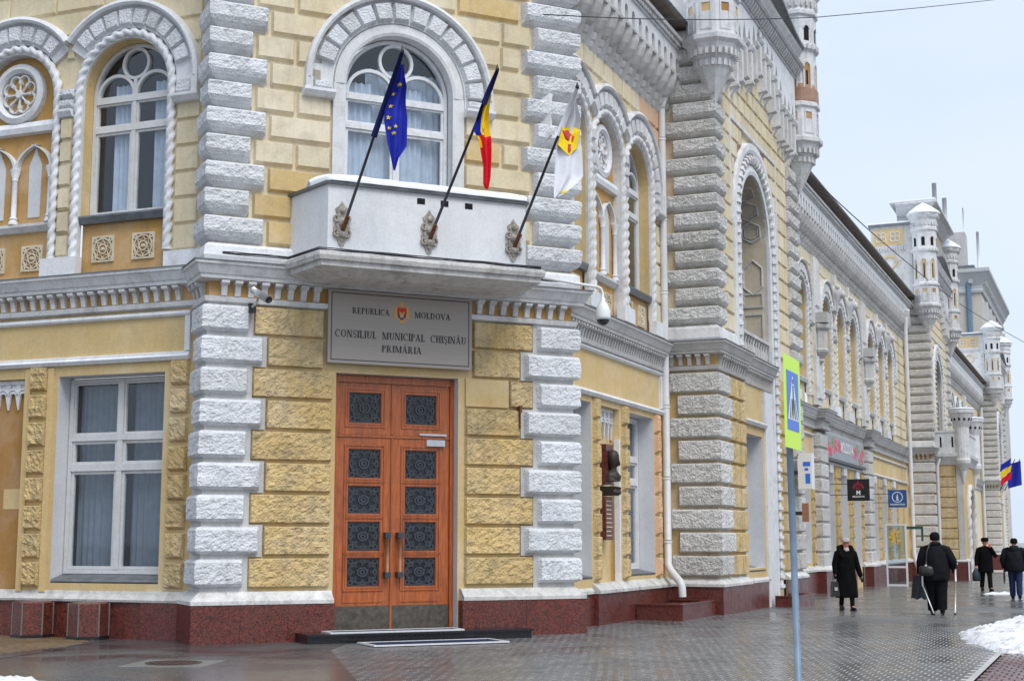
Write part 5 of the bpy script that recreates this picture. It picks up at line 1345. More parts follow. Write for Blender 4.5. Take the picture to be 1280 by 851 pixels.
    pts = [G.P(ub, .06, .35)] + [G.P(ub, .06, .35 + (zc - .35) * i / 10) for i in range(1, 10)] + [G.P(uc + (hw + .40) * math.cos(PI * i / 30), .06, zc + (hw + .40) * math.sin(PI * i / 30)) for i in range(31)] + [G.P(uc - hw - .40, .06, zc - i * (zc - 6) / 8) for i in range(1, 9)]
    bd.tube(pts, .075, 8)
    L = 0; nxt = .1; P3 = [Vector(p) for p in pts]
    for a, b in zip(P3, P3[1:]):
        l = (b - a).length; t = (b - a) / l
        while nxt < L + l:
            q = a + t * (nxt - L); bd.tube([q - t * .045, q + t * .045], .125, 8); nxt += .25
        L += l
    bd.build('collared_bead', 'grey_white', ao)
    # loggia: coffered reveal, dark glazing at the back, balustrade
    reveal(G, up_op, 0, -.78).build('reveal', 'beige', ao)
    sheet(G, up_op, -.77).build('loggia_window', 'dark_glass', ao)
    J = G.sub(uc + hw, 0).ret()
    cf = MB(); w1 = .03
    for z0, z1 in ((6.3, 7.55), (7.7, 8.1)):
        for x0, x1, y0, y1 in ((.12, .16, z0, z1), (.62, .66, z0, z1), (.16, .62, z0, z0 + .05), (.16, .62, z1 - .05, z1)): cf.box(J, x0, x1, .0, w1, y0, y1)
    for z0 in (8.15,):
        for (a, b), (c, d) in (((.14, 8.25), (.39, 8.05)), ((.39, 8.05), (.64, 8.25)), ((.14, 8.25), (.14, 8.75)), ((.64, 8.25), (.64, 8.75)), ((.14, 8.75), (.39, 8.98)), ((.39, 8.98), (.64, 8.75))):
            cf.tube([J.P(a, .01, b), J.P(c, .01, d)], .028, 6)
    for k in range(3):
        a0 = .10 + .38 * k; a1 = a0 + .36
        def AP(a, dpt): return G.P(uc + (hw - .015) * math.cos(a), -dpt, zc + (hw - .015) * math.sin(a))
        am_ = (a0 + a1) / 2
        hexp = [(a0, .39), (a0 + .08, .16), (a1 - .08, .16), (a1, .39), (a1 - .08, .63), (a0 + .08, .63), (a0, .39)]
        for p, q in zip(hexp, hexp[1:]): cf.tube([AP(*p), AP((p[0] + q[0]) / 2, (p[1] + q[1]) / 2), AP(*q)], .026, 6)
        hexi = [(a0 + .06, .39), (a0 + .11, .22), (a1 - .11, .22), (a1 - .06, .39), (a1 - .11, .57), (a0 + .11, .57), (a0 + .06, .39)]
        for p, q in zip(hexi, hexi[1:]): cf.tube([AP(*p), AP(*q)], .016, 6)
    cf.build('coffers', 'grey_trim', ao)['kind'] = 'stuff'
    bl = MB(); bl.box(G, 2.46, 5.54, -.16, .02, 6.66, 6.74); bl.box(G, 2.46, 5.54, -.14, 0, 6.06, 6.14)
    bo = bl.build('balustrade', 'grey_trim', ao)
    for i in range(11):
        u = 2.6 + 2.8 * i / 10; MB().lathe(G.P(u, -.07, 6.14), [(.07, 0), (.07, .05), (.035, .1), (.07, .22), (.035, .36), (.06, .46), (.07, .52)], 8).build('baluster', 'grey_trim', bo, True)
    # terracotta spandrels and label mould
    sp = MB()
    for sg in (-1, 1):
        x0 = uc + sg * 2.40; x1 = uc + sg * 1.0
        a, b = sorted((x0, x1)); pts = [(x0, 9.6), (x0, 11.72), (x1, 11.72), (uc + sg * 2.2 * math.cos(1.0), zc + 2.3 * math.sin(1.0)), (uc + sg * 2.40 * math.cos(.45), zc + 2.36 * math.sin(.45))]
        sp.slab(G, pts, .0, .03)
    sp.build('spandrel', 'old_brick', ao)
    lb = MB(); lb.box(G, uc - 2.54, uc + 2.54, -.02, .09, 11.74, 11.84)
    for sg in (-1, 1):
        a, b = sorted((uc + sg * 2.42, uc + sg * 2.54)); lb.box(G, a, b, -.02, .09, 9.2, 11.74)
    lb.build('label_mould', 'grey_white', ao)
    if lod < 2: ashlar(G, .84, Wd - 1.3, 6.46, 13.45, .437, 0, [(uc, 'x')], 2.12, zc, 6.0, 'cream', .62, .08, rclip=2.34, skip=lambda x, y, a, b: False, joined=None if lod == 0 else FAR_CREAM)
    # attic with stepped corbel strips
    zat = 15.0
    att = wall_mesh(GA, 0, Wd, 14.3, zat, .0, []); att.build('wall', 'cream', town)
    bandm = MB(); k = 15; pit = (Wd - 1.3) / k
    def zb(u): return 11.72 + round(max(0, 1 - abs(u - Wd / 2 + .2) / 2.7) * 4) / 4 * 1.05
    cs = []
    for i in range(k + 1):
        u = .65 + pit * i; z = zb(u)
        s = MB(); s.box(GA, u - .10, u + .10, 0, .27, z + .22, z + 1.05); s.prof(GA, u - .13, u + .13, [(0, z + 1.05), (.29, z + 1.05), (.33, z + 1.12), (.33, z + 1.2), (0, z + 1.2)])
        s.prof(GA, u - .13, u + .13, [(0, z + .14), (.27, z + .18), (.30, z + .2), (.30, z + .24), (0, z + .24)]); s.prof(GA, u - .08, u + .08, [(0, z - .12), (.06, z - .1), (.2, z + .14), (.2, z + .18), (0, z + .18)])
        cs.append(s)
        if i < k:
            un = .65 + pit * (i + 1); zz = max(z, zb(un)); a0, b0 = u + .10, un - .10; mid = (a0 + b0) / 2
            bandm.slab(GA, [(a0, zz + 1.2), (mid, zz + 1.62), (b0, zz + 1.2), (b0, 14.2), (a0, 14.2)], .02, .27)
            MB_ = None
    for i in range(k + 1):
        u = .65 + pit * i; bandm.box(GA, u - .10, u + .10, .02, .269, zb(u) + 1.2, 14.2)
    bo = bandm.build('attic_band', 'white', town)
    if lod == 0:
        for s in cs: s.build('corbel_strip', 'grey_white', bo)
    else:
        a_ = MB()
        for s in cs: a_.add(s.v, s.f)
        a_.build('corbel_strip_row', 'grey_white', bo)['kind'] = 'stuff'
    m = MB(); 
    for i in range(40):
        u = .5 + (Wd - 1.0) * i / 40; m.prof(GA, u, u + .1, [(.2, 14.24), (.34, 14.26), (.46, 14.42), (.46, 14.5), (.2, 14.5)])
    m.prof(GA, .3, Wd - .3, [(-.05, 14.2), (.3, 14.2), (.32, 14.23), (-.05, 14.23)]); m.prof(GA, .3, Wd - .3, [(-.05, 14.5), (.5, 14.5), (.55, 14.56), (.52, 14.62), (.4, 14.66), (.36, 14.85), (.46, 14.98), (.50, 15.06), (-.05, 15.06)])
    m.build('attic_cornice', 'grey_white', town)
    # curved roof edge between the turrets
    rf = MB(); N = 24; rows = []
    for i in range(N + 1):
        u = .45 + (Wd - .9) * i / N; ze = 15.10 + .55 * math.sin(PI * i / N) ** 2
        rows += [GA.P(u, -.05, ze), GA.P(u, .52, ze - .04), GA.P(u, .56, ze + .0), GA.P(u, .56, ze + .07), GA.P(u, -2.5, ze + .9)]
    rf.add(rows, [(i * 5 + j, i * 5 + j + 1, (i + 1) * 5 + j + 1, (i + 1) * 5 + j) for i in range(N) for j in range(4)]); ro = rf.build('roof', 'sheet_metal', town, True)
    gb = MB(); rows = []
    for i in range(N + 1):
        u = .45 + (Wd - .9) * i / N; ze = 15.10 + .55 * math.sin(PI * i / N) ** 2; rows += [GA.P(u, .3, 15.05), GA.P(u, .3, ze + .02)]
    gb.add(rows, [(i * 2, i * 2 + 1, i * 2 + 3, i * 2 + 2) for i in range(N)]); gb.build('gable', 'grey_white', town)
    # side wall of the attic above the wing roof
    RTf = RTf.up(.72); sd = MB(); sd.box(RTf, .5, 2.5, -.4, .02, 12.6, 16.5)
    so_ = sd.build('attic_side', 'grey_white', town)
    MB().box(RTf, .4, 2.6, -.5, .12, 16.5, 16.62).build('attic_side_coping', 'sheet_metal', so_); MB().box(RTf, .4, 2.6, -.5, .14, 16.621, 16.70).build('snow_cover', 'snow_clean', so_)
    MB().box(RTf, .9, 2.4, .02, .03, 15.55, 16.35).build('attic_panel', 'cream_deep', so_)
    for c in (1.3, 2.0):
        fm = MB()
        for a in range(4): fm.arc(RTf, c + .16 * math.cos(PI / 4 + a * PI / 2), 15.95 + .16 * math.sin(PI / 4 + a * PI / 2), .13, 0, 2 * PI, [(-.03, .03), (.03, .03), (.02, .07), (-.02, .07)], 8)
        fm.build('quatrefoil', 'grey_white', so_)
    dt = MB()
    for i in range(13): dt.box(RTf, .8 + .13 * i, .87 + .13 * i, .02, .09, 15.25, 15.42)
    dt.build('dentils', 'grey_white', so_)['kind'] = 'stuff'
    MB().arc(RTf, 1.6, 14.65, .32, 0, 2 * PI, [(-.05, .02), (.05, .02), (.04, .07), (-.04, .07)], 14).build('roundel', 'cream_deep', so_)
    turret(G.xy(.0, .1), town, lod); turret(G.xy(Wd + .1, .2), town, lod, ruin=(name_i == 1))
    if tall:
        GT = G.up(.75)
        bx = MB(); bx.box(GT, .9, Wd - .9, -1.3, .1, 15.0, 17.2); to = bx.build('attic_storey', 'grey_white', town)
        MB().box(GT, 1.2, Wd - 1.2, .1, .13, 16.3, 16.95).build('attic_panel', 'cream_deep', to)
        st_ = MB()
        for i in range(16):
            u = 1.1 + (Wd - 2.2) * i / 15; st_.prof(GT, u - .09, u + .09, [(.1, 15.1), (.2, 15.15), (.34, 16.1), (.34, 16.25), (.1, 16.25)])
        st_.build('corbel_strip_row', 'grey_trim', to)['kind'] = 'stuff'
        MB().sweep([G.xy(.9, -1.3), G.xy(.9, .1), G.xy(Wd - .9, .1), G.xy(Wd - .9, -1.3)], 1, [(-.1, 17.85), (.08, 17.85), (.2, 18.0), (.42, 18.25), (.62, 18.37), (.62, 18.47), (-.1, 18.55)]).build('attic_cornice', 'grey_white', to)
        MB().box(GT, .3, Wd - .3, -1.6, .66, 17.74, 17.84).build('roof', 'snow_clean', to)
    if porch: build_porch(G)
def build_porch(G):
    """portal block in front of the second pavilion, with a turreted balcony on top"""
    p0, p1, pw = .9, 6.9, 1.35
    Gs = G.sub(p0, 0); S1 = Gs.sub(0, pw).ret()
    front = G.sub(0, pw)
    m = wall_mesh(front, p0, p1, -.8, 5.5, 0, [(3.9, 1.25, -.6, 2.4, True)]); m.add([S1.P(0, 0, -.8), S1.P(pw, 0, -.8), S1.P(pw, 0, 5.5), S1.P(0, 0, 5.5)], [(0, 1, 2, 3)])
    b = m.build('porch', 'ochre', town)
    for i in range(9):
        a = .7 + .5 * i; rock_block([S1.xy(pw - .02, 0), S1.xy(.32, 0)], 1, a + .02, a + .48, .07, .03, .012, .14, 'ochre_rock', b, 'stone_block')
    MB().box(S1, .0, .30, 0, .05, .6, 5.3).build('pilaster', 'grey_trim', b)
    rv = reveal(front, (3.9, 1.25, -.6, 2.4, True), 0, -1.2); rv.build('portal_reveal', 'grey_trim', b); sheet(front, (3.9, 1.24, -.6, 2.4, True), -1.1).build('portal_door', 'interior', b)
    MB().box(front, 3.0, 4.8, -.9, -.85, -.5, 1.8).build('red_curtain', 'awning_red', b)
    MB().box(front, 2.7, 5.1, -.6, -.5, 2.3, 2.7).build('red_sign', 'awning_red', b)
    pts = [front.P(3.9 - 1.5, .05, -.4)] + [front.P(3.9 - 1.5 * math.cos(PI * i / 20), .05, 2.4 + 1.9 * math.sin(PI * i / 20)) for i in range(21)] + [front.P(3.9 + 1.5, .05, -.4)]
    MB().rope(pts, .16, .5, 8).build('cable_moulding', 'grey_white', b, True)
    pl = plinth(G, [S1.xy(pw, .08), S1.xy(-.08, .08), front.xy(2.5, .08)], 1, slab=.7, zb=-1.3)
    base_moulding([S1.xy(pw, .0), S1.xy(0, .0), front.xy(2.5, 0)], 1, out=.1)
    MB().box(front, p0 - .12, p0 + .12, .082, .12, -1.2, .62).build('corner_strip', 'white', b)
    # corbelled balcony
    cp = [S1.xy(pw, .0), S1.xy(0, 0), front.xy(p1, 0)]
    MB().sweep(cp, 1, [(-.2, 5.3), (.05, 5.3), (.15, 5.5), (.3, 5.7), (.32, 5.85), (-.2, 5.85)]).build('balcony_slab', 'grey_white', b)
    MB().sweep(cp, 1, [(.05, 5.85), (.18, 5.85), (.18, 6.85), (.22, 6.87), (.22, 6.95), (.02, 6.95), (.05, 6.85)]).build('balcony_parapet', 'grey_white', b)
    for x in (.4, .95): MB().box(S1, x - .04, x + .04, .18, .19, 6.15, 6.65).build('slot', 'interior', b)
    for c in (front.xy(p0 - .05, .05), front.xy(p1 - .2, .05)):
        t = MB().lathe((c.x, c.y, 0), [(.03, 4.35), (.08, 4.6), (.16, 5.0), (.36, 5.35), (.38, 5.5), (.34, 5.6), (.34, 7.1), (.42, 7.3), (.56, 7.75), (.60, 7.8), (.60, 7.95), (.02, 8.0)], 16).build('balcony_turret', 'grey_white', b)
        MB().lathe((c.x, c.y, 0), [(.61, 7.955), (.6, 8.03), (.02, 8.1)], 16).build('snow_cap', 'snow_clean', b, True)
        for i in range(12):
            a = 2 * PI * i / 12; f = Fr((0, 0), 0); f.n = Vector((math.cos(a), math.sin(a), 0)); f.d = Vector((-f.n.y, f.n.x, 0)); f.o = Vector((c.x, c.y, 0)) + f.n * .47
            if f.n.y > .5: continue
            MB().box(f, -.05, .05, -.06, .02, 7.42, 7.62).build('slot', 'interior', b)
pavilion(FP.sub(0), 1, lod=0)
pavilion(FP.sub(40.6), 2, lod=1, tall=True, porch=True)
pavilion(FP.sub(82.0), 3, lod=2, tall=False)
FAR_CREAM.build('far_ashlar', 'cream', town)['kind'] = 'stuff'
FAR_OCHRE.build('far_rustication', 'ochre_rock', town)['kind'] = 'stuff'
# ------------------------------------------------------------------ lettering
def ringseg(cx, cy, ox, oy, ix, iy, a0, a1, n=10, sx=0.0):
    out = []
    for i in range(n):
        p = a0 + (a1 - a0) * i / n; q = a0 + (a1 - a0) * (i + 1) / n
        out.append([(cx + ox * math.cos(p), cy + oy * math.sin(p)), (cx + ox * math.cos(q), cy + oy * math.sin(q)), (cx + sx + ix * math.cos(q), cy + iy * math.sin(q)), (cx + sx + ix * math.cos(p), cy + iy * math.sin(p))])
    return out
def glyph(ch):
    """upright roman capitals with thick and thin strokes, unit height"""
    T, t, sf = .22, .095, .07
    R = lambda x0, x1, y0, y1: [(x0, y0), (x1, y0), (x1, y1), (x0, y1)]
    stem = lambda x, w=T: [R(x, x + w, 0, 1), R(x - .06, x + w + .06, 0, sf), R(x - .06, x + w + .06, 1 - sf, 1)]
    dia = lambda xa, ya, xb, yb, w: [[(xa, ya), (xa + w, ya), (xb + w, yb), (xb, yb)]]
    if ch == 'I': return stem(.07), .31
    if ch == 'L': return stem(.07) + [R(.2, .62, 0, t), [(.56, 0), (.64, 0), (.64, .27), (.60, .27)]], .68
    if ch == 'E': return stem(.07) + [R(.2, .62, 0, t), R(.2, .60, 1 - t, 1), R(.2, .46, .5 - t / 2, .5 + t / 2), R(.58, .63, 0, .25), R(.56, .61, .76, 1), R(.44, .48, .37, .63)], .70
    if ch in 'PR':
        g = stem(.07) + ringseg(.36, .74, .30, .26, .14, .20, -PI / 2, PI / 2) + [R(.2, .36, 1 - t, 1), R(.2, .36, .48, .48 + t)]
        if ch == 'R': g += dia(.62, 0, .34, .5, .18) + [R(.6, .86, 0, sf)]
        return g, .88 if ch == 'R' else .70
    if ch == 'B': return stem(.07) + ringseg(.36, .755, .28, .245, .12, .185, -PI / 2, PI / 2) + ringseg(.36, .265, .33, .265, .16, .20, -PI / 2, PI / 2) + [R(.2, .36, 1 - t, 1), R(.2, .36, .49, .49 + t), R(.2, .36, 0, t)], .76
    if ch == 'D': return stem(.07) + ringseg(.36, .5, .46, .5, .28, .435, -PI / 2, PI / 2, 14) + [R(.2, .36, 1 - t, 1), R(.2, .36, 0, t)], .88
    if ch == 'O': return ringseg(.46, .5, .44, .51, .26, .45, 0, 2 * PI, 24), .92
    if ch == 'C': return ringseg(.46, .5, .44, .51, .26, .45, .75, 2 * PI - .75, 20) + [R(.74, .79, .66, .98)], .86
    if ch == 'U': return [R(.10, .10 + T, .3, 1), R(.04, .34, 1 - sf, 1), R(.68, .68 + t, .3, 1), R(.60, .82, 1 - sf, 1)] + ringseg(.42, .32, .325, .33, .19, .26, PI, 2 * PI, 12), .86
    if ch == 'V': return dia(.04, 1, .38, 0, .19) + dia(.72, 1, .42, 0, .07) + [R(-.02, .30, 1 - sf, 1), R(.64, .88, 1 - sf, 1)], .86
    if ch in 'AĂ':
        g = dia(.08, 0, .36, 1, .07) + dia(.62, 0, .32, 1, .19) + [R(.22, .62, .30, .30 + t), R(0, .24, 0, sf), R(.56, .88, 0, sf)]
        if ch == 'Ă': g += ringseg(.42, 1.26, .17, .16, .12, .09, PI, 2 * PI, 8)
        return g, .86
    if ch == 'M': return [R(.10, .10 + t, 0, 1), R(.02, .25, 0, sf), R(.86, .86 + T, 0, 1), R(.80, 1.09, 0, sf), R(.02, .28, 1 - sf, 1), R(.84, 1.09, 1 - sf, 1)] + dia(.12, 1, .50, 0, .19) + dia(.86, 1, .55, 0, .06), 1.12
    if ch == 'N': return [R(.10, .10 + t, 0, 1), R(.02, .25, 0, sf), R(.72, .72 + t, 0, 1), R(.64, .87, 1 - sf, 1), R(.02, .28, 1 - sf, 1)] + dia(.10, 1, .60, 0, .19), .90
    if ch == 'H': return stem(.07) + stem(.60) + [R(.2, .62, .47, .47 + t)], .88
    if ch in 'SŞ':
        g = ringseg(.32, .74, .26, .27, .14, .20, .45, PI * 1.35, 10) + ringseg(.34, .27, .28, .28, .16, .20, -PI * .72, PI * .42, 12) + dia(.36, .40, .12, .62, .2) + [R(.54, .58, .68, .98), R(.05, .09, .02, .32)]
        if ch == 'Ş': g += [R(.28, .36, -.12, 0)] + ringseg(.32, -.18, .10, .10, .05, .05, -PI * .6, PI * .5, 6)
        return g, .64
    return [], .34
def serif_line(F, text, u0, u1, z, h, w, parent, mat='lettering_black'):
    x = 0; items = []
    for ch in text:
        g, wd = glyph(ch); items.append((g, x)); x += wd + .10
    x -= .10; k = (u1 - u0) / x
    m = MB()
    for g, x0 in items:
        for poly in g: m.slab(F, [(u0 + (x0 + a) * k, z + b * h) for a, b in poly], w, w + .004)
    return m.build('lettering', mat, parent)
def font_mesh(text, size, mp, name, mat, parent, bold=0.0):
    """default-font lettering laid on a surface by mp(x, y, layer)"""
    c = bpy.data.curves.new('tmp', 'FONT'); c.body = text; c.size = size; c.align_x = 'CENTER'; c.offset = bold
    o = bpy.data.objects.new('tmp', c); COL.objects.link(o); bpy.context.view_layer.update()
    me = bpy.data.meshes.new_from_object(o.evaluated_get(bpy.context.evaluated_depsgraph_get()))
    bpy.data.objects.remove(o)
    for v in me.vertices: v.co = Vector(mp(v.co.x, v.co.y))
    me.materials.clear(); me.materials.append(M[mat]); r = bpy.data.objects.new(name, me); COL.objects.link(r); r.parent = parent
    return r
def rot_fr(F, u, w):
    """frame of a blade sign standing out from the wall at u: its u runs outward, its face looks back along -u"""
    f = Fr((0, 0), 0); f.o = F.o + F.d * u + F.n * w; f.d = F.n.copy(); f.n = -F.d; f.dz = F.dz; return f
# ------------------------------------------------------------------ name plate over the door
def name_plate():
    F = FB; w = .02
    t = thing('name_plate', 'brushed metal name plate with black roman lettering above the entrance door', 'sign', F.P(3.38, 0, 4.54))
    ad = lambda o: adopt(o, t)
    ad(MB().box(F, 2.08, 4.69, -.06, w, 4.545, 5.79).build('plate', 'sign_metal'))
    fr = MB(); e = .05
    for a, b, c, d in ((2.08 + e, 4.69 - e, 4.545 + e, 4.545 + e + .014), (2.08 + e, 4.69 - e, 5.79 - e - .014, 5.79 - e), (2.08 + e, 2.08 + e + .014, 4.545 + e + .014, 5.79 - e - .014), (4.69 - e - .014, 4.69 - e, 4.545 + e + .014, 5.79 - e - .014)): fr.box(F, a, b, w, w + .003, c, d)
    ad(fr.build('border_line', 'lettering_black'))
    for tx, a, b, z, h in (('REPUBLICA', 2.50, 3.16, 5.395, .105), ('MOLDOVA', 3.62, 4.28, 5.39, .105), ('CONSILIUL  MUNICIPAL  CHIŞINĂU', 2.20, 4.58, 4.985, .125), ('PRIMĂRIA', 3.03, 3.75, 4.77, .115)):
        ad(serif_line(F, tx, a, b, z, h, w, None))
    cu, cz = 3.385, 5.45
    em = MB()
    for sg in (-1, 1):
        em.slab(F, [(cu, cz + .12), (cu + sg * .05, cz + .10), (cu + sg * .12, cz + .14), (cu + sg * .13, cz + .02), (cu + sg * .15, cz - .06), (cu + sg * .07, cz - .10), (cu, cz - .18)], w, w + .004)
    em.slab(F, [(cu - .025, cz + .12), (cu + .025, cz + .12), (cu + .03, cz + .18), (cu, cz + .21), (cu - .03, cz + .18)], w, w + .005)
    ad(em.build('eagle_emblem', 'gold'))
    ad(MB().slab(F, [(cu - .085, cz + .0), (cu + .085, cz + .0), (cu + .085, cz + .10), (cu - .085, cz + .10)], w + .004, w + .007).build('shield_upper', 'crest_red'))
    ad(MB().slab(F, [(cu - .085, cz), (cu - .07, cz - .07), (cu, cz - .12), (cu + .07, cz - .07), (cu + .085, cz)], w + .004, w + .0072).build('shield_lower', 'crest_blue'))
    ad(MB().slab(F, [(cu - .03, cz - .07), (cu + .03, cz - .07), (cu + .045, cz + .04), (cu, cz + .0), (cu - .045, cz + .04)], w + .007, w + .0085).build('ox_head', 'gold'))
name_plate()

# ------------------------------------------------------------------ flags on the balcony
def flag(label, u, tip, left, right, mats, hang_w, marks, sleeve):
    """pole leaning out of its socket; limp cloth between two edge lines, folded"""
    F = FB; b0 = (u + .01, 1.22, 6.63); tu, tw, tz = tip
    t = thing('flag', label, 'flag', F.P(u, 1.2, 6.6), 'flags on the balcony')
    ad = lambda o: adopt(o, t)
    pl = lambda k: F.P(b0[0] + (tu - b0[0]) * k, b0[1] + (tw - b0[1]) * k, b0[2] + (tz - b0[2]) * k)
    ad(MB().tube([pl(0), pl(1)], [.026, .02], 8).build('pole', 'black_pole', None, True))
    ad(MB().lathe(pl(1), [(.02, -.02), (.035, .0), (.02, .05), (.004, .10)], 8).build('finial', 'black_pole', None, True))
    k0 = sleeve
    if k0 < 1: ad(MB().tube([pl(k0), pl((1 + k0) / 2), pl(.995)], [.05, .045, .03], 8).build('sleeve', mats[-1], None, True))
    def edge(e, z):
        for (u0, z0), (u1, z1) in zip(e, e[1:]):
            if z1 <= z <= z0: return u0 + (u1 - u0) * (z0 - z) / max(1e-6, z0 - z1)
        return e[-1][0] if z < e[-1][1] else e[0][0]
    zt = max(left[0][1], right[0][1]); zb = min(left[-1][1], right[-1][1])
    def srf(a, b, dw=0.0):
        z = zt + (zb - zt) * b; l, r = edge(left, z), edge(right, z)
        kz = max(0, min(1, (z - b0[2]) / (tz - b0[2]))); wp = b0[1] + (tw - b0[1]) * kz
        ww = hang_w + (wp - hang_w) * max(0, 1 - 2.2 * b)
        fold = .05 * math.sin(a * 11 + 1.5 + b * 2.2) * min(1, b * 4 + .15) * min(1, (r - l) / .2 + .2)
        return F.P(l + (r - l) * a, ww + fold + dw, z)
    cells = mats[0] if isinstance(mats[0], list) else [(0, 1, 0, 1, mats[0])]
    for a0, a1, c0, c1, mt in cells: ad(MB().grid(lambda a, b: srf(a0 + (a1 - a0) * a, c0 + (c1 - c0) * b), 14, 24).build('cloth', mt, None, True))
    for mi, (kind, a, b, s) in enumerate(marks):
        m = MB(); lift = .012 + .004 * mi
        zspan = zt - zb
        def pt(dx, dz):
            bb = min(.995, max(.005, b - dz / zspan)); z = zt + (zb - zt) * bb; wd = max(.05, edge(right, z) - edge(left, z)); return srf(min(1, max(0, a + dx / wd)), bb, lift)
        if kind == 'star':
            ps = [pt(s * (1 if k % 2 == 0 else .42) * math.sin(PI * k / 5), s * (1 if k % 2 == 0 else .42) * math.cos(PI * k / 5)) for k in range(10)]
            c = pt(0, 0); m.add([c] + ps, [(0, k + 1, (k + 1) % 10 + 1) for k in range(10)]); ad(m.build('star', 'flag_yellow'))
        else:
            pts2, mat = kind
            ps = [pt(x * s, y * s) for x, y in pts2]; c = pt(sum(x for x, y in pts2) / len(pts2) * s, sum(y for x, y in pts2) / len(pts2) * s)
            m.add([c] + ps, [(0, k + 1, (k + 1) % len(ps) + 1) for k in range(len(ps))]); ad(m.build('emblem', mat))
    return t
flag('blue flag with yellow stars hanging limp from the leftmost balcony pole', 1.93, (2.27, 2.9, 9.01),
     [(2.28, 8.85), (2.24, 8.53), (2.13, 8.16), (2.12, 8.03), (2.18, 7.72), (2.25, 7.47), (2.30, 7.25)], [(2.34, 8.85), (2.47, 8.59), (2.50, 8.07), (2.49, 7.64), (2.37, 7.45), (2.32, 7.25)],
     ['flag_blue', 'flag_navy'], 2.5, [('star', .45, .16, .038), ('star', .25, .24, .034), ('star', .27, .36, .038), ('star', .22, .48, .042), ('star', .22, .585, .034), ('star', .44, .575, .034), ('star', .34, .64, .034)], .52)
shield = [(-.5, .5), (-.2, .62), (0, .5), (.2, .62), (.5, .5), (.45, -.2), (0, -.6), (-.45, -.2)]
flag('blue, yellow and red flag hanging limp from the middle pole on the balcony', 3.44, (3.87, 2.9, 8.95),
     [(3.78, 8.62), (3.73, 8.44), (3.64, 8.05), (3.72, 7.90), (3.81, 7.5), (3.81, 7.2), (3.85, 7.12)], [(3.88, 8.62), (3.90, 8.45), (3.93, 8.12), (3.93, 7.6), (3.92, 7.3), (3.89, 7.12)],
     [[(0, .42, 0, .42, 'flag_blue'), (.42, 1, 0, .42, 'flag_yellow'), (0, .3, .42, .55, 'flag_yellow'), (.3, 1, .42, .55, 'flag_red'), (0, 1, .55, 1, 'flag_red')], 'flag_navy'], 2.5, [(( [(-.3, .6), (.3, .6), (.35, -.5), (-.35, -.5)], 'gold'), .62, .36, .13), (([(-.2, .2), (.2, .2), (0, -.3)], 'crest_red'), .62, .36, .10)], .80)
flag('white flag with a gold and purple crest on the rightmost balcony pole', 4.98, (5.29, 2.9, 8.86),
     [(5.26, 8.72), (5.18, 8.21), (5.09, 7.93), (5.07, 7.53), (5.07, 7.10)], [(5.33, 8.72), (5.53, 8.46), (5.56, 7.92), (5.57, 7.49), (5.40, 7.32), (5.20, 7.16), (5.10, 7.10)],
     ['flag_white', 'flag_white'], 2.5, [((shield, 'flag_yellow'), .45, .40, .42), (([(-.5, .5), (-.2, .62), (-.28, .1), (-.45, -.2)], 'flag_purple'), .45, .40, .40), (([(-.3, .35), (.3, .35), (.25, -.1), (0, -.35), (-.25, -.1)], 'crest_red'), .47, .41, .55), (([(-.12, .3), (.12, .3), (.1, -.2), (-.1, -.2)], 'flag_yellow'), .45, .40, .3), (([(-.4, .2), (.4, .3), (.3, -.3), (-.3, -.2)], 'flag_yellow'), .86, .93, .10)], .70)

# ------------------------------------------------------------------ cameras, pipes, plaques
def cctv():
    F = FB
    t = thing('security_camera', 'silver bullet security camera under the cornice left of the name plate', 'camera', F.P(.78, .02, 5.36)); ad = lambda o: adopt(o, t)
    ad(MB().box(F, .72, .84, .0, .06, 5.28, 5.44).build('mount', 'plastic_dark')); ad(MB().tube([F.P(.78, .05, 5.38), F.P(.80, .2, 5.42), F.P(.81, .3, 5.5)], .022, 7).build('arm', 'steel', None, True))
    ad(MB().tube([F.P(.76, .18, 5.63), F.P(.82, .38, 5.53), F.P(.90, .60, 5.42)], .062, 12).build('body', 'steel', None, True)); ad(MB().tube([F.P(.895, .595, 5.425), F.P(.905, .62, 5.413)], .055, 12).build('lens', 'plastic_dark', None, True))
    t = thing('security_camera', 'white dome security camera hanging from a bent arm at the end of the balcony cornice', 'camera', F.P(6.6, .3, 6.13)); ad = lambda o: adopt(o, t)
    ad(MB().tube([F.P(5.9, .42, 6.20), F.P(6.6, .36, 6.16), F.P(7.02, .3, 6.15), F.P(7.11, .3, 6.12), F.P(7.14, .3, 6.05), F.P(7.15, .3, 5.9)], .028, 10).build('arm', 'plastic_white', None, True))
    c = F.P(7.15, .3, 5.55)
    ad(MB().lathe(c, [(.135, .0), (.14, .05), (.13, .18), (.09, .28), (.045, .34), (.04, .40), (.005, .41)], 18).build('housing', 'plastic_white', None, True)); ad(MB().lathe(c, [(.01, -.10), (.06, -.09), (.10, -.05), (.118, 0), (.118, .01)], 18).build('dome', 'plastic_dark', None, True))
cctv()
def drainpipe(label, pts, r, hop=None, joints=()):
    t = thing('drainpipe', label, 'pipe', pts[-1]); ad = lambda o: adopt(o, t)
    ad(MB().tube(pts, r, 12, False).build('pipe', 'pipe_white', None, True))
    P = [Vector(p) for p in pts]
    for z in joints:
        for a, b in zip(P, P[1:]):
            if min(a.z, b.z) < z < max(a.z, b.z):
                q = a.lerp(b, (z - a.z) / (b.z - a.z)); ad(MB().tube([q - Vector((0, 0, .03)), q + Vector((0, 0, .03))], r * 1.14, 12).build('joint_collar', 'pipe_white', None, True))
    if hop: ad(MB().lathe(pts[0], [(r, -.05), (r * 1.1, .05), (r * 1.9, .25), (r * 1.9, .32)], 12).build('hopper', 'pipe_white', None, True))
    return t
F = FC
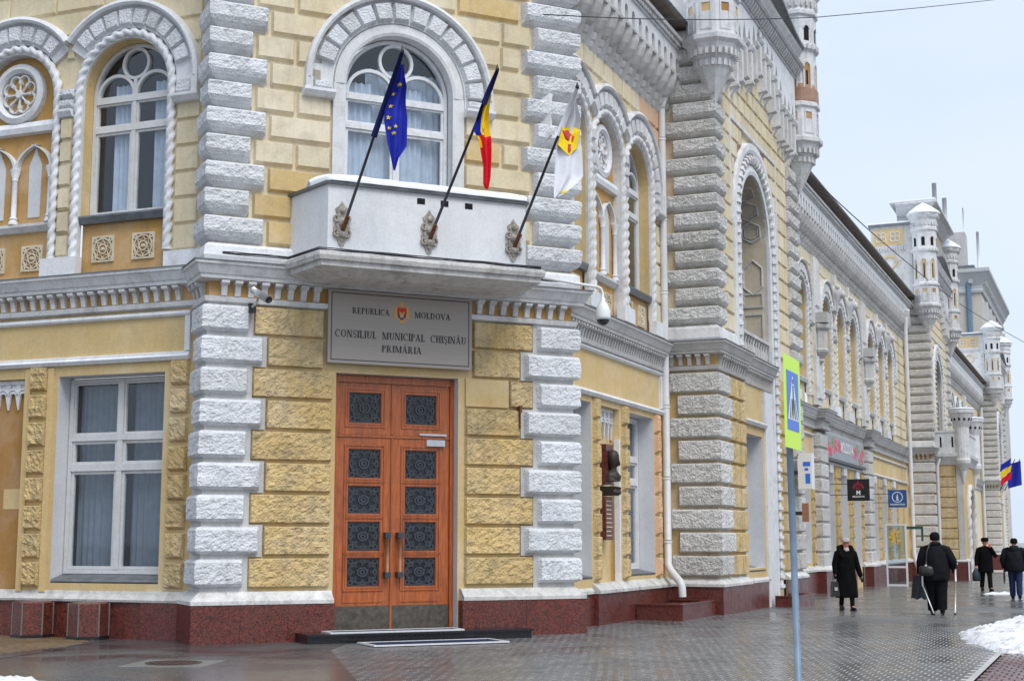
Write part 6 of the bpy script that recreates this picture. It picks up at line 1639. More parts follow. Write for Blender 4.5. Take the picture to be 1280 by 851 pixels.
drainpipe('tall white drainpipe beside the first pavilion, ending over a red granite basin', [F.P(4.70, .11, 11.55), F.P(4.70, .11, 6.2), F.P(4.70, .11, 1.1), F.P(4.6, .2, .95), F.P(4.28, .5, .72), F.P(4.24, .55, .62), F.P(4.24, .56, .40)], .085, True, (10.8, 8.9, 7.2, 4.6, 3.0, 1.6))
drainpipe('white drainpipe beside the second pavilion, next to the blue information sign', [F.P(43.6, .5, 12.3), F.P(43.5, .46, 11.7), F.P(43.5, .46, 6.4), F.P(43.5, .46, 1.0), F.P(43.4, .56, .6), F.P(43.2, .75, 0.0)], .10, True, (9, 7, 3.5))
G2_ = FP.sub(40.6)
drainpipe('thin white drainpipe on the corner of the second pavilion beside the porch', [G2_.P(.55, .34, 5.6), G2_.P(.55, .22, 5.2), G2_.P(.55, .2, .6), G2_.P(.55, .3, -.2)], .07, False, (3,))
drainpipe('white drainpipe beside the farthest pavilion', [FC.P(86.6, .3, 11.6), FC.P(86.6, .2, 6.4), FC.P(86.6, .2, -.3)], .11, False, (8,))
def basin(label, F, u0, u1, w0, w1, z0, z1):
    t = thing('granite_basin', label, 'drain basin', F.P((u0 + u1) / 2, (w0 + w1) / 2, z0), 'red granite drain basins'); ad = lambda o: adopt(o, t)
    b = .05; fr = MB()
    ad(MB().box(F, u0 + b, u1 - b, w0 + b, w1 - b, z0, z1 - .06).build('bottom', 'granite'))
    for nm, a, c, d, e in (('side_slab', u0, u1, w1 - b, w1), ('side_slab', u0, u0 + b, w0, w1 - b), ('side_slab', u1 - b, u1, w0, w1 - b)): ad(MB().box(F, a, c, d, e, z0, z1 - .031).build(nm, 'granite'))
    for a, c, d, e in ((u0 - .02, u1 + .02, w1 - b - .03, w1 + .02), (u0 - .02, u0 + b + .03, w0, w1 - b - .031), (u1 - b - .03, u1 + .02, w0, w1 - b - .031)): ad(MB().box(F, a, c, d, e, z1 - .03, z1).build('rim', 'granite'))
basin('red granite drain basin under the tall white drainpipe', FC, 2.30, 4.85, .14, 1.12, -.15, .33)
basin('low red granite drain basin under the collared white jamb of the first pavilion', FP, 4.9, 7.0, .14, .72, -.3, .24)
def memorial():
    F = FC; t = thing('memorial_plaque', 'red granite memorial with a bronze bust and inscribed tablet between two windows', 'memorial', F.P(.85, 0, 1.6)); ad = lambda o: adopt(o, t)
    ad(MB().box(F, .82, 1.24, -.21, .02, 2.72, 3.52).build('upper_slab', 'granite')); ad(MB().box(F, .84, 1.26, -.21, .0, 1.62, 2.48).build('tablet', 'granite'))
    ln = MB()
    for i in range(9): ln.box(F, .88, 1.22 - .06 * hsh(i), .0, .003, 2.38 - .085 * i, 2.40 - .085 * i)
    ad(ln.build('inscription', 'tile_cream'))
    m = MB(); m.lathe(F.P(1.03, .09, 2.78), [(.03, 0), (.15, .03), (.17, .1), (.09, .2), (.075, .27), (.11, .32), (.135, .42), (.13, .52), (.09, .6), (.02, .63)], 14, 0, 1, 1.0)
    m.lathe(F.P(1.03, .22, 3.14), [(.008, -.06), (.03, -.03), (.015, .06)], 6); m.lathe(F.P(1.03, .04, 2.80), [(.2, -.02), (.18, .10), (.12, .2), (.05, .2)], 12)
    smooth_angle(ad(m.build('bust', 'bronze')), 60)
    m = MB(); m.box(F, .86, 1.24, -.21, .15, 2.50, 2.68); 
    for i in range(5): m.lathe(F.P(.90 + .075 * i, .16, 2.52), [(.02, 0), (.05, .04), (.03, .10), (.05, .14), (.01, .16)], 6)
    ad(m.build('bracket', 'bronze'))
memorial()
def manhole():
    c = (-4.47, 19.19); t = thing('manhole_cover', 'rusty round manhole cover in a pale concrete surround on the wet asphalt', 'manhole cover', (c[0], c[1], 0)); ad = lambda o: adopt(o, t)
    m = MB(); m.hexa([(c[0] - .62, c[1] - .50, -.02), (c[0] + .50, c[1] - .62, -.02), (c[0] + .62, c[1] + .50, -.02), (c[0] - .50, c[1] + .62, -.02), (c[0] - .60, c[1] - .48, .008), (c[0] + .48, c[1] - .60, .008), (c[0] + .60, c[1] + .48, .008), (c[0] - .48, c[1] + .60, .008)])
    ad(m.build('surround', 'concrete_wet')); ad(MB().lathe((c[0], c[1], 0), [(.37, -.01), (.37, .016), (.33, .018), (.33, .012), (.005, .013)], 32).build('lid', 'rust_iron'))
    g = MB()
    for i in range(-3, 4):
        l = math.sqrt(max(.01, .3 ** 2 - (i * .085) ** 2)); g.box(Fr((c[0], c[1]), 90), i * .085 - .02, i * .085 + .02, -l, l, .012, .02)
    ad(g.build('ribs', 'rust_iron'))
manhole()
# ------------------------------------------------------------------ signs in the street
def crossing_sign():
    bx, by = 2.66, 13.5; t = thing('crossing_sign', 'pedestrian crossing sign with fluorescent yellow border on a blue grey pole', 'traffic sign', (bx, by, 0)); ad = lambda o: adopt(o, t)
    ad(MB().tube([(bx, by, -.05), (bx - .035, by, 3.30)], .032, 14).build('pole', 'pole_blue', None, True))
    S_ = Fr((bx - .015, by), 22.9, n=(.92, -.39)); u0, u1, z0, z1 = -.42, .30, 2.46, 3.33
    ad(MB().box(S_, u0, u1, .036, .042, z0, z1).build('board', 'sign_fluo'))
    a, b, c, d = u0 + .10, u1 - .10, z0 + .17, z1 - .14
    ad(MB().box(S_, a, b, 0.0420, 0.0450, c, d).build('blue_square', 'sign_blue'))
    um = (a + b) / 2; ad(MB().slab(S_, [(a + .03, c + .10), (b - .03, c + .10), (um, d - .04)], 0.0450, 0.0470).build('white_triangle', 'sign_white'))
    st = MB()
    for i in range(5): x = um - .16 + .08 * i; st.slab(S_, [(x - .018, c + .11), (x + .018, c + .11), (um + (x - um) * .55 + .008, c + .30), (um + (x - um) * .55 - .008, c + .30)], 0.0470, 0.0485)
    pz = c + .14
    st.slab(S_, [(um - .02, pz + .17), (um + .03, pz + .17), (um + .025, pz + .29), (um - .02, pz + .29)], 0.0470, 0.0490); st.slab(S_, [(um - .02, pz + .17), (um + .01, pz + .17), (um - .05, pz + .0), (um - .075, pz + .0)], 0.0470, 0.0492); st.slab(S_, [(um, pz + .17), (um + .03, pz + .17), (um + .07, pz + .02), (um + .045, pz + .01)], 0.0470, 0.0494)
    st.arc(S_, um, pz + .325, .014, 0, 2 * PI, [(-.013, 0.0470), (.013, 0.0470), (.013, 0.0490), (-.013, 0.0490)], 10)
    ad(st.build('walking_figure', 'sign_dark'))
    for z in (2.65, 3.1): ad(MB().box(S_, -.05, .05, -.04, .034, z - .02, z + .02).build('clamp', 'steel'))
crossing_sign()
def blade(label, name, u, w0, w1, z0, z1, mat, art, wall_w=0.0, F=FC):
    f = rot_fr(F, u, 0); t = thing(name, label, 'sign', F.P(u, w0, z0)); ad = lambda o: adopt(o, t)
    ad(MB().box(f, w0, w1, -.03, .03, z0, z1).build('panel', mat))
    for k in (.28, .78): ad(MB().tube([f.P(wall_w, 0, z0 + (z1 - z0) * k), f.P(w0 + .02, 0, z0 + (z1 - z0) * k)], .014, 6).build('arm', 'cable_black'))
    art(f, ad); return t
def art_m(f, ad):
    wc, zt = 1.005, 3.0
    m = MB()
    for i in range(7):
        a = PI * (i + .5) / 7; cx, cz = wc + .17 * math.cos(a), zt + .42 + .17 * math.sin(a)
        m.slab(f, [(cx - .03, cz), (cx, cz - .05), (cx + .03, cz), (cx + .012, cz + .05), (cx - .012, cz + .05)], .03, .034)
        m.tube([f.P(wc, .032, zt + .40), f.P(cx, .032, cz)], .005, 4)
    m.slab(f, [(wc - .035, zt + .66), (wc, zt + .60), (wc + .035, zt + .66), (wc, zt + .71)], .03, .034)
    ad(m.build('flower_emblem', 'shop_red'))
    mp = lambda s, zc: (lambda x, y: f.P(wc + x, .032, zc + y))
    ad(font_mesh('M', .20, lambda x, y: f.P(wc + x, .034, zt + .22 + y), 'lettering', 'lettering_white', None, .006)); ad(font_mesh('MOLDOVA', .085, lambda x, y: f.P(wc + x, .034, zt + .12 + y), 'lettering', 'lettering_white', None, .002))
blade('square black hanging sign with a red flower emblem and white letters', 'shop_sign', 25.0, .62, 1.39, 3.0, 3.76, 'shop_black', art_m)
def art_i(f, ad):
    wc, zc = 1.235, 3.30
    m = MB(); m.arc(f, wc, zc + .05, .20, 0, 2 * PI, [(-.014, .03), (.014, .03), (.014, .034), (-.014, .034)], 28); ad(m.build('circle', 'lettering_white'))
    m = MB(); m.box(f, wc - .03, wc + .03, .03, .034, zc - .06, zc + .09); m.box(f, wc - .055, wc + .055, .03, .0335, zc - .08, zc - .055); m.box(f, wc - .055, wc - .03, .03, .0335, zc + .065, zc + .09)
    m.lathe(f.P(wc, .03, zc + .13), [(.005, -.03), (.03, 0), (.005, .03)], 10); ad(m.build('letter_i', 'lettering_white'))
    ad(font_mesh('INFORMATION', .085, lambda x, y: f.P(wc + x, .033, zc - .27 + y), 'lettering', 'lettering_white', None, .002))
blade('square blue information sign with a white letter i in a circle', 'information_sign', 33.0, .87, 1.60, 2.94, 3.64, 'info_blue', art_i, .27)
def banner():
    F = FC; t = thing('banner', 'grey shop banner with red and green ornament and the word moldova above the shop front', 'banner', F.P(27.8, .1, 4.5)); ad = lambda o: adopt(o, t)
    ad(MB().box(F, 23.75, 31.9, .09, .14, 4.52, 5.36).build('panel', 'shop_grey')); ad(MB().box(F, 23.75, 31.9, .05, .2, 4.40, 4.50).build('shelf', 'shop_black'))
    for i, (u, z, mt, s) in enumerate(((24.3, 4.85, 'shop_pink', .22), (25.0, 5.1, 'shop_green', .18), (25.5, 5.0, 'shop_pink', .26), (24.7, 4.72, 'shop_pink', .16), (26.4, 5.0, 'shop_pink', .2), (29.9, 4.95, 'shop_pink', .24), (30.4, 5.12, 'shop_green', .2), (31.2, 4.8, 'shop_pink', .25), (31.6, 5.05, 'shop_pink', .15), (30.8, 4.68, 'shop_green', .14))):
        m = MB()
        for k in range(5):
            a = 2 * PI * k / 5 + i; m.slab(F, [(u, z), (u + s * 1.6 * math.cos(a - .35), z + s * math.sin(a - .35)), (u + s * 2.1 * math.cos(a), z + s * 1.2 * math.sin(a)), (u + s * 1.6 * math.cos(a + .35), z + s * math.sin(a + .35))], .14, .146 + .001 * k)
        ad(m.build('flower', mt))
    ad(font_mesh('MOLDOVA', .52, lambda x, y: F.P(28.0 + x * 1.05, .147, 4.85 + y), 'lettering', 'lettering_white', None, .01))
banner()
def glass_door():
    f = rot_fr(FC, 34.05, 0); g = -.2
    t = thing('glass_door', 'open white framed glass door with a yellow flower sticker, standing out from the shop front', 'door', FC.P(34.05, .55, g)); ad = lambda o: adopt(o, t)
    m = MB(); sash(f, .55, 1.40, g, 2.30, 0, .07, m); m.box(f, .62, 1.33, -.03, .03, .52, .60); ad(m.build('frame', 'plastic_white'))
    ad(MB().box(f, .62, 1.33, -.005, .005, .60, 2.23).build('pane', 'door_glass')); ad(MB().box(f, .62, 1.33, -.005, .005, g + .07, .52).build('pane', 'door_glass'))
    s = MB()
    for c in ((.95, 1.95), (.95, 1.60), (.86, 1.78)):
        for k in range(4):
            a = PI / 2 * k + .2; s.slab(f, [(c[0], c[1]), (c[0] + .15 * math.cos(a - .5), c[1] + .13 * math.sin(a - .5)), (c[0] + .20 * math.cos(a), c[1] + .16 * math.sin(a)), (c[0] + .15 * math.cos(a + .5), c[1] + .13 * math.sin(a + .5))], .006, .008 + .0005 * k)
    ad(s.build('flower_sticker', 'sticker_yellow')); ad(MB().tube([f.P(.96, .008, 1.95), f.P(1.0, .008, 1.5), f.P(.99, .008, 1.1)], .012, 5).build('stem_sticker', 'sticker_green'))
    ad(MB().tube([f.P(1.28, .03, 1.02), f.P(1.22, .09, 1.06), f.P(1.22, .09, 1.22), f.P(1.28, .03, 1.26)], .014, 7).build('handle', 'steel', None, True))
    t2 = thing('shop_bracket', 'dark green bracket board on the wall behind the open glass door', 'sign', FC.P(36.0, .3, 1.8)); f2 = rot_fr(FC, 36.6, 0)
    adopt(MB().box(f2, 1.05, 1.75, -.02, .02, 2.1, 2.22).build('upper_board', 'sticker_green'), t2); adopt(MB().box(f2, 1.66, 1.75, -.02, .02, 1.6, 2.1).build('side_board', 'sticker_green'), t2)
glass_door()
def box_sign():
    f = rot_fr(FP, 7.75, 0); t = thing('box_sign', 'white box sign with blue lettering fixed to the far quoins of the first pavilion', 'sign', FP.P(8.25, .2, 3.0)); ad = lambda o: adopt(o, t)
    ad(MB().box(f, .22, .60, -.35, .0, 3.00, 3.98).build('case', 'plastic_white')); ad(MB().box(f, .22, .24, -.34, .002, 3.90, 3.98).build('corner', 'crest_blue'))
    b = MB(); b.box(f, .36, .56, .0, .004, 3.62, 3.74); b.box(f, .40, .50, .0, .004, 3.50, 3.57); b.box(f, .42, .55, .0, .004, 3.15, 3.42); ad(b.build('lettering', 'sign_blue'))
    ad(MB().box(f, .05, .22, -.05, -.01, 3.4, 3.5).build('arm', 'cable_black'))
    f = rot_fr(FP, 7.75, 0); t = thing('small_plaque', 'small brown plaque below the white box sign on the first pavilion', 'plaque', FP.P(8.25, .2, 2.1))
    adopt(MB().box(f, .30, .48, -.05, .0, 2.12, 2.62).build('plate', 'wood_handle'), t); adopt(MB().box(f, .1, .3, -.04, -.02, 2.3, 2.4).build('arm', 'cable_black'), t)
box_sign()
def far_flags():
    base = FC.P(84.0, 1.2, 4.6)
    for lb, mats, du, dw, sx in (('small blue, yellow and red flag far down the street', ['flag_blue', 'flag_yellow', 'flag_red'], 0, 1.3, .5), ('small blue flag far down the street beside the tricolour', ['flag_blue', 'flag_blue', 'flag_blue'], .5, 1.9, .9)):
        b = Vector(FP.P(79.5 + du, dw * .5 - .3, 5.3)); tip = Vector(FP.P(78.6 + du, dw * .5 + .9, 7.5))
        t = thing('street_flag', lb, 'flag', b, 'flags far down the street'); ad = lambda o: adopt(o, t)
        ad(MB().tube([b, tip], .03, 6).build('pole', 'black_pole'))
        f = rot_fr(FP, 78.7 + du, dw * .5 - .35).up(.7)
        for i in range(3):
            if sx < .8: fn = lambda a, c, i=i: f.P(.15 + .75 * a + .1 * (1 - c), .06 * math.sin(a * 8 + c * 2) - .0, 4.9 + 1.5 * ((2 - i + (1 - c) * 1.0) / 3) + .5 * a)
            else: fn = lambda a, c, i=i: f.P(.35 + .95 * (a + i) / 3 * 1.0, .06 * math.sin((a + i) * 3 + c * 2), 4.7 + 1.75 * (1 - c) + .25 * (a + i) / 3)
            ad(MB().grid(fn, 6, 6).build('cloth', ['flag_blue', 'flag_yellow', 'flag_red'][i] if sx < .8 else 'flag_blue', None, True))
far_flags()
# ------------------------------------------------------------------ people
def loft(rings, n=22, wr=0.0, seed=0, cap=True):
    """closed surface through elliptical rings (cx, cy, z, rx, ry)"""
    m = MB(); vs = []
    for k, (cx, cy, z, rx, ry) in enumerate(rings):
        for j in range(n):
            a = 2 * PI * j / n; q = 1 + wr * noise.noise(Vector((math.cos(a) * 2.2 + seed, math.sin(a) * 2.2, z * 4.5)))
            vs.append((cx + rx * q * math.cos(a), cy + ry * q * math.sin(a), z))
    fs = [(i * n + j, i * n + (j + 1) % n, (i + 1) * n + (j + 1) % n, (i + 1) * n + j) for i in range(len(rings) - 1) for j in range(n)]
    if cap: fs += [tuple(range(n - 1, -1, -1)), tuple(range((len(rings) - 1) * n, len(rings) * n))]
    return m.add(vs, fs)
def dense(rings, k=4):
    out = []
    for a, b in zip(rings, rings[1:]):
        for i in range(k): out.append(tuple(x + (y - x) * i / k for x, y in zip(a, b)))
    return out + [rings[-1]]
def skin_body(parent, pts, edges, rad, mat):
    me = bpy.data.meshes.new('body'); me.from_pydata(pts, edges, []); me.materials.append(M[mat]); o = bpy.data.objects.new('body', me); COL.objects.link(o); o.parent = parent
    o.modifiers.new('skin', 'SKIN')
    for i, r in enumerate(rad): me.skin_vertices[0].data[i].radius = (r, r); me.skin_vertices[0].data[i].use_root = (i == 0)
    s = o.modifiers.new('sub', 'SUBSURF'); s.levels = 2; s.render_levels = 2
    return o
def hand(parent, w, d, mat, grip=False):
    """palm, four fingers and a thumb from the wrist w along d"""
    w = Vector(w); d = Vector(d).normalized(); sx = d.cross(Vector((0, 1, 0.2))).normalized(); m = MB()
    m.tube([w, w + d * .05, w + d * .095], [.028, .038, .034], 8)
    f = d.cross(sx)
    for i, l in enumerate((.072, .082, .076, .058)):
        b = w + d * .09 + sx * (.024 - .016 * i); c = b + d * l * .55 + f * (.01 if not grip else .035); e = c + d * l * (.4 if not grip else -.1) + f * (.02 if not grip else .02)
        m.tube([b, c, e], [.0095, .009, .007], 6)
    b = w + d * .03 + sx * .03; m.tube([b, b + sx * .025 + d * .03, b + sx * .03 + d * .065 + f * .015], [.012, .0105, .008], 6)
    o = m.build('hand', mat, parent, True); return o
def person(label, loc, yaw, H, spec):
    k = H / 1.75; t = thing('person', label, 'person', (loc[0], loc[1], gz(*loc)), 'people walking on the pavement'); t.rotation_euler = (0, 0, yaw); t.scale = (k, k, k)
    st = spec['step']; L, Rr = spec['armL'], spec['armR']       # arms: list of shoulder, elbow, wrist
    lean = spec.get('lean', 0.0)
    pts = [(0, 0, .96), (0, lean * .3, 1.16), (0, lean * .7, 1.36), (0, lean, 1.48), (0, lean + .02, 1.57), (0, lean + .035, 1.655), (0, lean + .02, 1.735)]
    ed = [(0, 1), (1, 2), (2, 3), (3, 4), (4, 5), (5, 6)]; rad = [.13, .125, .13, .055, .062, .088, .06]
    legs = {}
    for sg, s in ((-1, st), (1, -st)):
        b = len(pts); hip = (sg * .09, 0, .90); kn = (sg * .10, s * .55 + .03, .50); an = (sg * .10, s, .10 + (.03 if s < 0 else 0)); toe = (sg * .115, s + .17, .045)
        pts += [hip, kn, an, toe]; ed += [(0, b), (b, b + 1), (b + 1, b + 2), (b + 2, b + 3)]; rad += [.095, .062, .045, .035]; legs[sg] = (hip, kn, an, toe)
    for arm in (L, Rr):
        b = len(pts); pts += list(arm); ed += [(2, b), (b, b + 1), (b + 1, b + 2)]; rad += [.062, .046, .032]
    skin_body(t, pts, ed, rad, spec.get('skin', 'skin'))
    # legs and boots
    for sg in (-1, 1):
        hip, kn, an, toe = [Vector(p) for p in legs[sg]]; tr = spec['leg_r']
        MB().tube([hip + Vector((0, 0, .04)), hip.lerp(kn, .5), kn, kn.lerp(an, .5), an + Vector((0, 0, .02)), an - Vector((0, 0, .015))], [.12 * tr, .108 * tr, .088 * tr, .082 * tr, .078 * tr, .07 * tr], 14).build('trouser_leg', spec['trousers'], t, True)
        d = (toe - an); d.z = 0; d.normalize(); a = Vector((an.x, an.y, 0))
        z0 = 0.0 if an.z < .11 else .025
        MB().tube([an + Vector((0, 0, .10)), an, Vector((an.x, an.y, .06 + z0)) + d * .05, Vector((an.x, an.y, .045 + z0)) + d * .14, Vector((an.x, an.y, .035 + z0)) + d * .19], [.052, .056, .056, .045, .022], 10).build('boot', 'leather', t, True)
        MB().tube([Vector((an.x, an.y, .014 + z0)) - d * .05, Vector((an.x, an.y, .014 + z0)) + d * .17], [.045, .035], 8).build('boot_sole', 'leather', t, True)
    # coat
    MB_ = loft(dense([(0, lean * z_f, z, rx, ry) for (z, rx, ry, z_f) in spec['coat']], 4), 26, .09, loc[0]); MB_.build('coat', spec['coat_mat'], t, True)
    for arm in (L, Rr):
        s, e, w = [Vector(p) for p in arm]; q = spec.get('sleeve', 1.0)
        inn = Vector((s.x * .55, s.y, s.z + .03))
        MB().tube([inn, s, s.lerp(e, .5), e, e.lerp(w, .5), w.lerp(e, .06), w], [.085 * q, .092 * q, .084 * q, .074 * q, .066 * q, .06 * q, .05 * q], 12).build('sleeve', spec['coat_mat'], t, True)
    for arm, g in ((L, spec.get('gripL', False)), (Rr, spec.get('gripR', False))):
        e, w = Vector(arm[1]), Vector(arm[2]); hand(t, w - (w - e).normalized() * .02, spec.get('hand_dir', (w - e)) if arm is spec.get('handarm') else (w - e), spec.get('glove', 'leather'), g)
    # head: nose, eyes, mouth, ears
    hy = lean + .035
    MB().lathe((0, hy + .085, 1.645), [(.004, -.03), (.017, -.018), (.011, .01), (.004, .03)], 8).build('nose', spec.get('skin', 'skin'), t, True)
    for sg in (-1, 1):
        MB().lathe((sg * .032, hy + .078, 1.672), [(.002, -.008), (.011, 0), (.002, .008)], 8).build('eye', 'eye_dark', t, True)
        MB().lathe((sg * .088, hy - .005, 1.65), [(.004, -.03), (.016, -.01), (.018, .015), (.004, .032)], 8).build('ear', spec.get('skin', 'skin'), t, True)
    MB().box(Fr((0, 0), 90), -.024, .024, -hy - .092, -hy - .075, 1.594, 1.604).build('mouth', 'lips', t)
    spec['extra'](t, lean)
    return t
def local_thing(name, label, cat, ref, build):
    o = thing(name, label, cat, ref.location); o.rotation_euler = ref.rotation_euler; o.scale = ref.scale; build(o); return o
# woman in the long black coat, coming towards the camera
def ex_w(t, ln):
    hy = ln + .03
    loft([(0, hy - .01, 1.70, .112, .118), (0, hy - .01, 1.735, .118, .125), (0, hy - .015, 1.78, .105, .11), (0, hy - .02, 1.81, .06, .065)], 18, .05).build('hat', 'knit_grey', t, True)
    MB().tube([(-.08, hy + .085, 1.715), (0, hy + .12, 1.712), (.08, hy + .085, 1.715)], .022, 8).build('hat_brim', 'knit_grey', t, True)
    MB().tube([(.12, ln + .10, 1.32), (.17, ln + .06, 1.44), (.15, ln - .04, 1.55), (0, ln - .11, 1.58), (-.15, ln - .04, 1.55), (-.17, ln + .06, 1.44), (-.12, ln + .10, 1.32), (-.03, ln + .14, 1.18)], [.05, .07, .075, .075, .075, .07, .05, .02], 10).build('fur_collar', 'fur_black', t, True)
    loft([(0, ln + .07, 1.42, .05, .05), (0, ln + .06, 1.50, .07, .06), (0, ln + .04, 1.56, .065, .06)], 12, .1).build('scarf', 'scarf', t, True)
woman = person('woman in a long black fur collared coat and pale knitted cap walking towards the camera', (7.95, 34.3), PI + .12, 1.66, dict(step=.12, lean=.02, leg_r=.72, trousers='trousers_black', coat_mat='coat_black', skin='skin_red',
    coat=[(.32, .27, .20, 0), (.34, .285, .21, 0), (.62, .27, .20, 0), (.95, .245, .185, .1), (1.15, .23, .175, .4), (1.35, .225, .165, .7), (1.46, .17, .13, 1), (1.52, .09, .085, 1)],
    armL=[(-.21, .01, 1.41), (-.29, .02, 1.12), (-.35, .10, .84)], armR=[(.21, .01, 1.41), (.28, -.02, 1.14), (.30, .06, .90)], gripR=True, extra=ex_w))
def bag1(o):
    m = MB(); m.hexa([(.22, .0, .36), (.42, .0, .34), (.40, .0, .72), (.24, .0, .72), (.22, .14, .36), (.42, .14, .34), (.39, .11, .72), (.25, .11, .72)]); m.build('bag_body', 'leather', o)
    MB().tube([(.27, .06, .70), (.28, .06, .84), (.31, .06, .88), (.36, .06, .84), (.37, .06, .70)], .012, 6).build('bag_handle', 'leather', o, True); MB().box(Fr((0, 0), 90), .28, .36, -.152, -.14, .5, .58).build('bag_print', 'scarf', o)
local_thing('handbag', 'dark handbag held by the woman in the long black coat', 'bag', woman, bag1)
# stout man with crutches, seen from behind
def ex_m(t, ln):
    hy = ln + .02
    loft([(0, hy, 1.60, .098, .105), (0, hy, 1.66, .108, .118), (0, hy, 1.72, .104, .112), (0, hy, 1.765, .075, .085), (0, hy, 1.785, .03, .035)], 18, .03).build('beanie', 'knit_black', t, True)
    MB().tube([(.10, ln + .03, 1.48), (.08, ln - .08, 1.52), (-.08, ln - .08, 1.52), (-.10, ln + .03, 1.48)], .05, 10).build('collar', 'jacket_navy', t, True)
man = person('stout man in a dark padded jacket and black beanie walking away with crutches', (9.45, 32.1), -AZC + .1, 1.79, dict(step=.10, lean=.04, leg_r=1.35, trousers='trousers_black', coat_mat='jacket_navy', sleeve=1.22,
    coat=[(.74, .26, .225, 0), (.78, .285, .24, 0), (.95, .295, .245, .1), (1.15, .285, .24, .4), (1.32, .27, .215, .7), (1.44, .21, .16, 1), (1.50, .13, .11, 1), (1.53, .08, .08, 1)],
    armL=[(-.23, .0, 1.38), (-.32, -.03, 1.12), (-.33, .08, .88)], armR=[(.23, .0, 1.38), (.36, -.04, 1.14), (.36, .10, 1.0)], gripR=True, gripL=True, extra=ex_m))
def bag2(o):
    loft([(-.20, -.27, .84, .15, .05), (-.20, -.28, .90, .165, .06), (-.20, -.28, 1.02, .15, .055), (-.20, -.27, 1.06, .10, .03)], 14, .05).build('bag_body', 'leather', o, True)
    MB().tube([(-.20, -.275, 1.04), (-.19, -.27, 1.2), (-.17, -.22, 1.38), (-.10, -.12, 1.53), (0, .06, 1.50), (.16, .2, 1.3)], .014, 6).build('strap', 'leather', o, True); MB().box(Fr((0, 0), 90), -.22, -.18, .33, .345, 1.05, 1.08).build('buckle', 'plastic_white', o)
local_thing('shoulder_bag', 'black shoulder bag on the back of the stout man with crutches', 'bag', man, bag2)
def bag3(o):
    def fn(a, b): 
        w = .13 + .06 * b; return (-.36 + (a - .5) * 2 * w, .06 + .045 * math.sin(a * 9 + b * 3) * b, .84 - .50 * b + .02 * math.sin(a * 14) * b)
    MB().grid(fn, 16, 10).build('bag_front', 'bag_navy', o, True); MB().grid(lambda a, b: (fn(a, b)[0], fn(a, b)[1] - .09 * math.sin(PI * a) - .01, fn(a, b)[2]), 16, 10).build('bag_back', 'bag_navy', o, True)
local_thing('carrier_bag', 'dark blue carrier bag in the left hand of the stout man', 'bag', man, bag3)
def crutch(o, x, y, xb, yb, top):
    MB().tube([(xb, yb, .03), (x, y, top - .28)], .013, 8).build('shaft', 'aluminium', o, True); MB().tube([(x, y, top - .3), (x, y - .02, top - .05), (x, y - .06, top + .1)], [.018, .02, .016], 8).build('forearm_tube', 'plastic_white', o, True)
    MB().tube([(x - .05, y - .06, top + .07), (x - .045, y - .02, top + .09), (x + .045, y - .02, top + .09), (x + .05, y - .06, top + .07)], .015, 6).build('cuff', 'plastic_white', o, True); MB().tube([(x, y - .02, top - .05), (x, y + .10, top - .05)], .015, 8).build('grip', 'plastic_white', o, True); MB().tube([(xb, yb, 0), (xb, yb, .05)], .022, 8).build('rubber_foot', 'leather', o, True)
local_thing('crutch', 'white forearm crutch in the right hand of the stout man', 'crutch', man, lambda o: crutch(o, .40, .08, .36, .02, 1.02))
local_thing('crutch', 'white forearm crutch leaning between the carrier bag and the legs of the stout man', 'crutch', man, lambda o: crutch(o, -.29, -.12, -.07, -.30, .92))
# man in a fur hat with one hand at his face, coming towards the camera
def ex_3(t, ln):
    hy = ln + .03
    loft([(0, hy, 1.69, .115, .12), (0, hy, 1.73, .128, .135), (0, hy, 1.80, .122, .128), (0, hy, 1.83, .08, .085)], 16, .12).build('fur_hat', 'fur_black', t, True)
man3 = person('man in a black coat and fur hat raising one hand to his face', (16.9, 51.4), PI + .05, 1.80, dict(step=.13, lean=.01, leg_r=.95, trousers='trousers_black', coat_mat='coat_black', glove='skin_red', skin='skin_red',
    coat=[(.62, .25, .19, 0), (.66, .265, .20, 0), (.95, .25, .19, .1), (1.2, .25, .185, .4), (1.38, .25, .17, .7), (1.47, .17, .12, 1), (1.54, .08, .08, 1)],
    armL=[(-.22, .01, 1.41), (-.33, .10, 1.20), (-.13, .17, 1.50)], armR=[(.22, .01, 1.41), (.30, 0, 1.12), (.33, .05, .86)], gripR=True, extra=ex_3))
def bag4(o):
    loft([(.36, .06, .34, .13, .07), (.36, .06, .40, .15, .085), (.36, .06, .60, .14, .075), (.36, .06, .72, .08, .035), (.35, .06, .80, .03, .02)], 14, .12).build('bag_body', 'bag_green', o, True)
local_thing('shopping_bag', 'dark green shopping bag held by the man in the fur hat', 'bag', man3, bag4)
